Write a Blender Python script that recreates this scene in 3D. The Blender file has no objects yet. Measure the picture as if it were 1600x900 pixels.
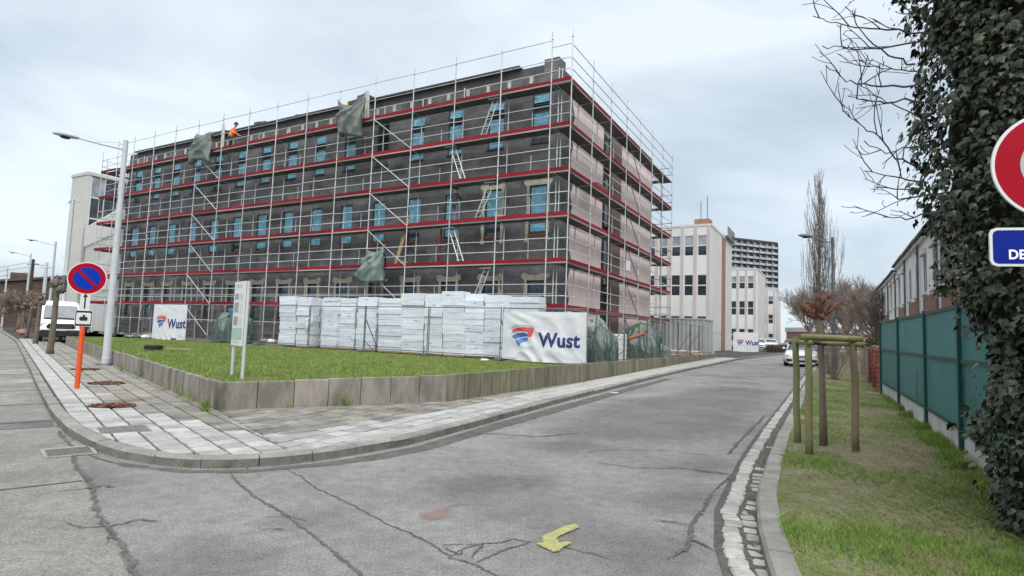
import bpy, bmesh, math, random
import numpy as np
from mathutils import Vector, Matrix, noise

R = math.radians
sc = bpy.context.scene
col = sc.collection
rnd = random.Random(11)
nrs = np.random.RandomState(5)

# ---------------------------------------------------------------- camera
cam_d = bpy.data.cameras.new('camera')
cam = bpy.data.objects.new('camera', cam_d)
col.objects.link(cam)
sc.camera = cam
cam_d.sensor_width = 36.0
cam_d.lens = 36.0 * 896.25 / 1600.0
cam_d.clip_start = 0.05
cam_d.clip_end = 3000
H = 1.6
_M = Matrix(((0.99936741, 0.03556382, 0.0), (-0.00278983, 0.07839621, 0.99691838), (0.03545422, -0.99628773, 0.07844584)))
cx, cy, cz = _M.col[0], -_M.col[1], -_M.col[2]
cam.matrix_world = Matrix(((cx[0], cy[0], cz[0], 0), (cx[1], cy[1], cz[1], 0), (cx[2], cy[2], cz[2], H), (0, 0, 0, 1)))

# ---------------------------------------------------------------- sky, sun, exposure
SUN_EL, SUN_AZ = R(56), R(172)        # soft light from high behind the camera
w = bpy.data.worlds.new('World')
sc.world = w
w.use_nodes = True
nt = w.node_tree
nt.nodes.clear()
wo = nt.nodes.new('ShaderNodeOutputWorld')
bg = nt.nodes.new('ShaderNodeBackground')
sky = nt.nodes.new('ShaderNodeTexSky')
sky.sky_type = 'NISHITA'
sky.sun_disc = False
sky.sun_elevation = SUN_EL
sky.sun_rotation = SUN_AZ
sky.air_density = 1.0
sky.dust_density = 2.0
tc = nt.nodes.new('ShaderNodeTexCoord')
mp = nt.nodes.new('ShaderNodeMapping')
mp.inputs['Scale'].default_value = (1.0, 1.0, 2.6)
mp.inputs['Location'].default_value = (0.35, 0.2, 0.1)
n1 = nt.nodes.new('ShaderNodeTexNoise')
n1.inputs['Scale'].default_value = 2.1
n1.inputs['Detail'].default_value = 5
n1.inputs['Roughness'].default_value = 0.48
n1.inputs['Distortion'].default_value = 0.35
cr = nt.nodes.new('ShaderNodeValToRGB')
cr.color_ramp.elements[0].position = 0.38
cr.color_ramp.elements[0].color = (2.62, 3.06, 3.45, 1)
cr.color_ramp.elements[1].position = 0.62
cr.color_ramp.elements[1].color = (4.15, 4.55, 4.85, 1)
mx = nt.nodes.new('ShaderNodeMix')
mx.data_type = 'RGBA'
mx.inputs[0].default_value = 0.88
nt.links.new(tc.outputs['Generated'], mp.inputs['Vector'])
nt.links.new(mp.outputs[0], n1.inputs['Vector'])
nt.links.new(n1.outputs['Fac'], cr.inputs[0])
nt.links.new(sky.outputs[0], mx.inputs[6])
nt.links.new(cr.outputs[0], mx.inputs[7])
nt.links.new(mx.outputs[2], bg.inputs['Color'])
bg.inputs['Strength'].default_value = 0.08
nt.links.new(bg.outputs[0], wo.inputs[0])

sun_d = bpy.data.lights.new('sun', 'SUN')
sun_d.energy = 1.5
sun_d.angle = R(85)
sun_d.color = (1.0, 0.975, 0.94)
sun = bpy.data.objects.new('sun', sun_d)
col.objects.link(sun)
_d = Vector((math.sin(SUN_AZ) * math.cos(SUN_EL), math.cos(SUN_AZ) * math.cos(SUN_EL), math.sin(SUN_EL)))
sun.rotation_euler = _d.to_track_quat('Z', 'Y').to_euler()
sun.location = _d * 60

sc.view_settings.view_transform = 'Standard'
sc.view_settings.look = 'None'
sc.view_settings.gamma = 1.0
sc.view_settings.exposure = 1.5
sc.view_settings.use_curve_mapping = False
sc.cycles.use_denoising = True
sc.cycles.max_bounces = 6
sc.cycles.transparent_max_bounces = 12

# ---------------------------------------------------------------- helpers
ORD = ['first', 'second', 'third', 'fourth', 'fifth', 'sixth', 'seventh', 'eighth', 'ninth', 'tenth', 'eleventh', 'twelfth',
       'thirteenth', 'fourteenth', 'fifteenth', 'sixteenth', 'seventeenth', 'eighteenth', 'nineteenth', 'twentieth']
TH = R(-29.315)                       # the street grid: local x runs right along the long facade, local y away along the side road
E1 = Vector((-0.87195, 0.4896, 0))
E2 = Vector((0.4896, 0.87194, 0))
C0 = Vector((2.24, 24.2, 0))          # outer corner of the scaffold


def gz(x, y):
    """the side road climbs a little as it goes away"""
    return 0.0075 * min(100, max(0.0, x * .4896 + y * .872 - 10 + min(0, x)))


def tag(o, label=None, cat=None, group=None, kind=None):
    if label: o['label'] = label
    if cat: o['category'] = cat
    if group: o['group'] = group
    if kind: o['kind'] = kind
    return o


def thing(name, label, cat, loc=(0, 0, 0), rz=0.0, group=None):
    o = bpy.data.objects.new(name, None)
    o.empty_display_size = 0.2
    col.objects.link(o)
    o.location = loc
    o.rotation_euler = (0, 0, rz)
    return tag(o, label, cat, group)


def inst(name, me, parent=None, loc=(0, 0, 0), rot=(0, 0, 0), scale=(1, 1, 1)):
    o = bpy.data.objects.new(name, me)
    col.objects.link(o)
    o.location = loc
    o.rotation_euler = rot
    o.scale = scale
    if parent is not None: o.parent = parent
    return o


class MB:
    def __init__(s):
        s.v, s.f, s.m = [], [], []

    def add(s, vs, fs, mi=0):
        b = len(s.v)
        s.v.extend([tuple(p) for p in vs])
        for f in fs:
            s.f.append([b + i for i in f]); s.m.append(mi)
        return s

    def box(s, x0, x1, y0, y1, z0, z1, mi=0):
        return s.add([(x0, y0, z0), (x1, y0, z0), (x1, y1, z0), (x0, y1, z0), (x0, y0, z1), (x1, y0, z1), (x1, y1, z1), (x0, y1, z1)],
                     [(3, 2, 1, 0), (4, 5, 6, 7), (0, 1, 5, 4), (1, 2, 6, 5), (2, 3, 7, 6), (3, 0, 4, 7)], mi)

    def cbox(s, x0, x1, y0, y1, z0, z1, c=.02, mi=0):
        """box with chamfered edges"""
        bm = bmesh.new()
        vs = [bm.verts.new(p) for p in [(x0, y0, z0), (x1, y0, z0), (x1, y1, z0), (x0, y1, z0), (x0, y0, z1), (x1, y0, z1), (x1, y1, z1), (x0, y1, z1)]]
        for f in [(3, 2, 1, 0), (4, 5, 6, 7), (0, 1, 5, 4), (1, 2, 6, 5), (2, 3, 7, 6), (3, 0, 4, 7)]: bm.faces.new([vs[i] for i in f])
        bmesh.ops.bevel(bm, geom=bm.edges[:], offset=c, segments=1, affect='EDGES', profile=.5)
        bm.verts.index_update()
        s.add([v.co for v in bm.verts], [[v.index for v in f.verts] for f in bm.faces], mi)
        bm.free()
        return s

    def tube(s, p0, p1, r0, r1=None, n=6, cap=True, mi=0):
        return s.path([p0, p1], [r0, r0 if r1 is None else r1], n, cap, mi)

    def path(s, pts, rs, n=6, cap=True, mi=0):
        pts = [Vector(p) for p in pts]
        if not isinstance(rs, (list, tuple)): rs = [rs] * len(pts)
        b = len(s.v)
        up = None
        for i, p in enumerate(pts):
            t = (pts[min(i + 1, len(pts) - 1)] - pts[max(i - 1, 0)])
            if t.length < 1e-9: t = Vector((0, 0, 1))
            t.normalize()
            if up is None:
                up = Vector((1, 0, 0)) if abs(t.z) > .8 else Vector((0, 0, 1))
            a = (up - t * up.dot(t))
            if a.length < 1e-6: a = t.orthogonal()
            a.normalize(); up = a
            c = t.cross(a)
            for k in range(n):
                th = 2 * math.pi * k / n
                q = p + (a * math.cos(th) + c * math.sin(th)) * rs[i]
                s.v.append(q[:])
        for i in range(len(pts) - 1):
            for k in range(n):
                k2 = (k + 1) % n
                s.f.append([b + i * n + k, b + i * n + k2, b + (i + 1) * n + k2, b + (i + 1) * n + k]); s.m.append(mi)
        if cap:
            s.f.append([b + k for k in reversed(range(n))]); s.m.append(mi)
            e = b + (len(pts) - 1) * n
            s.f.append([e + k for k in range(n)]); s.m.append(mi)
        return s

    def plate(s, poly, o, U, V, th, mi=0):
        """polygon (u, v) in the plane o, U, V thickened by th along U x V; the front is at +th"""
        o, U, V = Vector(o), Vector(U), Vector(V)
        N = U.cross(V).normalized()
        n = len(poly)
        a = [o + U * p[0] + V * p[1] for p in poly]
        fr = [p + N * th for p in a]
        fs = [list(range(n, 2 * n)), list(reversed(range(n)))]
        for i in range(n):
            j = (i + 1) % n
            fs.append([i, j, n + j, n + i])
        return s.add(a + fr, fs, mi)

    def prism(s, poly, z0, z1, mi=0):
        return s.plate(poly, (0, 0, z0), (1, 0, 0), (0, 1, 0), z1 - z0, mi)

    def lathe(s, prof, n=16, o=(0, 0, 0), axis='z', mi=0):
        b = len(s.v)
        for r, h in prof:
            for k in range(n):
                t = 2 * math.pi * k / n
                p = (r * math.cos(t), r * math.sin(t), h)
                if axis == 'x': p = (h, p[0], p[1])
                if axis == 'y': p = (p[0], h, p[1])
                s.v.append((o[0] + p[0], o[1] + p[1], o[2] + p[2]))
        for i in range(len(prof) - 1):
            for k in range(n):
                k2 = (k + 1) % n
                s.f.append([b + i * n + k, b + i * n + k2, b + (i + 1) * n + k2, b + (i + 1) * n + k]); s.m.append(mi)
        s.f.append([b + k for k in reversed(range(n))]); s.m.append(mi)
        e = b + (len(prof) - 1) * n
        s.f.append([e + k for k in range(n)]); s.m.append(mi)
        return s

    def me(s, name, mats, smooth=False):
        me = bpy.data.meshes.new(name)
        me.from_pydata(s.v, [], s.f)
        if not isinstance(mats, (list, tuple)): mats = [mats]
        for m in mats: me.materials.append(m)
        if len(mats) > 1: me.polygons.foreach_set('material_index', s.m)
        if smooth: me.polygons.foreach_set('use_smooth', [True] * len(s.f))
        me.update()
        return me

    def build(s, name, mats, parent=None, loc=(0, 0, 0), rot=(0, 0, 0), smooth=False):
        return inst(name, s.me(name, mats, smooth), parent, loc, rot)


def npmesh(name, V, F, mat, k):
    """fast mesh: V (n,3), F (m,k)"""
    me = bpy.data.meshes.new(name)
    V = np.asarray(V, dtype=np.float32); F = np.asarray(F, dtype=np.int32)
    me.vertices.add(len(V)); me.vertices.foreach_set('co', V.ravel())
    me.loops.add(F.size); me.loops.foreach_set('vertex_index', F.ravel())
    me.polygons.add(len(F)); me.polygons.foreach_set('loop_start', np.arange(0, F.size, k, dtype=np.int32))
    me.polygons.foreach_set('loop_total', np.full(len(F), k, dtype=np.int32))
    for m in (mat if isinstance(mat, (list, tuple)) else [mat]): me.materials.append(m)
    me.update(calc_edges=True)
    return me


def smoothstep(a, b, x):
    t = max(0, min(1, (x - a) / (b - a)))
    return t * t * (3 - 2 * t)


# ---------------------------------------------------------------- materials
MAT = {}


def mat(name, c1, c2=None, scale=4.0, rough=.8, bump=0.0, bscale=None, metal=0.0, rand=0.0, stretch=(1, 1, 1), detail=6, lo=.35, hi=.65,
        c3=None, s3=.6, spec=.4, grain=0.0, gscale=120.0, local=False, trans=0.0, emit=None, bdist=.02, alpha=None, l3=.5, h3=.7, soft=None, softw=.14, amax=1.0, mid=0.0, mscale=9.0):
    m = bpy.data.materials.new(name)
    m.use_nodes = True
    t = m.node_tree
    L = t.links.new
    p = t.nodes['Principled BSDF']
    p.inputs['Roughness'].default_value = rough
    p.inputs['Metallic'].default_value = metal
    p.inputs['Specular IOR Level'].default_value = spec
    if trans: p.inputs['Transmission Weight'].default_value = trans
    if alpha is not None: p.inputs['Alpha'].default_value = alpha
    c1 = tuple(c1) + (1,)
    p.inputs['Base Color'].default_value = c1
    if local:
        g = t.nodes.new('ShaderNodeTexCoord'); src = g.outputs['Object']
    else:
        g = t.nodes.new('ShaderNodeNewGeometry'); src = g.outputs['Position']
    mpn = t.nodes.new('ShaderNodeMapping')
    mpn.inputs['Scale'].default_value = stretch
    L(src, mpn.inputs['Vector'])
    out = None

    def noise_n(sc_, det=detail, rgh=.6):
        n = t.nodes.new('ShaderNodeTexNoise')
        n.inputs['Scale'].default_value = sc_
        n.inputs['Detail'].default_value = det
        n.inputs['Roughness'].default_value = rgh
        L(mpn.outputs[0], n.inputs['Vector'])
        return n

    def ramp(fac, lo_, hi_):
        r = t.nodes.new('ShaderNodeMapRange')
        r.inputs['From Min'].default_value = lo_; r.inputs['From Max'].default_value = hi_
        r.interpolation_type = 'SMOOTHSTEP'
        L(fac, r.inputs['Value'])
        return r.outputs['Result']

    def mixc(fac, a, b, mode='MIX'):
        x = t.nodes.new('ShaderNodeMix'); x.data_type = 'RGBA'; x.blend_type = mode
        if isinstance(fac, (int, float)): x.inputs[0].default_value = fac
        else: L(fac, x.inputs[0])
        for i, q in ((6, a), (7, b)):
            if isinstance(q, tuple): x.inputs[i].default_value = q
            else: L(q, x.inputs[i])
        return x.outputs[2]

    out = c1
    if c2 is not None:
        out = mixc(ramp(noise_n(scale).outputs['Fac'], lo, hi), c1, tuple(c2) + (1,))
    if c3 is not None:
        out = mixc(ramp(noise_n(s3, 5).outputs['Fac'], l3, h3), out, tuple(c3) + (1,))
    if grain:
        gn = noise_n(gscale, 3, .7)
        v = t.nodes.new('ShaderNodeMapRange')
        v.inputs['From Min'].default_value = .25; v.inputs['From Max'].default_value = .75
        v.inputs['To Min'].default_value = 1 - grain; v.inputs['To Max'].default_value = 1 + grain
        L(gn.outputs['Fac'], v.inputs['Value'])
        cc = t.nodes.new('ShaderNodeCombineColor')
        for i in range(3): L(v.outputs[0], cc.inputs[i])
        out = mixc(1.0, out, cc.outputs[0], 'MULTIPLY')
    if mid:
        gn = noise_n(mscale, 6, .7)
        v = t.nodes.new('ShaderNodeMapRange')
        v.inputs['From Min'].default_value = .3; v.inputs['From Max'].default_value = .7
        v.inputs['To Min'].default_value = 1 - mid; v.inputs['To Max'].default_value = 1 + mid
        L(gn.outputs['Fac'], v.inputs['Value'])
        cc = t.nodes.new('ShaderNodeCombineColor')
        for i in range(3): L(v.outputs[0], cc.inputs[i])
        out = mixc(1.0, out, cc.outputs[0], 'MULTIPLY')
    if soft:                                   # ragged worn edge: 'fade' runs from 0 at the outline to 1 inside
        at = t.nodes.new('ShaderNodeAttribute'); at.attribute_name = 'fade'
        sn = noise_n(soft, 5, .75)
        ma = t.nodes.new('ShaderNodeMath'); ma.operation = 'SUBTRACT'
        L(at.outputs['Fac'], ma.inputs[0]); L(sn.outputs['Fac'], ma.inputs[1])
        mm = t.nodes.new('ShaderNodeMath'); mm.operation = 'MULTIPLY'; mm.inputs[1].default_value = amax
        L(ramp(ma.outputs[0], .02 - softw, .02 + softw), mm.inputs[0]); L(mm.outputs[0], p.inputs['Alpha'])
    if rand:
        oi = t.nodes.new('ShaderNodeObjectInfo')
        v = t.nodes.new('ShaderNodeMapRange')
        v.inputs['To Min'].default_value = 1 - rand; v.inputs['To Max'].default_value = 1 + rand
        L(oi.outputs['Random'], v.inputs['Value'])
        cc = t.nodes.new('ShaderNodeCombineColor')
        for i in range(3): L(v.outputs[0], cc.inputs[i])
        out = mixc(1.0, out, cc.outputs[0], 'MULTIPLY')
    if not isinstance(out, tuple): L(out, p.inputs['Base Color'])
    if bump:
        b = t.nodes.new('ShaderNodeBump')
        b.inputs['Strength'].default_value = bump
        b.inputs['Distance'].default_value = bdist
        L(noise_n(bscale or scale * 4, 5, .65).outputs['Fac'], b.inputs['Height'])
        L(b.outputs[0], p.inputs['Normal'])
    if emit:
        p.inputs['Emission Color'].default_value = tuple(emit) + (1,)
    MAT[name] = m
    return m


mat('asphalt', (.185, .182, .175), (.235, .232, .221), .8, .93, .9, 45, c3=(.145, .142, .137), s3=.3, grain=.6, gscale=55, bdist=.015, l3=.46, h3=.66, mid=.22, mscale=7)
mat('old_concrete', (.24, .23, .207), (.175, .167, .15), 1.1, .93, .9, 45, mid=.2, mscale=8, c3=(.31, .305, .28), s3=.45, grain=.55, gscale=55, bdist=.015)
mat('patch', (.135, .132, .127), (.165, .163, .156), 2, .95, .5, 45, grain=.5, gscale=55, soft=3.0, softw=.5, amax=.3)
mat('crack', (.075, .071, .065), (.115, .11, .1), 9, .95, soft=34, softw=.22)
mat('bed', (.06, .057, .05), (.1, .094, .082), 9, .95, grain=.4, gscale=50)
mat('expansion', (.06, .057, .052), (.1, .095, .085), 9, .95)
mat('gutter_dirt', (.085, .08, .072), (.13, .125, .113), 5, .95, grain=.4, gscale=60, soft=9, softw=.3, amax=.85)
mat('repair', (.1, .098, .094), (.15, .147, .14), 2, .95, .5, 45, grain=.4, gscale=55)
mat('kerb_face', (.115, .11, .1), (.16, .155, .14), 4, .95, .3, 40, grain=.3, gscale=50, c3=(.075, .075, .06), s3=2.5, l3=.5, h3=.7)  # kerb fronts darkened: contact shade and dirt both painted into the colour
mat('ground', (.12, .115, .09), (.16, .15, .12), .5, .95, grain=.2, gscale=20)
mat('joint', (.035, .033, .028), (.06, .056, .047), 3, .95, grain=.3, gscale=60)
mat('slab_light', (.365, .365, .352), (.285, .283, .268), 3, .85, .2, 40, rand=.19, mid=.14, mscale=7, grain=.12, gscale=60, c3=(.26, .256, .236), s3=1.1, l3=.55, h3=.75)
mat('slab_dark', (.17, .16, .138), (.235, .222, .197), 2.2, .9, .25, 40, rand=.24, mid=.18, mscale=6, grain=.16, gscale=50, c3=(.14, .135, .11), s3=.9, l3=.52, h3=.7)
mat('kerb', (.27, .262, .24), (.2, .195, .175), 3, .9, .3, 40, rand=.14, grain=.2, gscale=60, c3=(.12, .12, .1), s3=1.6, l3=.55, h3=.72)
mat('cobble', (.36, .35, .33), (.27, .262, .245), 12, .75, .35, 40, rand=.22, grain=.15, gscale=60)
mat('wall_slab', (.27, .24, .215), (.165, .15, .125), 2.6, .9, .25, 30, rand=.12, grain=.14, gscale=40, stretch=(1.6, 1.6, .5), c3=(.09, .088, .06), s3=1.1, l3=.52, h3=.72)
mat('wall_slab_mossy', (.2, .182, .135), (.12, .118, .068), 3.2, .9, .25, 30, rand=.16, grain=.16, gscale=40, stretch=(2.2, 2.2, .35), c3=(.1, .105, .05), s3=1.3, l3=.5, h3=.7)
mat('lawn', (.075, .1, .025), (.11, .125, .04), 1.6, .95, c3=(.13, .11, .05), s3=.7, l3=.58, h3=.72, grain=.3, gscale=40)
mat('blade', (.115, .195, .026), (.205, .275, .055), 2.2, .7, mid=.35, mscale=5, c3=(.27, .25, .1), s3=.9, l3=.56, h3=.74, grain=.25, gscale=9, spec=.25)
mat('verge', (.145, .12, .078), (.2, .175, .12), 3, .95, mid=.35, mscale=14, c3=(.11, .13, .045), s3=.8, l3=.45, h3=.6, grain=.35, gscale=50, bump=.4, bscale=30)
mat('verge_blade', (.105, .195, .025), (.18, .265, .05), 2.5, .7, mid=.3, mscale=9, c3=(.27, .23, .12), s3=1.1, l3=.55, h3=.72, grain=.3, gscale=14, spec=.25)
mat('straw', (.34, .29, .19), (.22, .18, .115), 6, .85, grain=.2, gscale=20)
mat('dirt', (.13, .105, .08), (.19, .16, .125), 1.2, .95, bump=.5, bscale=12, grain=.3, gscale=30)
mat('leaf_litter', (.2, .1, .06), (.12, .06, .04), 14, .95, bump=.8, bscale=40, grain=.3, gscale=40)
mat('dark_render', (.098, .098, .1), (.132, .131, .132), 1.3, .85, .2, 30, mid=.18, mscale=3, grain=.2, gscale=24, c3=(.075, .075, .078), s3=.45, l3=.5, h3=.6, stretch=(1, 1, 1.8))
mat('dark_board', (.06, .059, .058), (.085, .083, .081), 2, .8, grain=.15, gscale=30)
mat('pink_board', (.74, .63, .6), (.68, .57, .54), 1.1, .85, grain=.05, gscale=30, c3=(.62, .515, .485), s3=.3, l3=.45, h3=.7, stretch=(1, 1, .4))
mat('brown_render', (.19, .13, .11), (.15, .105, .09), 1.2, .85, grain=.1, gscale=20, stretch=(1, 1, .3))
mat('plaster', (.43, .395, .315), (.33, .305, .245), 5, .85, .3, 30, grain=.12, gscale=30)
mat('cream_block', (.5, .46, .4), (.42, .385, .335), 3, .85)
mat('frame_dark', (.035, .04, .045), rough=.45)
mat('frame_white', (.55, .55, .545), rough=.4)
mat('glass_dark', (.018, .022, .026), (.035, .045, .055), 1.2, .08, spec=.6)
mat('glass_teal', (.02, .035, .042), (.035, .085, .11), 2.5, .1, spec=.6, lo=.45, hi=.6)
mat('glass_bright', (.16, .18, .2), (.3, .33, .36), .8, .08, spec=.9)  # paler panes: reflected sky painted into the glass colour
mat('film_blue', (.17, .40, .51), (.1, .29, .41), 3.3, .28, .6, 7, mid=.15, mscale=6, c3=(.3, .52, .62), s3=3.5, l3=.55, h3=.7, bdist=.05)
mat('sill_red', (.26, .09, .06), (.19, .07, .05), 4, .8)
mat('galv', (.56, .57, .575), (.44, .45, .455), 2.2, .45, metal=.15, rand=.14)
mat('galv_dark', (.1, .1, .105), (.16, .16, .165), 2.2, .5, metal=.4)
mat('scaf_red', (.23, .012, .022), (.185, .012, .02), 1.1, .7, spec=.15, rand=.24, mid=.15, mscale=6, c3=(.13, .018, .022), s3=2.2, l3=.58, h3=.75)
mat('deck', (.12, .108, .1), (.085, .078, .075), 3, .85, rand=.15)
mat('deck_edge', (.27, .265, .26), (.2, .2, .195), .5, .55, metal=.2, rand=.5)
mat('pale_lath', (.5, .49, .46), (.42, .41, .38), 3, .7)
mat('alu', (.72, .73, .74), rough=.35, metal=.5)
mat('tarp', (.045, .075, .063), (.075, .11, .095), 1.6, .3, .3, 7, bdist=.05, spec=.6)
mat('tarp_light', (.17, .225, .205), (.12, .165, .15), 1.6, .4, .25, 9, bdist=.04)
mat('tarp_grey', (.1, .12, .105), (.135, .155, .137), 1.6, .42, .2, 9, bdist=.04)
mat('orange_strap', (.5, .13, .07), rough=.6)
mat('wood', (.37, .27, .15), (.28, .2, .11), 5, .8, stretch=(4, 4, .6))
mat('eps', (.65, .69, .73), (.56, .605, .655), 2.4, .38, .5, 7, rand=.11, c3=(.47, .515, .57), s3=3.2, l3=.52, h3=.7, stretch=(.6, .6, 4.5), bdist=.03)
mat('eps_print', (.33, .38, .46), rough=.6)
mat('eps_white', (.66, .66, .67), rough=.7)
mat('banner', (.58, .585, .61), (.53, .54, .56), 2, .5)
mat('logo_red', (.5, .04, .055), (.56, .09, .1), 3, .5)
mat('logo_grey', (.3, .36, .36), rough=.5)
mat('logo_navy', (.035, .075, .26), (.05, .1, .3), 2, .5)
mat('logo_blue', (.045, .13, .42), (.07, .18, .48), 2, .5)
mat('logo_text', (.02, .03, .14), rough=.5)
mat('white_paint', (.78, .78, .77), rough=.45)
mat('sign_red', (.34, .0, .012), (.3, .0, .01), 3, .55, spec=.12)
mat('sign_blue', (.0, .028, .33), rough=.5, spec=.12)
mat('sign_plate_blue', (.0, .012, .2), rough=.5, spec=.12)
mat('sign_white', (.58, .59, .58), rough=.4)
mat('sign_grey', (.36, .375, .375), (.33, .345, .345), 4, .4)
mat('black', (.012, .012, .013), rough=.5)
mat('orange_post', (.7, .085, .012), (.6, .07, .012), 6, .45)
mat('lamp_paint', (.46, .49, .51), (.40, .43, .45), 2, .5)
mat('print_green', (.30, .42, .37), rough=.5)
mat('print_grey', (.16, .18, .19), (.3, .32, .33), 30, .5)
mat('print_text', (.42, .44, .45), rough=.5)
mat('fence_green', (.02, .135, .138), (.028, .175, .172), 1.1, .5, rand=.05, grain=.1, gscale=14, c3=(.009, .065, .067), s3=3.2, l3=.56, h3=.68, stretch=(1, 1, .25))
mat('fence_green_upper', (.026, .16, .158), (.036, .2, .195), .9, .5, rand=.05, grain=.08, gscale=10)
mat('fence_post', (.006, .05, .042), rough=.5)
mat('fence_base', (.56, .56, .55), (.46, .46, .44), 2, .85, grain=.1, gscale=30, c3=(.34, .34, .3), s3=1.3, l3=.55, h3=.75)
mat('brick', (.21, .07, .045), (.145, .05, .035), 8, .9, rand=.22, grain=.15, gscale=40)
mat('mortar', (.3, .25, .21), rough=.95)
mat('white_brick', (.82, .82, .81), (.74, .74, .73), 1.2, .85, grain=.08, gscale=25)
mat('tan_brick', (.3, .16, .11), (.23, .125, .09), 3, .9, grain=.15, gscale=25)
mat('roof_tile', (.07, .06, .058), (.1, .088, .082), 3, .85, stretch=(1, 1, 3))
mat('dark_brick', (.075, .05, .042), (.11, .072, .06), 1.6, .9, grain=.2, gscale=14)
mat('block_white', (.6, .595, .585), (.54, .535, .525), .35, .8, grain=.04, gscale=20)
mat('block_pier', (.46, .40, .39), (.41, .36, .35), .6, .8)
mat('block_side', (.54, .525, .515), (.49, .475, .465), .3, .8)
mat('cream_wall', (.47, .465, .44), (.42, .415, .39), .3, .85)
mat('fin', (.58, .58, .57), rough=.7)
mat('apt_dark', (.06, .06, .066), (.085, .085, .09), .3, .7)
mat('apt_rail', (.40, .41, .43), (.3, .31, .33), .2, .6)
mat('container', (.34, .365, .36), (.29, .31, .305), .8, .6, c3=(.4, .42, .41), s3=.4)
mat('bark', (.24, .19, .15), (.16, .125, .098), 9, .95, .6, 20, stretch=(1, 1, .35))
mat('bark_pollard', (.15, .125, .1), (.095, .078, .062), 9, .95, .6, 20, stretch=(1, 1, .4))
mat('bark_green', (.15, .15, .085), (.1, .1, .05), 8, .9, .4, 20, c3=(.2, .175, .12), s3=2, stretch=(1, 1, .3))
mat('stake', (.17, .165, .07), (.24, .215, .11), 6, .85, .4, 20, stretch=(1, 1, .25), c3=(.105, .12, .04), s3=1.5)
mat('stake_brown', (.23, .18, .11), (.16, .125, .075), 6, .85, .4, 20, stretch=(1, 1, .25))
mat('pollard_red', (.16, .072, .043), (.1, .05, .033), 14, .9, .4, 30)
mat('twig', (.15, .128, .112), (.19, .165, .145), 2, .9)
mat('twig_brown', (.2, .16, .135), (.15, .12, .1), .6, .9)
mat('twig_dark', (.045, .038, .034), rough=.9)
mat('ivy', (.023, .034, .016), (.045, .057, .027), 9, .36, rand=.0, c3=(.09, .094, .056), s3=16, l3=.54, h3=.72, spec=.5, grain=.4, gscale=22)
mat('ivy_piece', (.025, .037, .018), (.048, .06, .029), 3.5, .4, rand=.6, spec=.5, grain=.2, gscale=11)
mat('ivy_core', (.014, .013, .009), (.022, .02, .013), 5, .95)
mat('car_white', (.72, .74, .76), rough=.22, spec=.6)
mat('van_white', (.76, .77, .78), rough=.3, spec=.5)
mat('car_dark', (.025, .028, .034), rough=.25, spec=.6)
mat('car_grey', (.25, .26, .27), rough=.3, spec=.6)
mat('car_black', (.014, .014, .015), rough=.55)
mat('tyre', (.018, .018, .018), rough=.9)
mat('rim', (.42, .43, .44), rough=.35, metal=.7)
mat('car_glass', (.02, .025, .03), (.05, .06, .07), 1.5, .06, spec=.8)
mat('car_glass_light', (.07, .09, .1), (.13, .16, .17), 1.2, .1, spec=.8)
mat('lamp_glass', (.5, .52, .54), rough=.1, spec=.8)
mat('yellow_paint', (.38, .375, .15), (.31, .305, .14), 12, .9, grain=.45, gscale=55, spec=.2, soft=30, softw=.22, amax=.92)
mat('pink_paint', (.33, .19, .17), (.27, .185, .17), 5, .9, grain=.4, gscale=55, soft=12, softw=.4, amax=.5)
mat('skin', (.42, .25, .18), rough=.6)
mat('hivis', (.9, .2, .03), rough=.8)
mat('work_dark', (.03, .03, .035), (.05, .05, .055), 6, .9)
mat('work_grey', (.1, .1, .12), (.14, .14, .16), 6, .9)
mat('helmet', (.75, .45, .05), rough=.4)
mat('metal_cover', (.12, .115, .1), (.17, .16, .14), 12, .7, .4, 40)
mat('rubble', (.3, .28, .25), (.2, .18, .16), 4, .95, .5, 12)
mat('wire', (.1, .1, .1), rough=.6)
mat('fence_wire', (.17, .18, .185), rough=.5, metal=.4)
mat('fence_tube', (.09, .1, .11), (.16, .17, .18), 3, .5, metal=.3)
mat('hedge', (.045, .055, .022), (.075, .075, .035), 4, .9)
mat('hedge_brown', (.1, .08, .05), (.14, .11, .07), 4, .9)


# dark insulation boards: staggered boards of slightly different grey
def board_material():
    m = MAT['dark_render']; t = m.node_tree; L = t.links.new; p = t.nodes['Principled BSDF']
    old = p.inputs['Base Color'].links[0].from_socket
    tcn = t.nodes.new('ShaderNodeTexCoord'); sp = t.nodes.new('ShaderNodeSeparateXYZ'); cb = t.nodes.new('ShaderNodeCombineXYZ')
    L(tcn.outputs['Object'], sp.inputs[0]); ad = t.nodes.new('ShaderNodeMath'); ad.operation = 'ADD'; L(sp.outputs[0], ad.inputs[0]); L(sp.outputs[1], ad.inputs[1]); L(ad.outputs[0], cb.inputs[0]); L(sp.outputs[2], cb.inputs[1])
    br = t.nodes.new('ShaderNodeTexBrick'); L(cb.outputs[0], br.inputs['Vector'])
    br.inputs['Scale'].default_value = 1.0; br.inputs['Brick Width'].default_value = 1.2; br.inputs['Row Height'].default_value = .6; br.inputs['Mortar Size'].default_value = .012; br.inputs['Mortar Smooth'].default_value = .4
    br.inputs['Color1'].default_value = (1.22, 1.22, 1.23, 1); br.inputs['Color2'].default_value = (.78, .78, .79, 1); br.inputs['Mortar'].default_value = (.68, .68, .68, 1)
    x = t.nodes.new('ShaderNodeMix'); x.data_type = 'RGBA'; x.blend_type = 'MULTIPLY'; x.inputs[0].default_value = 1
    L(old, x.inputs[6]); L(br.outputs['Color'], x.inputs[7]); L(x.outputs[2], p.inputs['Base Color'])


board_material()

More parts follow.
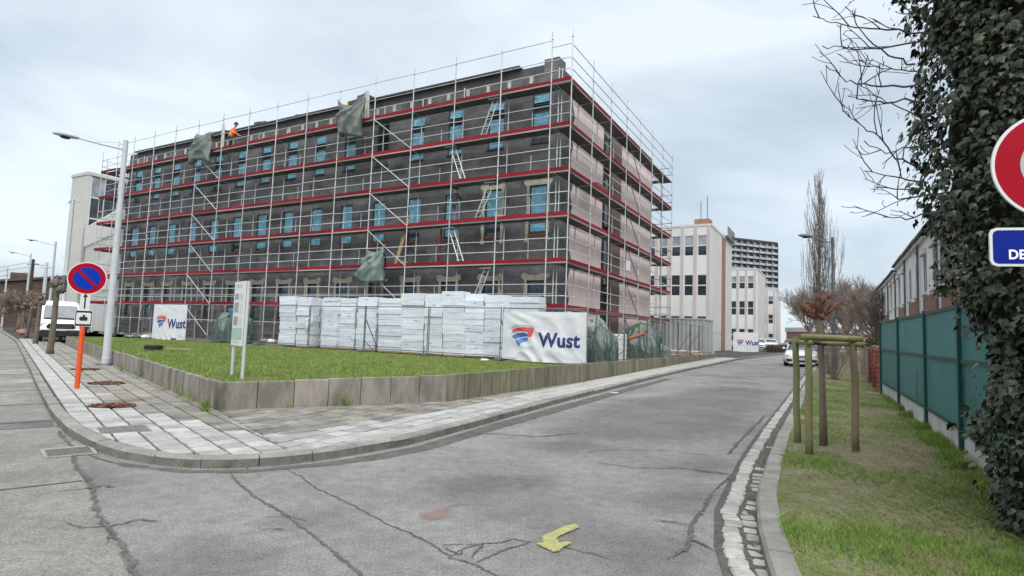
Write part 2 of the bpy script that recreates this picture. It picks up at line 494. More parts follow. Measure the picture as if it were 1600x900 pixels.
# ================================================================ THE SETTING
def grid_sheet(name, xs, ys, zoff, m, keep=None):
    V = [(x, y, gz(x, y) + zoff) for y in ys for x in xs]
    nx = len(xs)
    F = []
    for j in range(len(ys) - 1):
        for i in range(nx - 1):
            if keep is None or keep((xs[i] + xs[i + 1]) / 2, (ys[j] + ys[j + 1]) / 2):
                F.append((j * nx + i, j * nx + i + 1, (j + 1) * nx + i + 1, (j + 1) * nx + i))
    me = bpy.data.meshes.new(name); me.from_pydata(V, [], F); me.materials.append(MAT[m]); me.update()
    return tag(inst(name, me), kind='structure')


_gx = [-1500, -700, -300, -150, -90] + list(range(-60, 61, 4)) + [75, 90, 110, 150, 300, 700, 1500]
_gy = [-1500, -300, -80, -30] + list(range(-16, 161, 4)) + [180, 220, 300, 700, 1500, 2500]
grid_sheet('ground', _gx, _gy, -.05, 'ground')
grid_sheet('road', [x * 1.5 for x in range(-60, 50)], [y * 1.5 for y in range(-10, 110)], 0.0, 'asphalt')

# ---- kerb line of the pavement round the corner (road level, outer foot)
KL = [(-66, 74.6), (-50, 56.6), (-29.4, 34.4), (-12.58, 15.3), (-8.12, 10.24), (-7.05, 9.07), (-6.05, 8.03), (-5.11, 7.2), (-4.42, 6.74), (-3.81, 6.49), (-3.42, 6.43),
      (-3.0, 6.5), (-2.56, 6.71), (-2.14, 7.08), (-1.75, 7.56), (-1.37, 8.09), (-.75, 9.38), (-.18, 10.62), (.96, 13.07), (2.68, 16.35), (5.77, 22.3), (9.24, 28.6), (16.74, 42.0),
      (27.3, 58.2), (36, 70.5), (52, 91), (75, 120)]
WL = [(-24.4, 31.7), (-4.92, 9.86), (-1.3, 12.24), (2.05, 17.55), (16.03, 44.0)]


def resample(pl, step):
    pts = [Vector((p[0], p[1], 0)) for p in pl]
    out = [pts[0].copy()]; acc = 0
    for a, b in zip(pts, pts[1:]):
        L = (b - a).length; d = step - acc
        while d <= L:
            out.append(a + (b - a) * (d / L)); d += step
        acc = L - (d - step)
    return out


def offset(pl, d):
    """offset to the left of the running direction"""
    pts = [Vector((p[0], p[1], 0)) for p in pl]; out = []
    for i, p in enumerate(pts):
        t = (pts[min(i + 1, len(pts) - 1)] - pts[max(i - 1, 0)]).normalized()
        out.append(p + Vector((-t.y, t.x, 0)) * d)
    return out


def strip_sheet(name, A, B, zoff, m, parent=None, zfun=gz):
    V = [(p[0], p[1], zfun(p[0], p[1]) + zoff) for p in A] + [(p[0], p[1], zfun(p[0], p[1]) + zoff) for p in B]
    n = len(A)
    me = bpy.data.meshes.new(name); me.from_pydata(V, [], [(i, i + 1, n + i + 1, n + i) for i in range(n - 1)]); me.materials.append(MAT[m]); me.update()
    return inst(name, me, parent)


# concrete carriageway of the street on the left: everything left of the kerb line prolonged
_t = Vector((-.6613, .7501, 0)); _n = Vector((-.7501, -.6613, 0))      # along the street, and to its far side
_o = Vector((-7.13, 9.15, 0))
cr_ = tag(strip_sheet('concrete_road', [_o - _t * 16 + _n * (0.02 * math.sin(i)) + _t * (i * 2.2) for i in range(0, 60)],
                      [_o - _t * 16 + _n * 7.2 + _t * (i * 2.2) for i in range(0, 60)], .004, 'old_concrete', zfun=lambda x, y: 0), kind='structure')
for k, (a, wd) in enumerate([(2.05, .045), (-.25, .05), (4.6, .05), (9.2, .05), (14, .06), (19, .06), (25, .07), (32, .08), (-4.5, .04)]):
    b = MB(); q = [_o + _t * a + _n * (j * .6) + _t * (rnd.uniform(-.012, .012)) for j in range(0, 13)]
    for j in range(12): b.add([q[j] - _t * wd / 2 + Vector((0, 0, .008)), q[j] + _t * wd / 2 + Vector((0, 0, .008)), q[j + 1] + _t * wd / 2 + Vector((0, 0, .008)), q[j + 1] - _t * wd / 2 + Vector((0, 0, .008))], [(3, 2, 1, 0)])
    b.build('expansion_joint', MAT['expansion'], cr_)
b = MB()                                # dark repair strip across the concrete
b.add([_o + _n * .02 - _t * .85 + Vector((0, 0, .008)), _o + _n * .02 - _t * .05 + Vector((0, 0, .008)), _o + _n * 7 + _t * .12 + Vector((0, 0, .008)), _o + _n * 7 - _t * .55 + Vector((0, 0, .008))], [(0, 1, 2, 3)])
b.build('repair_strip', MAT['repair'], cr_)

# cracks and paint marks on the asphalt
road = bpy.data.objects['road']


def set_fade(me, vals):
    at = me.attributes.new('fade', 'FLOAT', 'POINT'); at.data.foreach_set('value', vals)


def ribbon(name, pts, w0, m, z, parent, jit=.35, sub=9):
    P = []
    for a, b_ in zip(pts, pts[1:]):
        for k in range(sub):
            f = k / sub
            P.append((a[0] + (b_[0] - a[0]) * f + rnd.gauss(0, .007), a[1] + (b_[1] - a[1]) * f + rnd.gauss(0, .007)))
    P.append(pts[-1])
    V, F, W = [], [], []
    for i, p in enumerate(P):
        q0, q1 = P[max(0, i - 1)], P[min(len(P) - 1, i + 1)]
        t = Vector((q1[0] - q0[0], q1[1] - q0[1], 0)); t.normalize()
        n = Vector((-t.y, t.x, 0)) * (w0 * (1.1 + rnd.uniform(-jit, jit)) * min(1, .25 + i * .2, .25 + (len(P) - 1 - i) * .2))
        for s_ in (1, 0, -1): V.append((p[0] + n.x * s_, p[1] + n.y * s_, gz(p[0], p[1]) + z)); W.append(.12 if s_ else .95)
        if i: F += [(3 * i - 3, 3 * i - 2, 3 * i + 1, 3 * i), (3 * i - 2, 3 * i - 1, 3 * i + 2, 3 * i + 1)]
    me = bpy.data.meshes.new(name); me.from_pydata(V, [], F); me.materials.append(MAT[m]); me.update(); set_fade(me, W)
    return inst(name, me, parent)


CR = [([(-2.92, 6.25), (-2.67, 5.89), (-2.29, 5.44), (-1.91, 5.07), (-1.53, 4.63), (-1.21, 4.23), (-1.01, 3.99), (-.8, 3.7), (-.3, 3.0), (.1, 2.3)], .026),
      ([(-2.5, 6.6), (-2.17, 6.24), (-1.92, 5.89), (-1.54, 5.49), (-1.29, 5.23), (-.98, 4.87), (-.74, 4.66), (-.59, 4.51), (-.45, 4.33), (-.37, 4.21), (-.27, 4.14), (-.19, 4.09), (-.1, 3.99), (.1, 3.75), (.4, 3.3)], .02),
      ([(-.37, 4.21), (-.29, 4.38), (-.14, 4.49), (-.03, 4.51), (.07, 4.6), (.22, 4.56)], .018), ([(-.19, 4.12), (-.07, 4.27), (.02, 4.38), (.22, 4.56)], .02),
      ([(-.44, 4.37), (-.3, 4.25), (-.29, 4.38)], .015), ([(-.46, 4.42), (-.39, 4.44), (-.14, 4.49)], .012), ([(-.14, 4.49), (-.19, 4.35), (-.22, 4.2)], .016),
      ([(.22, 4.56), (.45, 4.5), (.8, 4.25)], .016), ([(-5.06, 7.0), (-4.69, 6.72), (-4.3, 6.5)], .03), ([(-4.1, 5.4), (-3.94, 5.51), (-3.85, 5.65), (-3.7, 5.6)], .03),
      ([(-3.19, 4.63), (-3.08, 4.58), (-2.97, 4.48), (-2.8, 4.2)], .02), ([(-3.4, 4.6), (-3.21, 4.52), (-3.05, 4.55), (-2.9, 4.75), (-2.75, 4.7)], .02),
      ([(-2.0, 4.9), (-1.8, 4.95), (-1.62, 4.85)], .014), ([(-1.95, 4.65), (-1.6, 4.6)], .012), ([(1.0, 7.5), (1.6, 7.2), (2.2, 7.25), (2.7, 7.1)], .016),
      ([(-.6, 9.0), (-.2, 9.25), (.5, 9.1), (1.2, 9.6)], .03), ([(.9, 7.9), (1.5, 8.3), (2.4, 8.35), (3.0, 8.0)], .014), ([(1.62, 4.5), (1.5, 4.75), (1.62, 5.1), (1.9, 5.6), (2.2, 6.2)], .035),
      ([(1.2, 4.3), (1.42, 4.55), (1.5, 4.75)], .03), ([(1.3, 5.2), (1.62, 5.1)], .025), ([(2.3, 7.2), (2.7, 7.0), (2.2, 6.2)], .03), ([(3.1, 8.2), (3.6, 9.1), (4.5, 10.7), (5.6, 12.6)], .04)]
for i_, (p, w_) in enumerate(CR): ribbon('crack', p, w_ * .8, 'crack', .004 + .0004 * i_, road, .6)
# seam between asphalt and concrete: ragged dark edge
ribbon('seam', [tuple((_o + _t * a + _n * (-.03 + .03 * math.sin(a * 3)))[:2]) for a in [-1.2 - k * .45 for k in range(26)]], .03, 'gutter_dirt', .0132, road, .7)


def flat_mark(name, poly, m, z, parent, edge=.04, rag=.0):
    """a mark on the road: fine grid whose 'fade' falls from 1 inside to 0 outside the outline"""
    x0, x1 = min(p[0] for p in poly) - edge, max(p[0] for p in poly) + edge
    y0, y1 = min(p[1] for p in poly) - edge, max(p[1] for p in poly) + edge
    g = max(edge * .6, .012)
    nx, ny = int((x1 - x0) / g) + 2, int((y1 - y0) / g) + 2
    gx, gy = np.meshgrid(x0 + np.arange(nx) * g, y0 + np.arange(ny) * g)
    X, Y = gx.ravel(), gy.ravel()
    dist = np.full(len(X), 1e9); ins = np.zeros(len(X), bool); j = len(poly) - 1
    for i in range(len(poly)):
        (xi, yi), (xj, yj) = poly[i], poly[j]
        dx, dy = xj - xi, yj - yi
        t = np.clip(((X - xi) * dx + (Y - yi) * dy) / (dx * dx + dy * dy + 1e-12), 0, 1)
        dist = np.minimum(dist, np.hypot(X - xi - t * dx, Y - yi - t * dy))
        ins ^= ((yi > Y) != (yj > Y)) & (X < (xj - xi) * (Y - yi) / (yj - yi + 1e-12) + xi); j = i
    fade = np.clip(.5 + np.where(ins, dist, -dist) / edge, 0, 1)
    F = []
    for q in range(ny - 1):
        for k in range(nx - 1):
            c = (q * nx + k, q * nx + k + 1, (q + 1) * nx + k + 1, (q + 1) * nx + k)
            if max(fade[list(c)]) > .02: F.append(c)
    me = bpy.data.meshes.new(name); me.from_pydata([(x, y, gz(x, y) + z) for x, y in zip(X, Y)], [], F)
    me.materials.append(MAT[m]); me.update(); set_fade(me, fade)
    return inst(name, me, parent)


flat_mark('yellow_arrow', [(.63, 4.91), (.61, 5.0), (.51, 4.93), (.39, 4.77), (.3, 4.67), (.31, 4.53), (.24, 4.52), (.28, 4.46), (.37, 4.35), (.41, 4.36), (.46, 4.46), (.54, 4.56), (.48, 4.57), (.43, 4.54), (.42, 4.63), (.44, 4.68), (.53, 4.79)], 'yellow_paint', .014, road, .035)
flat_mark('pink_mark', [(-.76, 5.12), (-.67, 5.2), (-.58, 5.33), (-.49, 5.47), (-.36, 5.48), (-.48, 5.34), (-.53, 5.21), (-.5, 5.07), (-.58, 4.98), (-.65, 4.99)], 'pink_paint', .014, road, .12, .02)
flat_mark('asphalt_patch', [(.9, 10.3), (1.3, 9.5), (1.8, 9.2), (2.4, 9.3), (2.9, 8.9), (3.4, 9.6), (4.2, 11), (5.2, 12.8), (6.5, 15.2), (8.5, 18.6), (7.2, 19.6), (5.8, 18.2), (4.6, 16.4), (3.0, 14.6), (1.9, 12.9), (1.3, 11.4)], 'patch', .003, road, .9, .05)
flat_mark('gutter_dirt', [(-2.7, 6.5), (-2.1, 6.95), (-1.7, 7.4), (-1.25, 8.0), (-.2, 10.3), (1.0, 12.7), (2.8, 16.1), (5.9, 21.9), (6.1, 21.7), (3.1, 16.0), (1.35, 12.6), (.05, 10.1), (-1.02, 7.85), (-1.5, 7.2), (-2.05, 6.75), (-2.8, 6.3), (-3.4, 6.22), (-4.2, 6.4), (-4.4, 6.6), (-3.8, 6.4), (-3.3, 6.35)], 'gutter_dirt', .0035, road, .12, .02)
for q_ in [[(-4.9, 6.6), (-4.2, 6.3), (-3.6, 5.9), (-3.9, 5.4), (-4.5, 5.7)], [(-.9, 6.2), (-.2, 6.6), (.6, 6.5), (.3, 6.0), (-.5, 5.7)], [(.9, 4.6), (1.5, 4.9), (1.55, 4.3), (1.1, 3.9), (.7, 4.1)], [(1.1, 5.6), (1.9, 6.3), (2.3, 6.2), (1.7, 5.4)], [(-2.0, 5.0), (-1.4, 5.1), (-1.2, 4.7), (-1.9, 4.5)], [(.2, 8.6), (1.2, 9.0), (1.6, 8.3), (.6, 7.9)], [(2.0, 7.2), (2.8, 8.1), (3.0, 7.8), (2.5, 6.9)], [(-2.3, 4.4), (-1.6, 4.2), (-1.5, 3.7), (-2.4, 3.8)]]:
    flat_mark('stain', q_, 'patch', .0022, road, .5, .03)

# ---- pavement: joint bed, slabs, kerb stones
pave = tag(strip_sheet('pavement', offset(KL, .05), [Vector(p + (0,)) for p in
       [(-62, 78.5), (-46, 60.5), (-25.4, 38.4), (-10.5, 17.2), (-6.0, 11.7), (-5.0, 10.5), (-4.7, 10.3), (-4.5, 10.2), (-4.2, 10.6), (-3.9, 10.8), (-3.6, 11), (-3.3, 11.2), (-2.9, 11.4), (-2.5, 11.7), (-2.1, 11.9), (-1.8, 12.1), (-1.4, 12.4), (-1.2, 12.7), (-.35, 14.2), (1.4, 17), (4.4, 22.8), (7.9, 29.2), (15.4, 42.6), (22, 62), (31, 73), (47, 94), (70, 123)]], .082, 'joint'), kind='structure')

kerb = bpy.data.objects.new('kerb', None); col.objects.link(kerb); tag(kerb, kind='structure')


def kerb_run(pl, width, h, stepf, mname, parent, name='kerb_stone', side=1, zf=gz):
    rs = resample(pl, .05)
    i = 0
    N = len(rs)
    while i < N - 4:
        n = max(4, int(stepf(rs[i]) / .05))
        j = min(N - 1, i + n)
        seg = rs[i:j + 1:max(1, (j - i) // 4)]
        if seg[-1] is not rs[j]: seg = seg + [rs[j]]
        g = .006
        prof = [(0.0, -.05), (.006, h - .028), (.03, h), (width, h - .004), (width, -.05)]
        V, F = [], []
        dz = rnd.uniform(-.006, .006); dx = rnd.uniform(-.006, .006)
        for k, p in enumerate(seg):
            t = (seg[min(k + 1, len(seg) - 1)] - seg[max(0, k - 1)]).normalized()
            nn = Vector((-t.y, t.x, 0)) * side
            pp = p + t * (g if k == 0 else -g if k == len(seg) - 1 else 0)
            for a, z in prof: V.append(tuple(pp + nn * (a + dx) + Vector((0, 0, z + dz + zf(p.x, p.y)))))
        m = len(prof)
        for k in range(len(seg) - 1):
            for q in range(m - 1):
                f = (k * m + q, k * m + q + 1, (k + 1) * m + q + 1, (k + 1) * m + q)
                F.append(f if side < 0 else f[::-1])
        F.append(tuple(range(m))); F.append(tuple(range((len(seg) - 1) * m, len(seg) * m)))
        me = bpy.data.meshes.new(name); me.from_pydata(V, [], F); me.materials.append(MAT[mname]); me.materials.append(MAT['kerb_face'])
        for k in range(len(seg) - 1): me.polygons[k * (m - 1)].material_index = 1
        me.update()
        inst(name, me, parent)
        i = j


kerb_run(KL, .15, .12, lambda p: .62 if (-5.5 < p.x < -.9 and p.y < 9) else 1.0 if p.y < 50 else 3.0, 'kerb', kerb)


def clip(poly, a, b):
    """keep the part of poly to the left of a->b"""
    out = []
    d = lambda p: (b[0] - a[0]) * (p[1] - a[1]) - (b[1] - a[1]) * (p[0] - a[0])
    for i in range(len(poly)):
        p, q = poly[i], poly[(i + 1) % len(poly)]
        dp, dq = d(p), d(q)
        if dp >= 0: out.append(p)
        if dp * dq < 0:
            f = dp / (dp - dq)
            out.append((p[0] + (q[0] - p[0]) * f, p[1] + (q[1] - p[1]) * f))
    return out


def area(p): return .5 * sum(p[i][0] * p[(i + 1) % len(p)][1] - p[(i + 1) % len(p)][0] * p[i][1] for i in range(len(p)))


KI = [(p.x, p.y) for p in offset(KL, .16)]
near_seg = [(KI[i], KI[i + 1]) for i in range(3, 18)]
DIV = ((-2.3, 6.6), (-4.92, 9.86))
slabs = []          # (polygon, light)


def kerb_dist(x, y): 
    best = 9
    for a, b in zip(KL, KL[1:]):
        dx, dy = b[0] - a[0], b[1] - a[1]
        f = max(0, min(1, ((x - a[0]) * dx + (y - a[1]) * dy) / (dx * dx + dy * dy)))
        best = min(best, math.hypot(x - a[0] - f * dx, y - a[1] - f * dy))
    return best


def in_site(x, y):
    for a, b in zip(WL, WL[1:]):
        if (b[0] - a[0]) * (y - a[1]) - (b[1] - a[1]) * (x - a[0]) < .12 * math.hypot(b[0] - a[0], b[1] - a[1]): return False
    return True


def add_slab(q, frame):
    cxx = sum(p[0] for p in q) / len(q); cyy = sum(p[1] for p in q) / len(q)
    if in_site(cxx, cyy): return
    kd = kerb_dist(cxx, cyy)
    if frame == 'L': lim = .72 + .75 * smoothstep(10.6, 8.3, cyy)
    else: lim = 1.12 + .2 * math.sin(cxx * 1.7) if cyy < 14 else 1.02
    slabs.append((q, kd < lim + (rnd.random() < .04) * .3))


SZ = .3
ga = .016
nL = Vector((.7501, .6613, 0)); tL = Vector((-.6613, .7501, 0)); oL = Vector((-7.13, 9.15, 0)) + nL * .16
for i in range(0, 15):
    for j in range(-20, 125):
        a0, a1, b0, b1 = i * SZ + ga, (i + 1) * SZ - ga, j * SZ + ga + (i % 2) * .0, (j + 1) * SZ - ga
        q = [tuple((oL + nL * a + tL * b)[:2]) for a, b in ((a0, b0), (a0, b1), (a1, b1), (a1, b0))][::-1]
        if area(q) < 0: q = q[::-1]
        q = clip(q, *DIV)
        for s_ in near_seg:
            if len(q) > 2: q = clip(q, *s_)
        if len(q) > 2 and abs(area(q)) > .008 and sum(p[1] for p in q) / len(q) < 42 and (i < 7 or j < 12): add_slab(q, 'L')
tR = Vector((math.cos(R(65)), math.sin(R(65)), 0)); nR = Vector((-tR.y, tR.x, 0)); oR = Vector((-.18, 10.62, 0)) + nR * .16
for i in range(0, 17):
    for j in range(-18, 9):
        a0, a1, b0, b1 = i * SZ + ga - .6, (i + 1) * SZ - ga - .6, j * SZ + ga + (.15 if i % 2 else 0), (j + 1) * SZ - ga + (.15 if i % 2 else 0)
        q = [tuple((oR + nR * a + tR * b)[:2]) for a, b in ((a0, b0), (a1, b0), (a1, b1), (a0, b1))]
        if area(q) < 0: q = q[::-1]
        q = clip(q, DIV[1], DIV[0])
        for s_ in near_seg:
            if len(q) > 2: q = clip(q, *s_)
        if len(q) > 2 and abs(area(q)) > .008: add_slab(q, 'R')
far = [(p.x, p.y) for p in resample([tuple((Vector((-.18, 10.62, 0)) + tR * 2.7)[:2])] + KL[19:23], SZ)]
fo = [[(p.x, p.y) for p in offset(far, .16 + k * SZ)] for k in range(6)]
for i in range(5):
    for j in range(len(far) - 1):
        q = [fo[i][j], fo[i][j + 1], fo[i + 1][j + 1], fo[i + 1][j]]
        c = (sum(p[0] for p in q) / 4, sum(p[1] for p in q) / 4)
        q = [(c[0] + (p[0] - c[0]) * .91, c[1] + (p[1] - c[1]) * .91) for p in q]
        if area(q) < 0: q = q[::-1]
        add_slab(q, 'F')


HOLES = [(-5.18, 7.88, .24), ]


def slab_geo(b, q, base, dz, tilt):
    c = (sum(p[0] for p in q) / len(q), sum(p[1] for p in q) / len(q))
    n = len(q)
    top, low = [], []
    for p in q:
        z = gz(*p) + .12 + dz + (p[0] - c[0]) * tilt[0] + (p[1] - c[1]) * tilt[1]
        L_ = math.hypot(p[0] - c[0], p[1] - c[1]) + 1e-6
        k = max(0, 1 - .008 / L_)
        top.append((c[0] + (p[0] - c[0]) * k, c[1] + (p[1] - c[1]) * k, z))
        low.append((p[0], p[1], z - .006)); 
    bot = [(p[0], p[1], .07 + gz(*p)) for p in q]
    fs = [list(range(n))]
    for i in range(n):
        j = (i + 1) % n
        fs.append([n + i, n + j, j, i]); fs.append([2 * n + i, 2 * n + j, n + j, n + i])
    b.add(top + low + bot, fs)


def cam_size(q):
    c = (sum(p[0] for p in q) / len(q), sum(p[1] for p in q) / len(q))
    d = math.hypot(*c)
    return abs(area(q)) / d ** 3 if c[1] > 3 else 0


slabs.sort(key=lambda s_: -cam_size(s_[0]))
restL, restD = MB(), MB()
for k, (q, light) in enumerate(slabs):
    c = (sum(p[0] for p in q) / len(q), sum(p[1] for p in q) / len(q))
    if any(abs((c[0] - h[0]) * .75 + (c[1] - h[1]) * .66) < h[2] and abs(-(c[0] - h[0]) * .66 + (c[1] - h[1]) * .75) < h[2] for h in HOLES): continue
    dz, tl = rnd.gauss(0, .0025), (rnd.gauss(0, .008), rnd.gauss(0, .008))
    if k < 300:
        b = MB(); slab_geo(b, q, 0, dz, tl)
        b.build('paving_slab', MAT['slab_light' if light else 'slab_dark'], pave)
    else:
        slab_geo(restL if light else restD, q, 0, dz, tl)
tag(restL.build('paving_slabs_light', MAT['slab_light'], pave), kind='stuff')
tag(restD.build('paving_slabs_dark', MAT['slab_dark'], pave), kind='stuff')

# square metal cover in the pavement, gully grate in the road
mc = thing('inspection_cover', 'square grey metal cover set among the pale paving slabs at the corner', 'manhole cover', (-5.18, 7.88, .1), math.atan2(.75, -.66))
MB().cbox(-.3, .3, -.3, .3, 0, .02, .006).build('rim', MAT['metal_cover'], mc)
b = MB()
b.cbox(-.265, .265, -.265, .265, .012, .027, .005); b.build('lid', MAT['metal_cover'], mc)
for i in range(4): MB().cbox(-.2, .2, -.19 + i * .12, -.15 + i * .12, .026, .034, .003).build('rib', MAT['metal_cover'], mc)
gr = thing('drain_grate', 'rectangular iron drain grate in the road beside the curved kerb', 'drain', (-5.2, 6.97, .002), R(133))
MB().box(-.26, .26, -.22, .22, -.02, .008).build('pit', MAT['patch'], gr)
for x0, x1, y0, y1 in ((-.28, .28, -.25, -.21), (-.28, .28, .21, .25), (-.28, -.23, -.21, .21), (.23, .28, -.21, .21)):
    MB().cbox(x0, x1, y0, y1, 0, .016, .004).build('frame_bar', MAT['kerb'], gr)
for i in range(7): MB().box(-.2 + i * .063, -.17 + i * .063, -.2, .2, .008, .013).build('bar', MAT['metal_cover'], gr)

# soil patches (empty tree pits) in the left pavement
for k, (x, y, a, c, lab) in enumerate([(-6.75, 9.95, .4, .3, 'nearest reddish leaf litter patch in the pavement, by the corner'), (-9.2, 13.3, .4, .32, 'leaf litter patch behind the orange sign post'),
                                       (-12.2, 16.7, .4, .32, 'small leaf litter patch halfway between post and first pollard')]):
    bm = bmesh.new()
    for i in range(420):
        r = math.sqrt(rnd.random()); t = rnd.uniform(0, 6.283)
        px, py = x + r * a * math.cos(t) * .9, y + r * c * math.sin(t)
        s_ = rnd.uniform(.012, .035); ro = Matrix.Rotation(rnd.uniform(0, 6.28), 3, 'Z') @ Matrix.Rotation(rnd.uniform(-.7, .7), 3, 'X')
        vs = [bm.verts.new(Vector((px, py, .128 + .025 * (1 - r) + rnd.uniform(0, .012))) + ro @ Vector(q)) for q in ((-s_, -s_ * .5, 0), (s_, -s_ * .5, 0), (s_ * 1.2, s_ * .5, s_ * .3), (-s_, s_ * .6, 0))]
        bm.faces.new(vs)
    me = bpy.data.meshes.new('leaf_litter'); bm.to_mesh(me); bm.free(); me.materials.append(MAT['leaf_litter'])
    o = inst('leaf_litter', me); tag(o, lab, 'leaf litter', kind='stuff')
    q = [(x + a * math.cos(t * .45) * rnd.uniform(.85, 1.05), y + c * math.sin(t * .45) * rnd.uniform(.85, 1.05)) for t in range(14)]
    me = bpy.data.meshes.new('soil'); me.from_pydata([(p[0], p[1], .1275) for p in q] + [(x, y, .15)], [], [(i, (i + 1) % 14, 14) for i in range(14)]); me.materials.append(MAT['leaf_litter'])
    inst('soil', me, o)

# ---- retaining wall of upright concrete slabs, and the raised lawn
ZL = .56
rw = thing('retaining_wall', 'low concrete retaining wall of upright slabs edging the raised lawn', 'wall')
rs_ = [(WL[i], WL[i + 1]) for i in range(4)]
tops = [(.55, .585), (.59, .66), (.68, .73), (.73, .6)]
for si, (a, b_) in enumerate(rs_):
    A, B = Vector(a + (0,)), Vector(b_ + (0,))
    L = (B - A).length; n = round(L / (.62 if si < 2 else .6)); t = (B - A) / L; nn = Vector((-t.y, t.x, 0))
    for k in range(n):
        p0 = A + t * (L * k / n + .007); p1 = A + t * (L * (k + 1) / n - .007)
        f = (k + .5) / n; zt = tops[si][0] * (1 - f) + tops[si][1] * f + rnd.uniform(-.012, .012)
        dd = rnd.uniform(-.012, .012); tl = rnd.uniform(-.012, .012)
        g0 = gz(p0.x, p0.y)
        b = MB()
        c = .008
        prof = [(0, -.05 + g0), (tl, zt - c), (c + tl, zt), (.09 + tl, zt), (.1, -.05 + g0)]
        V = [tuple(p + nn * (u + dd) + Vector((0, 0, z))) for p in (p0, p1) for u, z in prof]
        b.add(V, [(0, 5, 6, 1), (1, 6, 7, 2), (2, 7, 8, 3), (3, 8, 9, 4), (4, 3, 2, 1, 0)[::-1][::-1], (5, 6, 7, 8, 9)])
        b.build('wall_slab', MAT['wall_slab' if si < 2 else 'wall_slab_mossy'], rw)
# end slab by the drive
A = Vector((-24.4, 31.7, 0)); B = A + Vector((3.4, 3.3, 0))
for k in range(7):
    p0, p1 = A + (B - A) * (k / 7 + .002), A + (B - A) * ((k + 1) / 7 - .002)
    t = (p1 - p0).normalized(); nn = Vector((t.y, -t.x, 0))
    b = MB(); V = [tuple(p + nn * u + Vector((0, 0, z))) for p in (p0, p1) for u, z in ((.11, 0), (.11, .56), (.21, .56), (.21, 0))]
    b.add(V, [(0, 4, 5, 1), (1, 5, 6, 2), (2, 6, 7, 3), (0, 1, 2, 3), (7, 6, 5, 4)]); b.build('wall_slab', MAT['wall_slab'], rw)
# backing behind the slabs so joints read dark
strip_sheet('wall_backing', offset(WL, .075), offset(WL, .075), .0, 'joint', rw)
_wb = bpy.data.objects['wall_backing'].data
for i in range(5): _wb.vertices[5 + i].co.z = .57


def poly_sheet(name, pts, z, m, kind='structure'):
    me = bpy.data.meshes.new(name)
    bm = bmesh.new(); f = bm.faces.new([bm.verts.new((p[0], p[1], z)) for p in pts])
    bmesh.ops.triangulate(bm, faces=[f]); bm.to_mesh(me); bm.free()
    if me.polygons[0].normal.z < 0: me.flip_normals()
    me.materials.append(MAT[m]); me.update()
    return tag(inst(name, me), kind=kind)


WI = [(p.x, p.y) for p in offset(WL, .06)]
poly_sheet('site_ground', [WI[0], WI[1], WI[2], WI[3], WI[4], (10, 62), (-20, 75), (-36, 50), (-21.3, 34.9)], ZL - .035, 'dirt')


def B2W(x, y, z=0): return Vector((C0.x, C0.y, 0)) + (-E1) * x + E2 * y + Vector((0, 0, z))


F0 = Vector((2.75, 20.2, 0))         # right end of the site fence; it runs along E1
fA = F0 + E1 * 24.6
poly_sheet('lawn', [WI[0], WI[1], WI[2], WI[3], (F0.x + .3, F0.y + .2), tuple((F0 + E2 * .5)[:2]), tuple((fA + E2 * .8)[:2]), (-20.5, 33.6), (-21.8, 34.3)], ZL - .03, 'lawn')


# ---- grass
def blades(name, P, h, wd, m, lean=.5, k=3):
    """P (n,3) roots; each blade one triangle bent outwards"""
    n = len(P)
    az = nrs.uniform(0, 2 * np.pi, n); hh = h * nrs.uniform(.45, 1.25, n); ww = wd * nrs.uniform(.6, 1.3, n)
    a2 = nrs.uniform(0, 2 * np.pi, n); ln = hh * lean * nrs.uniform(.1, 1.3, n)
    dx, dy = np.cos(az) * ww / 2, np.sin(az) * ww / 2
    V = np.empty((n * 3, 3))
    V[0::3] = P + np.stack([dx, dy, np.zeros(n)], 1); V[1::3] = P - np.stack([dx, dy, np.zeros(n)], 1)
    V[2::3] = P + np.stack([np.cos(a2) * ln, np.sin(a2) * ln, hh], 1)
    F = np.arange(n * 3).reshape(-1, 3)
    return npmesh(name, V, F, m, 3)


def inside(poly, X, Y):
    r = np.zeros(len(X), bool); n = len(poly); j = n - 1
    for i in range(n):
        xi, yi = poly[i]; xj, yj = poly[j]
        c = ((yi > Y) != (yj > Y)) & (X < (xj - xi) * (Y - yi) / (yj - yi + 1e-12) + xi)
        r ^= c; j = i
    return r


def pnoise(X, Y, s_, off=0):
    return np.array([noise.noise((x * s_ + off, y * s_, off * .37)) for x, y in zip(X, Y)])


lawn_poly = [WI[0], WI[1], WI[2], WI[3], (F0.x, F0.y), (fA.x, fA.y), (-20.5, 33.6), (-21.8, 34.3)]
n = 330000
X = nrs.uniform(-25, 3.5, n); Y = nrs.uniform(9.5, 35, n)
d_ = np.hypot(X, Y)
k_ = inside(lawn_poly, X, Y) & (nrs.uniform(0, 1, n) < np.clip(15 / d_, .3, 1))
X, Y = X[k_], Y[k_]
t_ = pnoise(X, Y, .9) * .5 + .5
P = np.stack([X, Y, np.full(len(X), ZL - .035)], 1)
t_ = np.clip(t_ + .7 * pnoise(X, Y, 4.0, 2), 0, 1.2); k_ = nrs.uniform(0, 1, len(X)) < np.clip(.1 + 1.5 * t_, .18, 1); P, t_ = P[k_], t_[k_]
h = .03 + .07 * t_
tag(inst('grass', blades('grass', P, h, .016, MAT['blade'], .7)), 'short green lawn grass behind the retaining wall', 'grass', kind='stuff')

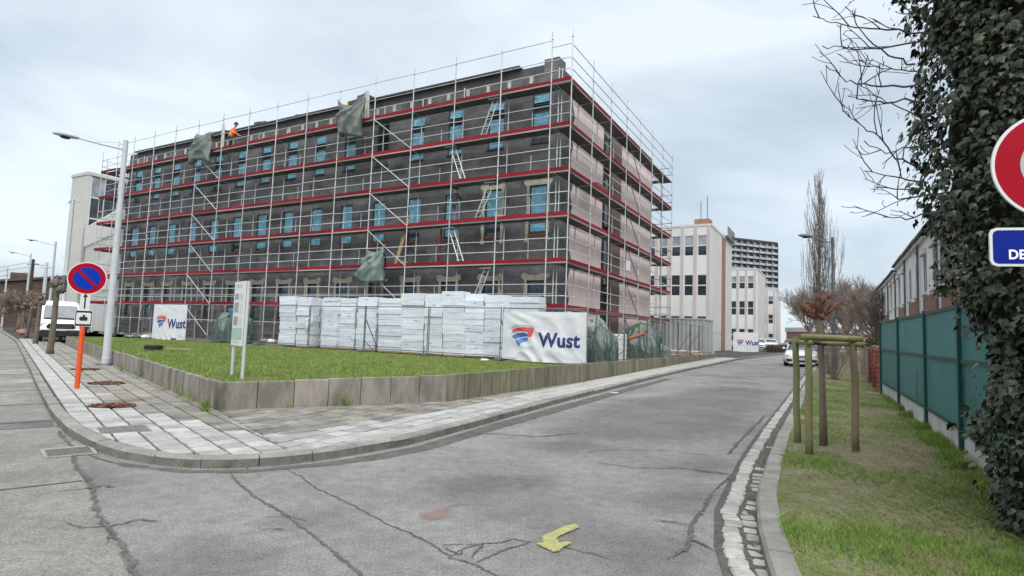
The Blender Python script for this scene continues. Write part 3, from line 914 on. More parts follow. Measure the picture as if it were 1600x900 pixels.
# ================================================================ RIGHT-HAND VERGE
KR = [(1.25, 1.2), (1.36, 2.2), (1.55, 3.2), (1.82, 4.08), (2.1, 4.89), (2.42, 5.68), (2.76, 6.38), (3.48, 7.79), (4.52, 9.75), (6.86, 13.95), (8.91, 17.7), (12.6, 24.4), (20.5, 38.6), (32, 58), (46, 80)]
kerb_r = bpy.data.objects.new('verge_kerb', None); col.objects.link(kerb_r); tag(kerb_r, kind='structure')
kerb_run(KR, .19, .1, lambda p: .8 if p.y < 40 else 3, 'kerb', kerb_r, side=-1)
_vi = offset(KR, -.15)
_vo = [(4.2, 0.6), (4.3, 1.6), (4.5, 2.6), (4.8, 3.6), (5.2, 4.6), (5.5, 5.6), (5.9, 6.3), (6.4, 7.4), (8.2, 10.6), (10.3, 14.3), (12.2, 18), (15.5, 24.4), (23.2, 38.6), (34.5, 58), (49, 80)]
verge = tag(strip_sheet('verge', _vi, [Vector(p + (0,)) for p in _vo], .085, 'verge'), kind='structure')
tag(strip_sheet('garden_ground', [Vector((p[0] - .5, p[1], 0)) for p in _vo], [Vector((p[0] + 60, p[1] - 25, 0)) for p in _vo], .07, 'verge', zfun=gz), kind='structure')

# cobble gutter
gut = bpy.data.objects.new('gutter', None); col.objects.link(gut); tag(gut, kind='structure')
CL = [(1.3, 2.4), (1.42, 3.3), (1.56, 4.05), (1.7, 4.62), (2.03, 5.54), (2.38, 6.25), (3.11, 7.73), (3.84, 9.1), (5.0, 11.2), (7.94, 16.45), (11.43, 22.7), (15.5, 30)]
strip_sheet('gutter_bed', offset(CL, .05), [Vector(p + (0,)) for p in [(1.45, 2.4), (1.6, 3.3), (1.83, 4.05), (2.05, 4.7), (2.44, 5.65), (2.78, 6.35), (3.5, 7.75), (4.3, 9.3), (5.5, 11.4), (8.3, 16.5), (11.8, 22.7), (15.9, 30)]], .005, 'bed', gut)


def cobble_me():
    b = MB()
    x, y, z = .5, .5, 1
    rg = lambda f, zz: [(sx * x * f + rnd.uniform(-.04, .04), sy * y * f + rnd.uniform(-.04, .04), zz + rnd.uniform(-.05, .05)) for sx, sy in ((-1, -.8), (-.8, -1), (.8, -1), (1, -.8), (1, .8), (.8, 1), (-.8, 1), (-1, .8))]
    V = rg(1, 0) + rg(1, .65) + rg(.84, .95)
    b.add(V, [(i, (i + 1) % 8, 8 + (i + 1) % 8, 8 + i) for i in range(8)] + [(8 + i, 8 + (i + 1) % 8, 16 + (i + 1) % 8, 16 + i) for i in range(8)] + [tuple(range(16, 24))])
    return b.me('cobble', MAT['cobble'])


cob = [cobble_me() for _ in range(8)]
rc = resample(CL, .19)
for i, p in enumerate(rc[:-1]):
    t = (rc[i + 1] - p).normalized(); nn = Vector((t.y, -t.x, 0)); az = math.atan2(t.y, t.x) + rnd.gauss(0, .06)
    if i > 160: break
    q = p + nn * (.085 + rnd.gauss(0, .006)); near = i < 55
    inst('cobble', cob[rnd.randrange(8)], gut, (q.x, q.y, gz(q.x, q.y) - .01), (rnd.gauss(0, .03), rnd.gauss(0, .03), az), (.165 + rnd.uniform(-.015, .01), .145 + rnd.uniform(-.012, .012), .034 + rnd.uniform(-.006, .006)))
    d = p.y
    if (i % 1 == 0) and (d < 7.7 or (8.6 < d < 9.4)) and rnd.random() < .8:
        q = p + nn * (.245 + rnd.gauss(0, .012)) + t * .08
        inst('cobble', cob[rnd.randrange(8)], gut, (q.x, q.y, gz(q.x, q.y) - .016), (rnd.gauss(0, .06), rnd.gauss(0, .06), az), (.15 * rnd.uniform(.7, 1), .125 * rnd.uniform(.75, 1.05), .03 + rnd.uniform(-.008, .004)))

# verge grass and straw
vpoly = [(p.x, p.y) for p in offset(KR, -.17)][:12] + [(p[0] - .05, p[1]) for p in _vo[:12]][::-1]
n = 900000
X = nrs.uniform(1, 16, n); Y = 2.9 + 21 * nrs.uniform(0, 1, n) ** 2.3
k_ = inside(vpoly, X, Y); X, Y = X[k_], Y[k_]
lat = X * .872 - Y * .4896                                # across the verge, fence at about 1.6
g_ = pnoise(X, Y, .75, 3.1) + .5 * pnoise(X, Y, 2.3, 1.7)
s0 = X * .4896 + Y * .872
bare = np.exp(-((lat - .75) / .45) ** 2) * np.exp(-((s0 - 8.2) / 2.2) ** 2) * .65 + np.exp(-((lat - .3) / .3) ** 2) * np.exp(-((s0 - 12) / 4) ** 2) * .5
pr = np.clip(.88 + .7 * g_ - bare, .08, 1) * np.clip(1.15 - (Y - 6) * .03, .4, 1)
k_ = nrs.uniform(0, 1, len(X)) < pr
X, Y, g_ = X[k_], Y[k_], g_[k_]
P = np.stack([X, Y, np.array([gz(x, y) for x, y in zip(X, Y)]) + .082], 1)
tag(inst('verge_grass', blades('verge_grass', P, .022 + .048 * np.clip(g_ + .4, 0, 1), .006, MAT['verge_blade'], 1.3)), 'patchy grass and moss on the right-hand verge', 'grass', kind='stuff')
# tufts along the foot of the fence
n = 26000
s_ = nrs.uniform(7, 24, n); la = 1.42 + np.abs(nrs.normal(0, .12, n)) * -1 + .12
X = s_ * .4896 + la * .872; Y = s_ * .872 - la * .4896
k_ = pnoise(X, Y, 1.1, 9) > -.05; X, Y = X[k_], Y[k_]
P = np.stack([X, Y, np.array([gz(x, y) for x, y in zip(X, Y)]) + .08], 1)
tag(inst('fence_grass', blades('fence_grass', P, .13, .012, MAT['blade'], .8)), 'longer grass tufts along the foot of the green fence', 'grass', kind='stuff')
# dead stalks and cut straw
b = MB()
for i in range(2600):
    s1 = rnd.gauss(8.4, 2.6); l1 = rnd.gauss(.75, .42)
    if not 6 < s1 < 20 or not -.2 < l1 < 1.5: continue
    x, y = s1 * .4896 + l1 * .872, s1 * .872 - l1 * .4896
    a = rnd.uniform(0, 3.14); L = abs(rnd.gauss(.05, .045)) + .015; z = gz(x, y) + .1 + rnd.uniform(0, .03)
    b.tube((x, y, z), (x + L * math.cos(a), y + L * math.sin(a), z + rnd.uniform(-.01, .05) * (2 if rnd.random() < .1 else 1)), rnd.uniform(.0009, .002), n=3, cap=False)
for i in range(12):
    s1 = rnd.gauss(9.2, 1.2); l1 = rnd.gauss(.7, .3); x, y = s1 * .4896 + l1 * .872, s1 * .872 - l1 * .4896; a = rnd.uniform(0, 3.14); L = rnd.uniform(.25, .6)
    b.tube((x, y, .11), (x + L * math.cos(a), y + L * math.sin(a), .12 + rnd.uniform(0, .12)), .003, n=4)
tag(b.build('straw', MAT['straw']), 'dry straw and dead stalks scattered on the verge', 'straw', kind='stuff')
# moss and grass in the gutter and along the wall foot
xs, ys = [], []
for p in resample(KR[3:9], .01): 
    if noise.noise((p.x * 3, p.y * 3, 0)) > .1: xs.append(p.x - .05 + rnd.gauss(0, .03)); ys.append(p.y + .02 + rnd.gauss(0, .02))
P = np.stack([xs, ys, np.full(len(xs), .01)], 1)
tag(inst('gutter_grass', blades('gutter_grass', P, .04, .008, MAT['verge_blade'], .9)), 'moss and grass growing between the gutter stones', 'grass', kind='stuff')
pts = []
for (x, y, m_) in [(-5.05, 9.75, 150), (-3.95, 10.45, 40), (-3.05, 11.02, 80), (-5.9, 10.8, 70), (-6.5, 11.5, 60), (-7.4, 12.5, 60), (-9.5, 14.9, 50), (-11, 16.5, 60)]:
    for i in range(m_): pts.append((x + rnd.gauss(0, .045), y + rnd.gauss(0, .04) - .02, .1 + abs(rnd.gauss(0, .12))))
tag(inst('wall_weeds', blades('wall_weeds', np.array(pts), .09, .014, MAT['blade'], .9)), 'weeds sprouting at the foot of the retaining wall', 'weeds', kind='stuff')
pts = []
for a, b_ in zip(WL, WL[1:]):
    L = math.dist(a, b_)
    for i in range(int(L * 26)):
        f = rnd.random(); x, y = a[0] + (b_[0] - a[0]) * f, a[1] + (b_[1] - a[1]) * f
        if noise.noise((x * 1.3, y * 1.3, 4)) > .0: pts.append((x + rnd.gauss(.02, .02), y - .03 + rnd.gauss(0, .02), .115 + gz(x, y)))
tag(inst('wall_foot_moss', blades('wall_foot_moss', np.array(pts), .05, .014, MAT['verge_blade'], .9)), 'moss and short grass along the foot of the retaining wall', 'moss', kind='stuff')
pts = []
for p in resample(offset(KL[5:22], -.03), .03):
    if noise.noise((p.x * 2.2, p.y * 2.2, 7)) > .12: pts.append((p.x + rnd.gauss(0, .025), p.y + rnd.gauss(0, .025), .003 + gz(p.x, p.y)))
tag(inst('kerb_foot_moss', blades('kerb_foot_moss', np.array(pts), .03, .012, MAT['verge_blade'], 1.1)), 'moss in the gutter line below the curved kerb', 'moss', kind='stuff')

# ---- green sheet fence on a white base
gf = thing('green_fence', 'tall dark green panel fence with green posts on a white concrete base', 'fence')
FP = [(11.75, 18.35), (11.2, 17.36), (9.5, 14.05), (7.85, 10.85), (6.5, 8.29), (5.66, 6.65), (4.75, 4.85), (3.9, 3.2)][1:]
for i, (a, b_) in enumerate(zip(FP, FP[1:])):
    A, B = Vector(a + (0,)), Vector(b_ + (0,))
    t = (B - A).normalized(); L = (B - A).length; nn = Vector((t.y, -t.x, 0))          # towards the road
    if nn.dot(Vector((-1, 0, 0))) < 0: nn = -nn
    z = .08
    g0, g1 = gz(*a), gz(*b_)
    ZM = 1.42
    for (za, zb, mn) in ((.46, ZM - .025, 'fence_green'), (ZM + .025, 2.2, 'fence_green_upper')):
        b = MB()
        V = []
        nu = 25
        for k in range(nu):
            f = k / (nu - 1); q = A + t * (.05 + (L - .1) * f) + nn * (.006 + .004 * math.sin(f * 9 + i))
            g = g0 + (g1 - g0) * f
            V += [tuple(q + Vector((0, 0, za + g))), tuple(q + Vector((0, 0, zb + g))), tuple(q - nn * .03 + Vector((0, 0, za + g))), tuple(q - nn * .03 + Vector((0, 0, zb + g)))]
        F = []
        for k in range(nu - 1): F += [(4 * k, 4 * k + 4, 4 * k + 5, 4 * k + 1), (4 * k + 2, 4 * k + 3, 4 * k + 7, 4 * k + 6), (4 * k + 1, 4 * k + 5, 4 * k + 7, 4 * k + 3), (4 * k, 4 * k + 2, 4 * k + 6, 4 * k + 4)]
        b.add(V, F); b.build('panel', MAT[mn], gf, smooth=False)
    for (zc, hh, ww) in ((ZM, .03, .03), (.455, .025, .03), (2.215, .03, .03)):
        b = MB(); V = []
        for (p, g) in ((A, g0), (B, g1)):
            for u, v in ((-.035, -hh), (ww, -hh), (ww, hh), (-.035, hh)): V.append(tuple(p + nn * u + Vector((0, 0, zc + v + g))))
        b.add(V, [(0, 4, 5, 1), (1, 5, 6, 2), (2, 6, 7, 3), (3, 7, 4, 0), (0, 1, 2, 3), (7, 6, 5, 4)]); b.build('rail', MAT['fence_post'], gf)
    b = MB(); V = []
    for (p, g) in ((A + t * .04, g0), (B - t * .04, g1)):
        for u, v in ((-.06, -.15), (.0, -.15), (.0, .42), (-.06, .42)): V.append(tuple(p + nn * u + Vector((0, 0, v + g))))
    b.add(V, [(0, 4, 5, 1), (1, 5, 6, 2), (2, 6, 7, 3), (3, 7, 4, 0), (0, 1, 2, 3), (7, 6, 5, 4)]); b.build('base_slab', MAT['fence_base'], gf)
for p in FP:
    t = Vector((.4896, .872, 0))
    o = MB().cbox(-.045, .045, -.04, .055, -.1, 2.28, .008).build('post', MAT['fence_post'], gf, (p[0], p[1], gz(*p)), (0, 0, R(61.5)))

# ---- red brick pillars and low garden walls beyond the fence
bw = thing('brick_garden_wall', 'low red brick garden wall with square pillars past the green fence', 'wall', (0, 0, 0))
bri = MB().cbox(-.5, .5, -.5, .5, 0, 1, .04).me('brick', MAT['brick'])
for k, s1 in enumerate([21.35, 23.6, 26.2, 28.6, 31.4, 34]):
    la = 1.42
    x, y = s1 * .4896 + la * .872, s1 * .872 - la * .4896; g = gz(x, y) + .06
    hgt = 1.42 - (k > 1) * .1
    MB().box(-.22, .22, -.22, .22, 0, hgt - .02).build('pillar_core', MAT['mortar'], bw, (x, y, g), (0, 0, R(60.7)))
    MB().cbox(-.27, .27, -.27, .27, hgt - .02, hgt + .04, .01).build('pillar_cap', MAT['tan_brick'], bw, (x, y, g), (0, 0, R(60.7)))
    if k < 3:
        nr = int(hgt / .075)
        for r in range(nr):
            for c in range(2):
                for face in range(2):
                    off = (-.115 + c * .23) if r % 2 == 0 else (-.17 + c * .23)
                    u, v = (off, -.225) if face == 0 else (-.225, off)
                    lx = Vector((math.cos(R(60.7)), math.sin(R(60.7)), 0)); ly = Vector((-lx.y, lx.x, 0))
                    v2 = v if face == 1 else -.225
                    p = Vector((x, y, 0)) + (lx * u + ly * (-v) if face == 0 else lx * u + ly * (-v))
                    inst('brick', bri, bw, (p.x, p.y, g + r * .075 + .005), (0, 0, R(60.7)), (.215 if face == 0 else .03, .03 if face == 0 else .215, .064))
    if k < 5:
        s2 = [21.35, 23.6, 26.2, 28.6, 31.4, 34][k + 1]
        x2, y2 = s2 * .4896 + la * .872, s2 * .872 - la * .4896
        b = MB().box(.23, s2 - s1 - .23, -.1, .1, 0, .75); b.build('wall_run', MAT['brick'], bw, (x, y, g), (0, 0, R(60.7)))
        MB().cbox(.23, s2 - s1 - .23, -.13, .13, .75, .81, .01).build('coping', MAT['tan_brick'], bw, (x, y, g), (0, 0, R(60.7)))

# ---- sapling with three stakes
def pole(name, p0, p1, r, m, parent, n=10, wob=.006, taper=.92):
    b = MB(); N = 6
    pts = [Vector(p0).lerp(Vector(p1), i / N) + Vector((rnd.gauss(0, wob), rnd.gauss(0, wob), 0)) * (0 < i < N) for i in range(N + 1)]
    b.path(pts, [r * (1 - (1 - taper) * i / N) for i in range(N + 1)], n)
    return b.build(name, MAT[m], parent, smooth=True)


tf = thing('tree_stake_frame', 'frame of three round timber stakes joined by crossbars round the young tree', 'tree stakes')
S = [(4.17, 8.03), (4.97, 8.3), (4.45, 8.92)]
for k, p in enumerate(S): pole('stake', (p[0], p[1], .05), (p[0] - .01 * k, p[1] + .02, 1.66 + .02 * k), .05, 'stake' if k != 1 else 'stake_brown', tf)
ax = Vector((.9439, .33, 0))
for k, (a, b_) in enumerate([(0, 1), (0, 2), (1, 2)]):
    A, B = Vector(S[a] + (1.69,)), Vector(S[b_] + (1.69,)); d = (B - A).normalized()
    if k: A = A + Vector((0, 0, -.075)); B = B + Vector((0, 0, -.075))
    pole('crossbar', A - d * .12, B + d * .12, .046 if k == 0 else .035, 'stake', tf, taper=1, wob=.003)
MB().path([(4.45, 8.5, 1.63), (4.62, 8.56, 1.6), (4.8, 8.6, 1.6), (4.95, 8.5, 1.63)], .02, 6).build('rubber_strap', MAT['black'], tf)
yt = thing('pollarded_sapling', 'young pollarded tree with reddish knobbly head between wooden stakes', 'tree')
b = MB()
b.path([(4.74, 8.72, .05), (4.72, 8.7, .6), (4.70, 8.68, 1.2), (4.66, 8.66, 1.75), (4.64, 8.65, 2.0), (4.64, 8.65, 2.12)], [.058, .048, .044, .046, .06, .05], 10)
b.build('trunk', MAT['bark'], yt, smooth=True)
for i in range(9):
    a = i * .7 + rnd.uniform(-.25, .25); el = rnd.uniform(.12, .75) if i < 6 else rnd.uniform(.9, 1.4)
    c = Vector((4.64, 8.65, 2.0)); L = rnd.uniform(.2, .36)
    d = Vector((math.cos(a) * math.cos(el), math.sin(a) * math.cos(el), math.sin(el)))
    e = c + d * L
    b = MB(); b.path([c, c + d * L * .5 - Vector((0, 0, .02)), e], [.04, .032, .034], 7); o = b.build('limb', MAT['pollard_red'], yt, smooth=True)
    for j in range(rnd.choice((3, 4, 5))):
        q = c.lerp(e, rnd.uniform(.45, 1)); a2 = a + rnd.uniform(-1.3, 1.3); e2 = rnd.uniform(-.1, 1.2); l2 = rnd.uniform(.06, .17)
        d2 = Vector((math.cos(a2) * math.cos(e2), math.sin(a2) * math.cos(e2), math.sin(e2)))
        b = MB(); b.path([q, q + d2 * l2 * .5 + Vector((rnd.gauss(0, .01), 0, 0)), q + d2 * l2 + Vector((0, 0, .02))], [.022, .017, .016], 6); b.build('stub', MAT['pollard_red'], o, smooth=True)
b = MB()
bm = bmesh.new(); bmesh.ops.create_icosphere(bm, subdivisions=3, radius=.085)
for v in bm.verts: v.co *= 1 + .35 * noise.noise(v.co * 14); v.co += Vector((4.64, 8.65, 2.03))
me = bpy.data.meshes.new('knob'); bm.to_mesh(me); bm.free(); me.materials.append(MAT['pollard_red']); inst('knob', me, yt)

# ================================================================ THE BUILDING UNDER RENOVATION
BO = (C0.x, C0.y, 0)
bd = thing('school_building', 'four storey building in dark insulation render with blue filmed windows behind scaffolding', 'building', BO, TH)
YF, XS = 1.15, -1.15           # front plane, side plane (local)
BX0, BY1 = -37.5, 16.8
NW = 15
WX = [-(2.0 + 2.43 * i) for i in range(NW)]
ROWS = [(10.55, 12.95), (6.2, 8.5), (1.95, 4.05)]
WW = .88
xs = [BX0]
for x in reversed(WX): xs += [x - WW / 2, x + WW / 2]
xs.append(XS)
zs = [.3]
for a, c in reversed(ROWS): zs += [a, c]
zs.append(13.9)
b = MB()
for i in range(len(xs) - 1):
    for j in range(len(zs) - 1):
        if i % 2 == 1 and j % 2 == 1:            # opening: reveals
            x0, x1, z0, z1 = xs[i], xs[i + 1], zs[j], zs[j + 1]; d = .2
            V = [(x0, YF, z0), (x1, YF, z0), (x1, YF, z1), (x0, YF, z1), (x0, YF + d, z0), (x1, YF + d, z0), (x1, YF + d, z1), (x0, YF + d, z1)]
            b.add(V, [(0, 4, 5, 1)[::-1], (1, 5, 6, 2)[::-1], (2, 6, 7, 3)[::-1], (3, 7, 4, 0)[::-1]])
        else:
            b.add([(xs[i], YF, zs[j]), (xs[i + 1], YF, zs[j]), (xs[i + 1], YF, zs[j + 1]), (xs[i], YF, zs[j + 1])], [(0, 1, 2, 3)])
b.build('front_wall', MAT['dark_render'], bd)
# other walls (the side has a tall glazed slot)
SL = (7.3, 8.9)
b = MB()
b.add([(XS, YF, .3), (XS, 2.15, .3), (XS, 2.15, 13.9), (XS, YF, 13.9)], [(0, 1, 2, 3)])
b.add([(BX0, YF, .3), (BX0, BY1, .3), (BX0, BY1, 13.9), (BX0, YF, 13.9)], [(3, 2, 1, 0)])
b.add([(BX0, BY1, .3), (XS, BY1, .3), (XS, BY1, 13.9), (BX0, BY1, 13.9)], [(3, 2, 1, 0)])
b.build('rear_wall', MAT['dark_render'], bd)
b = MB().box(BX0 + .05, XS - .5, YF + .5, BY1 - .05, 13.6, 13.95); b.build('roof', MAT['dark_board'], bd)
for (y0, y1) in ((2.15, SL[0]), (10.3, BY1)):
    b = MB(); b.add([(XS - .3, y0, .3), (XS, y0, .3), (XS, y1, .3), (XS - .3, y1, .3), (XS - .3, y0, 13.9), (XS, y0, 13.9), (XS, y1, 13.9), (XS - .3, y1, 13.9)], [(1, 2, 6, 5), (0, 1, 5, 4), (2, 3, 7, 6)])
    b.build('insulated_side_wall', MAT['pink_board'], bd)
# ragged edge of the dark corner strip
pl = [(0, .3)]
for k in range(28): pl.append((.75 + .35 * (k % 3 == 0) * rnd.random() + rnd.uniform(-.05, .05) + (.25 if k % 7 == 3 else 0), .3 + 13.5 * k / 27))
pl.append((0, 13.8))
MB().plate(pl, (XS + .003, 2.1, 0), (0, 1, 0), (0, 0, 1), .012).build('corner_strip', MAT['dark_render'], bd)
MB().box(XS - .3, XS + .05, SL[1], 10.3, .3, 13.9).build('brown_pier', MAT['brown_render'], bd)
# glazed slot
MB().box(XS - .34, XS - .3, SL[0] - .05, SL[1] + .05, .3, 13.9).build('slot_back', MAT['frame_dark'], bd)
for fl in range(4):
    for s_ in range(2):
        z0 = 1.2 + fl * 3.3 - (.15 if fl == 0 else 0)
        y0 = SL[0] + .08 + s_ * .8
        f = MB()
        for q in ((y0, y0 + .06, z0, z0 + 2.9), (y0 + .66, y0 + .72, z0, z0 + 2.9), (y0 + .06, y0 + .66, z0, z0 + .06), (y0 + .06, y0 + .66, z0 + 2.84, z0 + 2.9), (y0 + .06, y0 + .66, z0 + 1.8, z0 + 1.87)):
            f.box(XS - .3, XS - .2, q[0], q[1], q[2], q[3])
        f = f.build('window', MAT['frame_dark'], bd)
        MB().box(XS - .27, XS - .25, y0 + .06, y0 + .66, z0 + .06, z0 + 2.84).build('pane', MAT['glass_bright' if s_ == 1 and fl != 0 else 'glass_dark'], f)
# front windows
w0, w1 = -WW / 2, WW / 2


def wframe(h):
    b = MB(); d0, d1 = YF + .1, YF + .17; t = .06
    b.box(w0, w0 + t, d0, d1, 0, h); b.box(w1 - t, w1, d0, d1, 0, h); b.box(w0 + t, w1 - t, d0, d1, 0, t); b.box(w0 + t, w1 - t, d0, d1, h - t, h)
    b.box(w0 + t, w1 - t, d0 + .005, d1, h * .42, h * .42 + .06); b.box(w0 + t, w1 - t, d0 + .005, d1, h * .76, h * .76 + .05)
    return b


pane_me = {}
for r, (za, zb) in enumerate(ROWS):
    h = zb - za
    fm = wframe(h).me('window', MAT['frame_dark'])
    pm = MB().box(w0 + .06, w1 - .06, YF + .13, YF + .15, .06, h - .06).me('pane', MAT['glass_dark' if r < 2 else 'glass_teal'])
    sm = MB().cbox(w0 - .05, w1 + .05, YF - .06, YF + .1, -.09, 0, .008).me('sill', MAT['sill_red' if r == 1 else 'frame_dark'])
    tops = {0: [(.80, .985), (.44, .74)], 1: [(.8, .985), (.46, .76), (.2, .38)], 2: []}[r]
    for i, x in enumerate(WX):
        o = inst('window', fm, bd, (x, 0, za))
        inst('pane', pm, o)
        inst('sill', sm, o)
        if (r == 0 and i == 4): continue
        segs = list(tops)
        if r == 0: segs = [(.80 + rnd.uniform(-.02, .02), .985), (.12 if rnd.random() < .5 else .3, .60 + rnd.uniform(-.03, .05))] + ([(.01, .1)] if rnd.random() < .6 else [])
        if r == 1: segs = [(.36 + rnd.uniform(-.03, .05), .985)] + ([(.06, .22)] if rnd.random() < .7 else [])
        if r == 2: segs = [(.05, .3)] if i in (4, 6, 9) else []
        for (f0, f1) in segs:           # crinkled protective film
            nx, nz = 7, 12; sd = rnd.uniform(0, 50)
            V = []
            for a in range(nz + 1):
                for c in range(nx + 1):
                    V.append((w0 + .05 + (WW - .1) * c / nx, YF + .098 - .03 * (1 - abs(noise.noise((c * .5 + sd, a * .33 + c * .2, sd)))) ** 4 - .008 * rnd.random(), h * (f0 + (f1 - f0) * a / nz)))
            fb = MB(); fb.add(V, [(a * (nx + 1) + c, a * (nx + 1) + c + 1, (a + 1) * (nx + 1) + c + 1, (a + 1) * (nx + 1) + c) for a in range(nz) for c in range(nx)])
            fb.build('protective_film', MAT['film_blue'], o)
# plaster bands round windows


def plaster_ring(h):
    a, t = WW / 2 + .01, .16
    out, inn = [], []
    J = lambda s_=.02: rnd.gauss(0, s_)
    L = [(-a - t, -.35), (-a - t - .06, -.28), (-a - t + .02, -.1)]
    for k in range(7): L.append((-a - t * (1 + .15 * math.sin(k * 1.9)) + J(), .1 + (h - .1) * k / 6))
    ears = [(-a - t - .13, h + .12), (-a - t - .1, h + .3), (-a - t + .06, h + .36), (-a + .1, h + .27)]
    L += ears
    full = L + [(0 + J(), h + .24)] + [(-p[0] + J(), p[1] + J()) for p in reversed(L)]
    inner = [(a, -.33), (a, h), (-a, h), (-a, -.33)]
    inner = [(a - .02, -.36), (a + .005, -.15), (a + .005, h + .005), (-a - .005, h + .005), (-a - .005, -.15), (-a + .02, -.36)]
    return full + inner


for r, idx in ((2, range(NW)), (1, (0, 1))):
    za, zb = ROWS[r]; h = zb - za
    for i in idx:
        MB().plate(plaster_ring(h), (WX[i], YF - .003, za), (1, 0, 0), (0, 0, 1), .02 + .002 * (i % 3)).build('plaster_surround', MAT['plaster'], bd)
# cornice: cream blocks, fascia boards, corner pier
for k in range(29):
    x = -2.55 - k * 1.205
    if rnd.random() < .08: continue
    MB().cbox(x - .1, x + .1, YF - .03, YF + .02, 13.46, 13.8 + rnd.uniform(-.03, .03), .006).build('cream_block', MAT['cream_block'], bd)
MB().box(BX0 - .02, -1.9, YF + .03, YF + .5, 13.9, 14.28).build('parapet', MAT['dark_board'], bd)
MB().box(BX0 + 1, -3.1, YF - .28, YF + .55, 14.28, 14.36).build('eaves_board', MAT['dark_board'], bd)
MB().box(-1.9, XS + .02, YF + .02, YF + .75, 13.9, 14.52).build('corner_pier', MAT['dark_render'], bd)
MB().box(XS - .45, XS + .03, YF + .76, BY1, 13.9, 14.12).build('side_coping', MAT['dark_board'], bd)
MB().box(BX0 - .01, XS, YF - .04, YF - .004, .3, 1.02).build('plinth', MAT['dark_board'], bd)

# ================================================================ SCAFFOLDS
LV = [2.75, 4.74, 6.75, 8.72, 10.72, 12.72]
FX = [-.94 - 2.6 * k for k in range(14)] + [-36.9]
BASE = ZL - .02


def standard_me(top, name='standard'):
    b = MB(); b.tube((0, 0, BASE + .1), (0, 0, top), .026, n=7)
    z = BASE + .3
    while z < top - .2:
        b.tube((0, 0, z), (0, 0, z + .03), .05, n=7); z += .99
    b.box(-.08, .08, -.08, .08, BASE, BASE + .012); b.tube((0, 0, BASE), (0, 0, BASE + .25), .018, n=6)
    return b.me(name, MAT['galv'], smooth=False)


def xbar(L, r=.021, m='galv'): return MB().tube((0, 0, 0), (L, 0, 0), r, n=6).me('guard_rail', MAT[m])


st_out, st_in, st_side = standard_me(15.05), standard_me(13.75), standard_me(14.75)
rail26, rail94, rail257 = xbar(2.6), xbar(.94), xbar(2.57)
tr73 = MB().tube((0, 0, 0), (0, .78, 0), .021, n=6).me('transom', MAT['galv'])


def deck_me(L, name='deck_board'):
    b = MB()
    for k in range(2): b.box(.01, L - .01, .06 + k * .335, .06 + k * .335 + .32, -.045, .0)
    return b.me(name, MAT['deck'])


def edge_me(L): return MB().box(.0, L, .028, .058, -.075, -.012).me('deck_edge', MAT['deck_edge'])


def toe_me(L, h=.16): return MB().box(.0, L, .03, .05, -.008, h).me('toe_board', MAT['scaf_red'])


D26, E26, T26 = deck_me(2.6), edge_me(2.6), toe_me(2.6)
D94, E94, T94 = deck_me(.94), edge_me(.94), toe_me(.94)
D257, E257, T257 = deck_me(2.57), edge_me(2.57), toe_me(2.57)
sf = thing('scaffold', 'long galvanised scaffold with red toe boards along the dark front facade', 'scaffold', BO, TH, 'scaffolds round the building')
for i, x in enumerate(FX):
    inst('standard', st_out, sf, (x, 0, rnd.uniform(-.05, .05)), (0, 0, rnd.uniform(0, 1)))
    inst('standard', st_in, sf, (x + .02, .76, rnd.uniform(-.3, .1)), (0, 0, rnd.uniform(0, 1)))
    for z in LV: inst('transom', tr73, sf, (x, 0, z - .06))
MID = MB().tube((0, 0, 0), (0, 0, 1.0), .019, n=6).me('post', MAT['galv'])
for i in range(14):
    x0 = FX[i + 1]; L = FX[i] - x0
    sx = L / 2.6
    for z in LV:
        inst('deck_board', D26, sf, (x0, 0, z), scale=(sx, 1, 1))
        inst('deck_edge', E26, sf, (x0, 0, z + (.0)), scale=(sx, 1, 1))
        inst('toe_board', T26, sf, (x0, rnd.gauss(0, .008), z + rnd.gauss(0, .008)), (rnd.gauss(0, .03), rnd.gauss(0, .004), rnd.gauss(0, .003)), scale=(sx, 1, 1))
        for dz in ((.5, 1.0) if z < 12 else (.5, 1.0, 1.92)):
            inst('guard_rail', rail26, sf, (x0, -.03, z + dz + rnd.gauss(0, .014)), (0, rnd.gauss(0, .004), 0), (sx, 1, 1))
    for z in [1.5] + LV[:-1]:
        inst('ledger', rail26, sf, (x0, .73, z + 1.9), scale=(sx, 1, 1))
        if i % 2 == 0 and z > 2: inst('ledger_post', MID, sf, (x0 + 1.3, .78, z + .1), scale=(1, 1, 1))
    if i not in (3,): inst('guard_rail', rail26, sf, (x0, 0, 1.75), scale=(sx, 1, 1))


def brace(parent, p0, p1, r=.022, m='galv', name='diagonal_brace'):
    return MB().tube(p0, p1, r, n=6).build(name, MAT[m], parent)


for bay in (3, 9):
    for k, z in enumerate([.75] + LV):
        z1 = (LV + [14.6])[k]
        if k == 6: continue
        brace(sf, (FX[bay + 1], -.05, z1 - .05), (FX[bay], -.05, z + .05))
# short return at the left gable
for y in (0.0, 2.4, 5.0):
    inst('standard', st_in, sf, (-38.3, y, 0)); inst('standard', st_in, sf, (-39.05, y, .6))
for z in LV:
    MB().box(-39.0, -38.35, 0, 5.0, z - .045, z).build('deck_board', MAT['deck'], sf)
    MB().box(-39.07, -39.05, -.03, 5.0, z, z + .16).build('toe_board', MAT['scaf_red'], sf)
    MB().box(-39.05, -36.9, -.055, -.035, z, z + .16).build('toe_board', MAT['scaf_red'], sf)
    MB().box(-38.35, -36.9, .05, .7, z - .046, z - .001).build('deck_board', MAT['deck'], sf)
    for dz in (.5, 1.0):
        MB().tube((-39.05, 0, z + dz), (-36.9, 0, z + dz), .021).build('guard_rail', MAT['galv'], sf)
        MB().tube((-39.05, 0, z + dz), (-39.05, 5, z + dz), .021).build('guard_rail', MAT['galv'], sf)
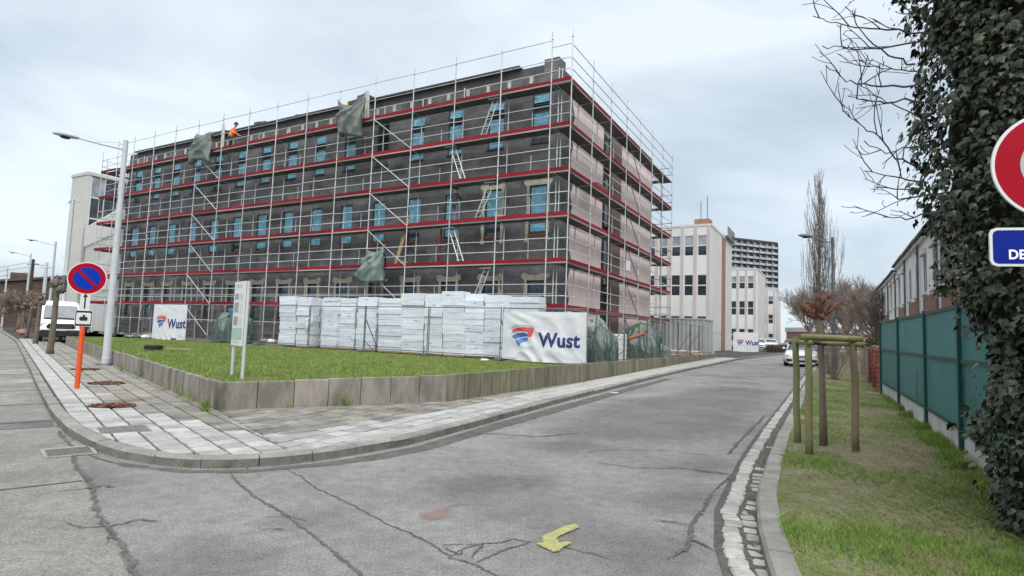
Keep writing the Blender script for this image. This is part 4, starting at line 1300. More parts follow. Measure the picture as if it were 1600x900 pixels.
# side scaffold with the corner bay
ss = thing('scaffold', 'galvanised scaffold with red toe boards climbing the pink insulated side wall', 'scaffold', BO, TH, 'scaffolds round the building')
SY = [.1 + 2.57 * k for k in range(8)]
for i, y in enumerate(SY):
    inst('standard', st_out if i == 0 else st_side, ss, (0, y, rnd.uniform(-.05, .05)))
    inst('standard', st_in, ss, (-.76, y + (.02 if i else .66), rnd.uniform(-.2, .1)))
    for z in LV: inst('transom', tr73, ss, (0, y, z - .06), (0, 0, R(90)))
QZ = (0, 0, R(90))
for i in range(7):
    y0 = SY[i]
    for z in LV:
        inst('deck_board', D257, ss, (0, y0, z + .002), QZ)
        inst('deck_edge', E257, ss, (0, y0, z), QZ)
        if not (z > 12 and i > 3): inst('toe_board', T257, ss, (rnd.gauss(0, .008), y0, z + rnd.gauss(0, .008)), (rnd.gauss(0, .03), rnd.gauss(0, .004), QZ[2]))
        for dz in ((.5, 1.0) if z < 12 else (.5, 1.0, 1.6)):
            inst('guard_rail', rail257, ss, (.03, y0, z + dz + rnd.gauss(0, .006)), QZ)
    for z in LV[:-1]: inst('ledger', rail257, ss, (-.73, y0, z + 1.9), QZ)
for z in LV:                        # corner bay in line with the front
    inst('deck_board', D94, ss, (-.94, 0, z + .003)); inst('deck_edge', E94, ss, (-.94, -.002, z)); inst('toe_board', T94, ss, (-.94, -.003, z + .002))
    for dz in (.5, 1.0): inst('guard_rail', rail94, ss, (-.94, -.03, z + dz))
    # far end: return behind the building
    y1 = SY[-1]
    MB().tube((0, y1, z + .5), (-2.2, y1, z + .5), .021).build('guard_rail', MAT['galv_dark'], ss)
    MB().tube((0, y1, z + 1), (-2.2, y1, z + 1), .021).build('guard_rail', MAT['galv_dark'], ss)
    MB().box(-2.2, -.72, y1 - .72, y1 - .04, z - .045, z - .002).build('deck_board', MAT['deck'], ss)
inst('standard', st_side, ss, (-2.2, SY[-1], 0)); inst('standard', st_in, ss, (-2.2, SY[-1] - .75, 0))
inst('guard_rail', rail94, ss, (-.94, 0, 14.35))
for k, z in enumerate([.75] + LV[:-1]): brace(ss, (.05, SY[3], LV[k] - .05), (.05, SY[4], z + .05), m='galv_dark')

# ladders
def ladder(x, y, z0, x1, z1, label):
    t = thing('ladder', label, 'ladder', BO, TH, 'aluminium ladders on the scaffold')
    a, c = Vector((x, y, z0)), Vector((x1, y, z1))
    for s_ in (-.14, .14): MB().tube(a + Vector((s_, 0, 0)), c + Vector((s_, 0, 0)), .024, n=5).build('rail', MAT['alu'], t)
    n = 8
    for k in range(1, n):
        p = a.lerp(c, k / n); MB().tube(p + Vector((-.14, 0, 0)), p + Vector((.14, 0, 0)), .012, n=5).build('rung', MAT['alu'], t)
    MB().cbox(c.x - .3, c.x + .3, y - .25, y + .25, c.z - .1, c.z - .06, .008).build('hatch', MAT['deck_edge'], t)


ladder(-4.6, .2, 10.74, -3.9, 12.6, 'aluminium ladder leaning right on the top lift beside a blue window')
ladder(-5.55, .2, 8.76, -6.3, 10.6, 'aluminium ladder leaning left on the second lift from the top')
ladder(-4.75, .2, 6.78, -3.95, 8.6, 'aluminium ladder leaning right, at the plaster framed window')
ladder(-5.45, .2, 4.76, -6.2, 6.6, 'aluminium ladder leaning left beneath the worker in dark clothes')
ladder(-4.75, .2, 2.78, -4.0, 4.6, 'lowest aluminium ladder, standing on the bottom scaffold deck')

# tarps hung from the scaffold
def hung_tarp(TL, TR, BL, BR, label, m, seed=0, sag=.25, focus=1.0):
    nx, nz = 34, 30
    V, F = [], []
    for j in range(nz + 1):
        v = j / nz
        for i in range(nx + 1):
            u = i / nx
            x = (TL[0] * (1 - u) + TR[0] * u) * (1 - v) + (BL[0] * (1 - u) + BR[0] * u) * v
            z = (TL[1] * (1 - u) + TR[1] * u) * (1 - v) + (BL[1] * (1 - u) + BR[1] * u) * v
            z -= sag * math.sin(u * math.pi) * (1 - v) ** 2 - .22 * math.sin(u * math.pi * 1.3 + seed) * v ** 2 * .6
            # folds fan out from the upper right corner
            an = math.atan2(v + .05, focus - u + .12)
            fo = .1 * math.sin(an * 15 + seed + 2.2 * noise.noise((u * 2 + seed, v * 2, 5))) * min(1, 2.5 * v + .2)
            fo += .12 * (1 - abs(noise.noise((u * 3.1 + v * 1.7 + seed, v * 2.3 - u, 3)))) ** 3
            y = -.12 - .5 * math.sin(min(1, v) * math.pi * .72) * math.sin(u * math.pi) ** .5 - fo
            x += .08 * noise.noise((u * 3, v * 4 + seed, 8)) * v
            V.append((-x, y, z))
    # the bottom curls back under
    for (dy, dz) in ((.22, -.02), (.4, .12)):
        for i in range(nx + 1):
            q = V[nz * (nx + 1) + i]; V.append((q[0], q[1] + dy, q[2] + dz))
    for j in range(nz + 2):
        for i in range(nx):
            a = j * (nx + 1) + i
            F.append((a, a + nx + 1, a + nx + 2, a + 1))
    t = thing('tarpaulin', label, 'tarpaulin', BO, TH, 'tarpaulins hung on the scaffold')
    b = MB(); b.add(V, F); o = b.build('sheet', MAT[m], t, smooth=True)
    md = o.modifiers.new('thick', 'SOLIDIFY'); md.thickness = .012
    for q in (V[0], V[nx]): MB().tube(q, (q[0], -.03, q[2] + .12), .012, n=4).build('tie', MAT['orange_strap'], t)


hung_tarp((13.9, 14.1), (11.9, 14.2), (13.7, 11.95), (11.95, 11.9), 'grey green tarpaulin hung high on the scaffold, the larger of the two at the roof', 'tarp_grey', 1, .55)
hung_tarp((26.9, 14.0), (25.25, 13.95), (27.5, 12.2), (24.95, 11.85), 'crumpled grey green tarpaulin hung at the roof near the worker in orange', 'tarp_grey', 5, .1)
hung_tarp((11.13, 5.62), (10.02, 5.8), (11.75, 4.2), (9.95, 3.95), 'pale green tarpaulin bag hanging low on the scaffold above the insulation stacks', 'tarp_light', 9, .2)

# materials and boards left on the scaffold and roof
def simple(name, b, m, label, cat, loc=BO, rz=TH, group=None, smooth=False):
    o = b.build(name, MAT[m] if isinstance(m, str) else m, None, loc, (0, 0, rz), smooth)
    return tag(o, label, cat, group)


simple('wooden_plank', MB().plate([(-.11, 0), (.11, 0), (.11, 2.6), (-.11, 2.6)], (-9.75, .42, 4.77), (1, 0, 0), Vector((.24, .1, 1)).normalized(), .04), 'wood', 'tan wooden plank leaning against the scaffold beside a black bag', 'plank')
simple('red_prop', MB().tube((-7.05, .5, 4.77), (-7.0, .55, 6.6), .045, n=8).tube((-7.05, .5, 4.76), (-7.05, .5, 4.78), .09, n=8), 'scaf_red', 'red steel prop standing on the scaffold below the dark clothed worker', 'prop')
simple('red_prop', MB().tube((-2.9, .5, 6.77), (-2.55, .6, 7.9), .022, n=6).tube((-2.92, .5, 6.76), (-2.9, .5, 6.78), .05, n=8), 'scaf_red', 'thin red rod leaning on the facade between the two plaster framed windows', 'rod')
simple('mortar_tub', MB().lathe([(.17, 0), (.2, .14), (.22, .3), (.2, .3), (.17, .1)], 14, (-9.15, .4, 4.76)), 'wood', 'small tan mortar tub on the deck beside the leaning plank', 'tub')
simple('mortar_tub', MB().lathe([(.2, 0), (.24, .12), (.26, .24), (.23, .24), (.2, .08)], 14, (-3.55, .4, 6.77)), 'helmet', 'yellow mortar tub on the deck beside the thin red rod', 'tub')


def blob(name, c, rad, m, amp=.25, fr=2.0, sub=4, seed=0, flat=.0, fold=0.0, parent=None):
    bm = bmesh.new(); bmesh.ops.create_icosphere(bm, subdivisions=sub, radius=1)
    for v in bm.verts:
        d = v.co.normalized()
        k = 1 + amp * noise.noise(d * fr + Vector((seed, seed * .7, 0))) + amp * .5 * noise.noise(d * fr * 2.7 + Vector((0, seed, 3)))
        if fold: k += fold * math.sin(d.x * 13 + d.y * 9 + 5 * noise.noise(d * 3 + Vector((seed, 0, 0)))) * (1 - abs(d.z)) + fold * .8 * abs(noise.noise(d * 7 + Vector((seed, 2, 1))))
        v.co = Vector((d.x * rad[0], d.y * rad[1], d.z * rad[2])) * k
        if v.co.z < -rad[2] * (1 - flat): v.co.z = -rad[2] * (1 - flat)
    me = bpy.data.meshes.new(name); bm.to_mesh(me); bm.free()
    for p in me.polygons: p.use_smooth = True
    me.materials.append(MAT[m])
    o = inst(name, me, parent, c)
    return o


p = B2W(-9.9 - .75, .42, 5.15); tag(blob('black_bag', p, (.2, .18, .42), 'black', .25, 2, 3, 3, .1), 'black cloth bag hanging on the scaffold left of the leaning plank', 'bag')

# rolls and packs stacked on the roof edge
roof_things = [(-13.6, 1.5, 14.36, 1.9, .55, 'dark roofing packs stacked on the roof behind the larger hung tarpaulin'), (-27.6, 1.6, 14.36, 3.6, .5, 'long heap of dark roofing packs at the left end of the roof'),
               (-22.2, 1.6, 14.36, 1.4, .4, 'small dark roofing heap to the right of the worker in orange'), (-17.6, 1.5, 14.36, 3.2, .28, 'low pile of dark roofing felt in the middle of the roof edge')]
for (x, y, z, L, hh, lab) in roof_things:
    t = thing('roofing_stack', lab, 'roofing packs', tuple(B2W(x, y, z)), TH, 'roofing material on the roof')
    n_ = int(L / .38)
    for k in range(n_):
        for lv in range(1 + (hh > .35) + (hh > .5 and 1 < k < n_ - 1)):
            r = .13
            MB().cbox(-L / 2 + k * .38 - .2, -L / 2 + k * .38 + .17 + rnd.uniform(-.05, .05), -.3 + rnd.uniform(-.1, .1), .35, lv * .2 + .002, lv * .2 + .2 + rnd.uniform(-.05, 0), .03).build('pack', MAT['dark_board' if (k + lv) % 3 else 'galv_dark'], t)
# bundle of light laths standing at the roof
for (x, lab) in ((-12.25, 'bundle of pale laths standing behind the larger hung tarpaulin'), (-24.9, 'bundle of pale laths leaning at the roof beside the worker in orange')):
    t = thing('lath_bundle', lab, 'laths', tuple(B2W(x, .4, 12.74)), TH, 'lath bundles on the top deck')
    for k in range(5): MB().tube((k * .07 - .15, 0, 0), (k * .06 - .3, .1, 2.0 + rnd.uniform(-.2, .1)), .028, n=4).build('lath', MAT['pale_lath'], t)
# drum on the side scaffold, sign sheet
simple('notice_board', MB().plate([(0, 0), (.75, 0), (.75, .55), (0, .55)], (.06, 7.9, 5.25), (0, 1, 0), (0, 0, 1), .012), 'sign_white', 'small white notice sheet tied to the side scaffold in front of the glazed slot', 'notice')
o = simple('insulation_bundle', MB().cbox(-.65, -.15, 4.0, 5.0, 8.73, 9.2, .04), 'brown_render', 'brown wrapped bundle on the side scaffold below the pink wall', 'bundle')


# ================================================================ PEOPLE
def person(name, label, joints, loc, rz, mats, helmet=None):
    """joints: list of (p0, r0, p1, r1, mat index); one continuous surface from a voxel remesh"""
    b = MB()
    for (p0, r0, p1, r1, mi) in joints:
        p0, p1 = Vector(p0), Vector(p1)
        L = (p1 - p0); n = 6
        pts = [p0 - L.normalized() * r0 * .8] + [p0.lerp(p1, k / n) for k in range(n + 1)] + [p1 + L.normalized() * r1 * .8]
        rr = [r0 * .45] + [r0 + (r1 - r0) * k / n for k in range(n + 1)] + [r1 * .45]
        b.path(pts, rr, 10)
    me = b.me(name, [MAT[m] for m in mats]); o = inst(name, me)
    md = o.modifiers.new('r', 'REMESH'); md.mode = 'VOXEL'; md.voxel_size = .022; md.use_smooth_shade = True
    ms = o.modifiers.new('s', 'SMOOTH'); ms.iterations = 3; ms.factor = .5
    dg = bpy.context.evaluated_depsgraph_get()
    m2 = bpy.data.meshes.new_from_object(o.evaluated_get(dg))
    bpy.data.objects.remove(o)
    m2.name = name
    m2.materials.clear()
    for m in mats: m2.materials.append(MAT[m])
    for pl in m2.polygons:
        best, bi = 9, 0
        for (p0, r0, p1, r1, mi) in joints:
            a, c = Vector(p0), Vector(p1); d = c - a
            f = max(0, min(1, (pl.center - a).dot(d) / max(d.length_squared, 1e-9)))
            dd = (pl.center - a - d * f).length - (r0 + (r1 - r0) * f)
            if dd < best: best, bi = dd, mi
        pl.material_index = bi; pl.use_smooth = True
    body = inst(name, m2, None, loc, (0, 0, rz))
    tag(body, label, 'person')
    return body


def standing(stoop, reach, hip=.92):
    """worker facing +y (local); stoop bends the torso, reach gives hand targets"""
    sh = Vector((0, math.sin(stoop) * .5, hip + math.cos(stoop) * .5)); hd = sh + Vector((0, .06 + math.sin(stoop) * .18, .1 + .16 * math.cos(stoop)))
    J = [((0, 0, hip), .15, tuple(sh * .5 + Vector((0, 0, hip)) * .5), .15, 1), (tuple(sh * .5 + Vector((0, 0, hip)) * .5), .15, tuple(sh), .14, 1),
         (tuple(sh + Vector((-.15, 0, 0))), .085, tuple(sh + Vector((.15, 0, 0))), .085, 1), (tuple(sh), .06, tuple(hd), .06, 0), (tuple(hd), .085, tuple(hd + Vector((0, .02, .12))), .1, 0),
         (tuple(hd + Vector((0, .09, .02))), .02, tuple(hd + Vector((0, .115, .0))), .018, 0)]
    for s_, (hx, hy, hz) in zip((-1, 1), reach):
        S_ = sh + Vector((s_ * .2, 0, -.02)); Hh = Vector((hx, hy, hz)); E = (S_ + Hh) / 2 + Vector((s_ * .1, -.03, -.1))
        J += [(tuple(S_), .062, tuple(E), .05, 1), (tuple(E), .048, tuple(Hh), .035, 1), (tuple(Hh), .035, tuple(Hh + (Hh - E).normalized() * .09), .03, 0)]
        for k in range(4):
            q = Hh + (Hh - E).normalized() * .09
            J.append((tuple(q), .012, tuple(q + (Hh - E).normalized() * (.06 - .006 * abs(k - 1.5)) + Vector(((k - 1.5) * .02, 0, -.01))), .01, 0))
    for s_ in (-1, 1):
        hp = Vector((s_ * .09, 0, hip - .02)); kn = Vector((s_ * .12, .06, hip * .52)); an = Vector((s_ * .13, -.02, .09))
        J += [(tuple(hp), .1, tuple(kn), .068, 2), (tuple(kn), .065, tuple(an), .045, 2), (tuple(an - Vector((0, .04, .035))), .045, tuple(an + Vector((0, .16, -.05))), .038, 3)]
    return J, hd


J, hd = standing(.35, ((-.25, .5, 1.05), (.2, .55, 1.0)), .88)
pw = person('person', 'worker in orange high visibility jacket bending on the top scaffold deck', J, tuple(B2W(-24.0, .32, 12.73)), TH + R(-60), ['skin', 'hivis', 'work_dark', 'black'])
b = MB(); b.lathe([(.16, -.02), (.125, 0), (.12, .06), (.08, .12), (.02, .135)], 14, tuple(hd + Vector((0, .02, .12)))); b.build('helmet', MAT['work_dark'], pw, smooth=True)
J, hd = standing(.12, ((-.3, .42, 1.5), (.12, .5, 1.35)))
pw = person('person', 'worker in dark clothes reaching to the facade in the middle of the scaffold', J, tuple(B2W(-6.15, .38, 6.76)), TH + R(20), ['skin', 'work_dark', 'work_grey', 'black'])
b = MB(); b.lathe([(.125, 0), (.12, .06), (.08, .11), (.02, .13)], 14, tuple(hd + Vector((0, .0, .1)))); b.build('cap', MAT['black'], pw, smooth=True)
J, hd = standing(.6, ((-.2, .6, .6), (.2, .6, .6)), .62)
pw = person('person', 'crouched worker with yellow helmet mostly hidden beside the larger hung tarpaulin', J, tuple(B2W(-14.55, .5, 12.73)), TH + R(-80), ['skin', 'work_dark', 'work_grey', 'black'])
b = MB(); b.lathe([(.16, -.02), (.125, 0), (.12, .06), (.08, .12), (.02, .135)], 14, tuple(hd + Vector((0, .02, .12)))); b.build('helmet', MAT['helmet'], pw, smooth=True)

# ================================================================ SITE FENCE, BANNERS, STACKS
def fence_panel(label, p, rz, W=3.45, brace_side=None, group='site fence panels'):
    t = thing('site_fence_panel', label, 'fence', p, rz, group)
    fr = MB()
    fr.tube((0.02, 0, .08), (.02, 0, 2.02), .021, n=7); fr.tube((W - .02, 0, .08), (W - .02, 0, 2.02), .021, n=7)
    fr.tube((.02, 0, 1.98), (W - .02, 0, 1.98), .02, n=7); fr.tube((.02, 0, .16), (W - .02, 0, .16), .018, n=7)
    fr.build('frame', MAT['fence_tube'], t)
    m = MB()
    for k in range(1, 34):
        x = W * k / 34; m.add([(x - .0025, -.012, .16), (x + .0025, -.012, .16), (x + .0025, -.012, 1.98), (x - .0025, -.012, 1.98)], [(0, 1, 2, 3)])
    for k in range(1, 8):
        z = .16 + 1.82 * k / 8; m.add([(.02, -.014, z - .003), (W - .02, -.014, z - .003), (W - .02, -.014, z + .003), (.02, -.014, z + .003)], [(0, 1, 2, 3)])
    tag(m.build('wire_mesh', MAT['fence_wire'], t), kind='stuff')
    for x in (0, W):
        MB().cbox(x - .1, x + .1, -.3, .3, 0, .1, .02).build('foot', MAT['fence_tube'], t)
    if brace_side:
        x = W if brace_side > 0 else 0
        MB().path([(x, 0, 1.5), (x, .95, .06)], .021, 6).build('brace', MAT['fence_tube'], t)
        MB().path([(x, 0, .5), (x, .6, .06)], .018, 6).build('brace', MAT['fence_tube'], t)
    return t


PITCH = 3.5
desc = ['front fence panel carrying the large company banner near the wall', 'front fence panel at the right end of the insulation stacks', 'front fence panel before the tallest insulation stacks', 'front fence panel before the middle insulation stacks',
        'front fence panel before the leftmost insulation stacks', 'front fence panel behind the information board', 'front fence panel before the green tarpaulin heap', 'front fence panel carrying the square company banner at left', 'leftmost front fence panel, bare, near the lamp post']
for k in range(9):
    p = F0 + E1 * (PITCH * (k + 1))
    fence_panel(desc[k], (p.x, p.y, ZL), TH + R(rnd.uniform(-.8, .8)), brace_side=1 if k in (1, 3) else None)
tR2 = Vector((14.0, 26.5, 0)).normalized(); aR = math.atan2(tR2.y, tR2.x)
q0 = Vector((3.05, 20.5, 0))
desc2 = ['nearest side fence panel beside the large banner', 'side fence panel in front of the first tarpaulin heap', 'side fence panel in front of the small white polystyrene pile', 'side fence panel by the second tarpaulin heap', 'side fence panel before the grey container, nearest', 'side fence panel before the middle of the grey container', 'farthest side fence panel by the container corner']
for k in range(7):
    p = q0 + tR2 * (PITCH * k)
    fence_panel('braced ' + desc2[k] if k in (1, 2, 4, 5) else desc2[k], (p.x, p.y, ZL - .03), aR + R(rnd.uniform(-1.5, 1.5)), brace_side=1 if k in (0, 1, 2, 4, 5) else None)

LOGO = [('logo_grey', [(135, 400), (200, 365), (290, 350), (400, 355), (490, 380), (480, 392), (400, 370), (290, 365), (200, 385), (140, 410)]),
        ('logo_red', [(165, 415), (240, 388), (330, 378), (420, 383), (488, 394), (470, 430), (450, 495), (402, 495), (402, 455), (390, 440), (300, 428), (230, 438), (170, 455)]),
        ('logo_grey', [(135, 475), (180, 455), (240, 440), (232, 450), (180, 468), (140, 482)]),
        ('logo_navy', [(165, 495), (235, 457), (320, 445), (395, 457), (400, 490), (340, 495), (275, 510), (228, 535)]),
        ('logo_blue', [(228, 550), (290, 517), (350, 507), (400, 507), (395, 545), (340, 560), (300, 585), (275, 620), (250, 585)])]


def text_mesh(body, size, bold, extr=0):
    cu = bpy.data.curves.new('t', 'FONT'); cu.body = body; cu.size = size; cu.offset = bold; cu.resolution_u = 4; cu.space_character = 1.02
    o = bpy.data.objects.new('t', cu); col.objects.link(o)
    me = bpy.data.meshes.new_from_object(o.evaluated_get(bpy.context.evaluated_depsgraph_get()))
    bpy.data.objects.remove(o); bpy.data.curves.remove(cu)
    return me


def banner(label, p, rz, W, Hh, lx, lz, ls, tx, tz, tcap, seed, amp):
    """lower left corner at p; logo box left/bottom (lx, lz) with width ls; text at (tx, tz) with cap height tcap"""
    t = thing('banner', label, 'banner', p, rz, 'company banners on the fence')

    def wr(x, z):
        u, v = x / W, z / Hh
        e = min(1, 6 * u, 6 * (1 - u), 8 * (1 - v) + .15)
        d = math.sin((u * 1.3 + v * .9) * 9 + seed + 3 * noise.noise((u * 2 + seed, v * 2, 0)))
        k = 1 - abs(noise.noise((u * 5 + v * 2.5 + seed, v * 3 - u, 2)))
        return -.03 - amp * e * (.5 * d * d + 1.1 * k ** 3 * (1.15 - v)) - .05 * math.sin(u * math.pi) * (1 - v) * amp / .05
    nx, nz = 72, 40
    V = []
    for j in range(nz + 1):
        for i in range(nx + 1):
            x, z = W * i / nx, Hh * j / nz
            V.append((x, wr(x, z), z - .05 * math.sin(math.pi * i / nx) * (1 - j / nz) + .0))
    b = MB(); b.add(V, [(j * (nx + 1) + i, j * (nx + 1) + i + 1, (j + 1) * (nx + 1) + i + 1, (j + 1) * (nx + 1) + i) for j in range(nz) for i in range(nx)])
    o = b.build('sheet', MAT['banner'], t, smooth=True)

    def lay(me, m, name):
        bm = bmesh.new(); bm.from_mesh(me)
        bmesh.ops.triangulate(bm, faces=bm.faces[:])
        for _ in range(3):
            es = [e for e in bm.edges if e.calc_length() > .05]
            if es: bmesh.ops.subdivide_edges(bm, edges=es, cuts=1); bmesh.ops.triangulate(bm, faces=bm.faces[:])
        for v in bm.verts:
            x, z = v.co.x, v.co.y
            u, w_ = x / W, z / Hh
            v.co = Vector((x, wr(x, z) - .007, z - .05 * math.sin(math.pi * u) * (1 - w_)))
        me2 = bpy.data.meshes.new(name); bm.to_mesh(me2); bm.free(); me2.materials.append(MAT[m])
        return inst(name, me2, t)
    for mn, poly in LOGO:
        me = bpy.data.meshes.new('l')
        me.from_pydata([(lx + (q[0] - 135) / 355 * ls, lz + (620 - q[1]) / 355 * ls, 0) for q in poly], [], [list(range(len(poly)))])
        lay(me, mn, 'logo_band')
    me = text_mesh('Wust', tcap / .72, tcap * .045)
    x0 = min(v.co.x for v in me.vertices)
    for v in me.vertices: v.co.x += tx - x0; v.co.y += tz
    lay(me, 'logo_text', 'lettering')
    for q in ((0, .02), (W, .02), (0, Hh - .03), (W, Hh - .03), (W * .5, Hh - .02)):
        MB().tube((q[0], wr(*q) + .0, q[1]), (q[0], .0, q[1] + .02), .008, n=5).build('cable_tie', MAT['black'], t)
    return t


p = F0 + E1 * 3.47
banner('large white wrinkled Wust company banner on the front fence near the wall', (p.x, p.y, ZL + .08), TH, 3.42, 1.78, .33, .5, 1.05, 1.53, .55, .5, 1.0, .05)
p = F0 + E1 * (PITCH * 7 + 2.4)
banner('square white Wust company banner at the left end of the front fence', (p.x, p.y, ZL + .02), TH, 3.25, 1.95, .35, .62, 1.0, 1.5, .66, .52, 4.0, .025)
banner('distant small white Wust company banner beside the grey container', (23.4, 60.4, gz(23.4, 60.4) + .15), R(12), 3.0, 2.0, .35, .62, .85, 1.4, .7, .5, 7.0, .02)
p = (23.3, 60.5)
fence_panel('far fence panel carrying the distant small company banner', (23.3, 60.45, gz(23.3, 60.45)), R(12), 3.2)
fence_panel('far fence panel between the container and the distant banner', (19.0, 56.6, gz(19, 56.6)), R(41), 3.45)

# ---- stacks of white insulation boards
stk = [  # distance of the left edge from F0 along E1, width, height, set back, lean
    (17.2, 1.28, 2.5, 0.9, -0.05), (15.74, 1.0, 2.45, 0.75, -0.03), (15.4, 0.75, 2.42, 1.4, 0), (14.17, 1.03, 2.45, 0.9, 0), (13.35, 1.16, 2.42, 1.1, 0), (11.87, 1.2, 2.47, 0.9, -0.01), (10.36, 1.3, 2.4, 0.7, -0.02), (9.15, 1.27, 2.62, 0.8, -0.02), (7.77, 0.97, 2.6, 0.75, -0.05), (6.8, 1.07, 2.7, 0.75, -0.06), (5.83, 0.93, 2.6, 0.9, -0.03), (4.96, 0.97, 2.56, 1.0, 0), (4.22, 1.57, 2.52, 1.4, 0)]
sl = ['leftmost white insulation board stack, leaning, beside the fence'] + [o_ + ' white insulation board stack counted from the left' for o_ in ORD[1:12]] + ['rightmost white insulation board stack, partly behind the large banner']
for k, (u, wd, hh, back, lean) in enumerate(stk):
    p = F0 + E1 * (u) + E2 * back
    t = thing('insulation_stack', sl[k], 'insulation boards', (p.x, p.y, ZL), TH, 'white insulation stacks behind the fence')
    n_ = round(hh / rnd.choice((.2, .25, .25, .31))); ph = hh / n_; t.rotation_euler[2] += R(rnd.uniform(-2.5, 2.5))
    for j in range(n_):
        z0 = j * ph
        dx = lean * z0 + rnd.gauss(0, .016); dy = rnd.gauss(0, .02)
        b = MB(); b.cbox(dx, dx + wd - .03, dy, dy + .62, z0 + .001 + (.06 if j == 0 else 0), z0 + ph - .001, .007)
        b.v = [(x, y + .012 * noise.noise((x * 4 + k, z * 5, 1)), z + .014 * noise.noise((x * 2.2 + k * 3, j * 1.7, 2)) * (0 if j in (0,) else 1)) for x, y, z in b.v]
        o = b.build('board_pack', MAT['eps'], t)
        if rnd.random() < .3:
            xx = dx + rnd.uniform(.1, wd - .35)
            MB().box(xx, xx + rnd.uniform(.1, .22), dy - .012, dy - .006, z0 + ph * .45, z0 + ph * .6).build('printed_mark', MAT['eps_print'], o)
    MB().box(lean * 0 + .02, wd - .05, .03, .6, .0, .058).build('pallet', MAT['wood'], t)
# torn film
p = F0 + E1 * 15.0 + E2 * .6
b = MB()
V = [(i * .09 + .05 * noise.noise((i, j, 0)), -.08 * noise.noise((i * .7, j * .7, 3)), 1.25 + .25 * (i / 6) - j * .11 * (1 - .5 * i / 6)) for j in range(7) for i in range(7)]
b.add(V, [(j * 7 + i, j * 7 + i + 1, j * 7 + i + 8, j * 7 + i + 7) for j in range(6) for i in range(6)])
o = b.build('plastic_film', MAT['eps_white'], None, (p.x, p.y, ZL + .1), (0, 0, TH), True); tag(o, 'torn white plastic film flapping from the second insulation stack', 'plastic film')
o.modifiers.new('thick', 'SOLIDIFY').thickness = .008
# small polystyrene pile by the side fence
t = thing('polystyrene_pile', 'small pile of bright white polystyrene blocks behind the side fence', 'polystyrene', (4.62, 25.2, ZL - .03), aR)
for j in range(5): MB().cbox(-.5 + rnd.uniform(-.05, .05), .5, -.35, .35 + rnd.uniform(-.1, .1), j * .24, j * .24 + .23, .02).build('block', MAT['eps_white'], t)
for k, (x, y) in enumerate([(6.1, 27.0), (6.9, 28.3)]):
    pass

# ---- tarpaulin heaps
def tarp_cover(rad, m, seed, t):
    """sheet draped over a heap: sharp creases running down from the top, gathered at the foot"""
    nx, nz = 110, 46
    V, F = [], []
    for j in range(nz + 1):
        v = j / nz
        for i in range(nx):
            a = 2 * math.pi * i / nx; ca, sa = math.cos(a), math.sin(a)
            prof = math.sin(min(1, v * 1.25) * math.pi / 2) ** .75
            k = 1 + .3 * noise.noise((ca * 1.2 + seed, sa * 1.2, v * 1.2)) + .12 * noise.noise((ca * 3 + seed, sa * 3, v * 2.5))
            cr = (1 - abs(noise.noise((ca * 4.5 + seed + v * .8, sa * 4.5, v * 1.1)))) ** 4 * .16 + (1 - abs(noise.noise((ca * 9 + seed, sa * 9 + v * 2.5, v * 3)))) ** 4 * .07
            k += cr * min(1, 3 * v)
            z = rad[2] * 1.75 * (1 - v ** 1.7) * (1 + .16 * noise.noise((ca + seed, sa, 4)) * (1 - v) + .2 * noise.noise((ca * prof * 1.3 + seed, sa * prof * 1.3, 9)))
            z += .05 * noise.noise((ca * prof * 5 + seed, sa * prof * 5, 2))
            V.append((ca * rad[0] * prof * k, sa * rad[1] * prof * k, max(0.0, z)))
    for j in range(nz):
        for i in range(nx): F.append((j * nx + i, (j + 1) * nx + i, (j + 1) * nx + (i + 1) % nx, j * nx + (i + 1) % nx))
    b = MB(); b.add(V, F); b.build('cover', MAT[m], t, smooth=True)


def heap(label, p, rad, m, seed, strap=None):
    t = thing('tarpaulin_heap', label, 'tarpaulin heap', p, TH, 'tarpaulin covered heaps on site')
    tarp_cover(rad, m, seed, t)
    if strap:
        b = MB(); pts = [(-rad[0] * .9, -rad[1] * .75, rad[2] * .7), (-rad[0] * .2, -rad[1] * 1.08, rad[2] * 1.05), (rad[0] * .6, -rad[1] * .8, rad[2] * 1.35)]
        b.path(pts, .07, 5); b.build('strap', MAT['orange_strap'], t)
    return t


p = F0 + E1 * 22.0 + E2 * 1.4
heap('dark green tarpaulin heap left of the information board behind the fence', (p.x, p.y, ZL), (.95, .7, .85), 'tarp', 2)
p = p - E1 * 1.35 - E2 * .3
heap('smaller green tarpaulin heap right against the darker one behind the fence', (p.x, p.y, ZL), (.7, .6, .9), 'tarp', 8)
heap('green tarpaulin bag heap just right of the large banner', (3.5, 22.5, ZL - .03), (.6, .55, .85), 'tarp', 4)
heap('pale tarpaulin bundle piled on the heap behind the large banner', (3.0, 23.0, ZL + 1.0), (.8, .55, .5), 'tarp_light', 6, True)
heap('big green tarpaulin heap with red strap beside the side scaffold', (6.55, 29.2, ZL - .03), (.95, .85, 1.0), 'tarp', 12, True)
heap('low pale grey plastic heap at the far end of the tarpaulins', (8.3, 32.4, ZL - .03), (.6, .5, .42), 'tarp_light', 15)

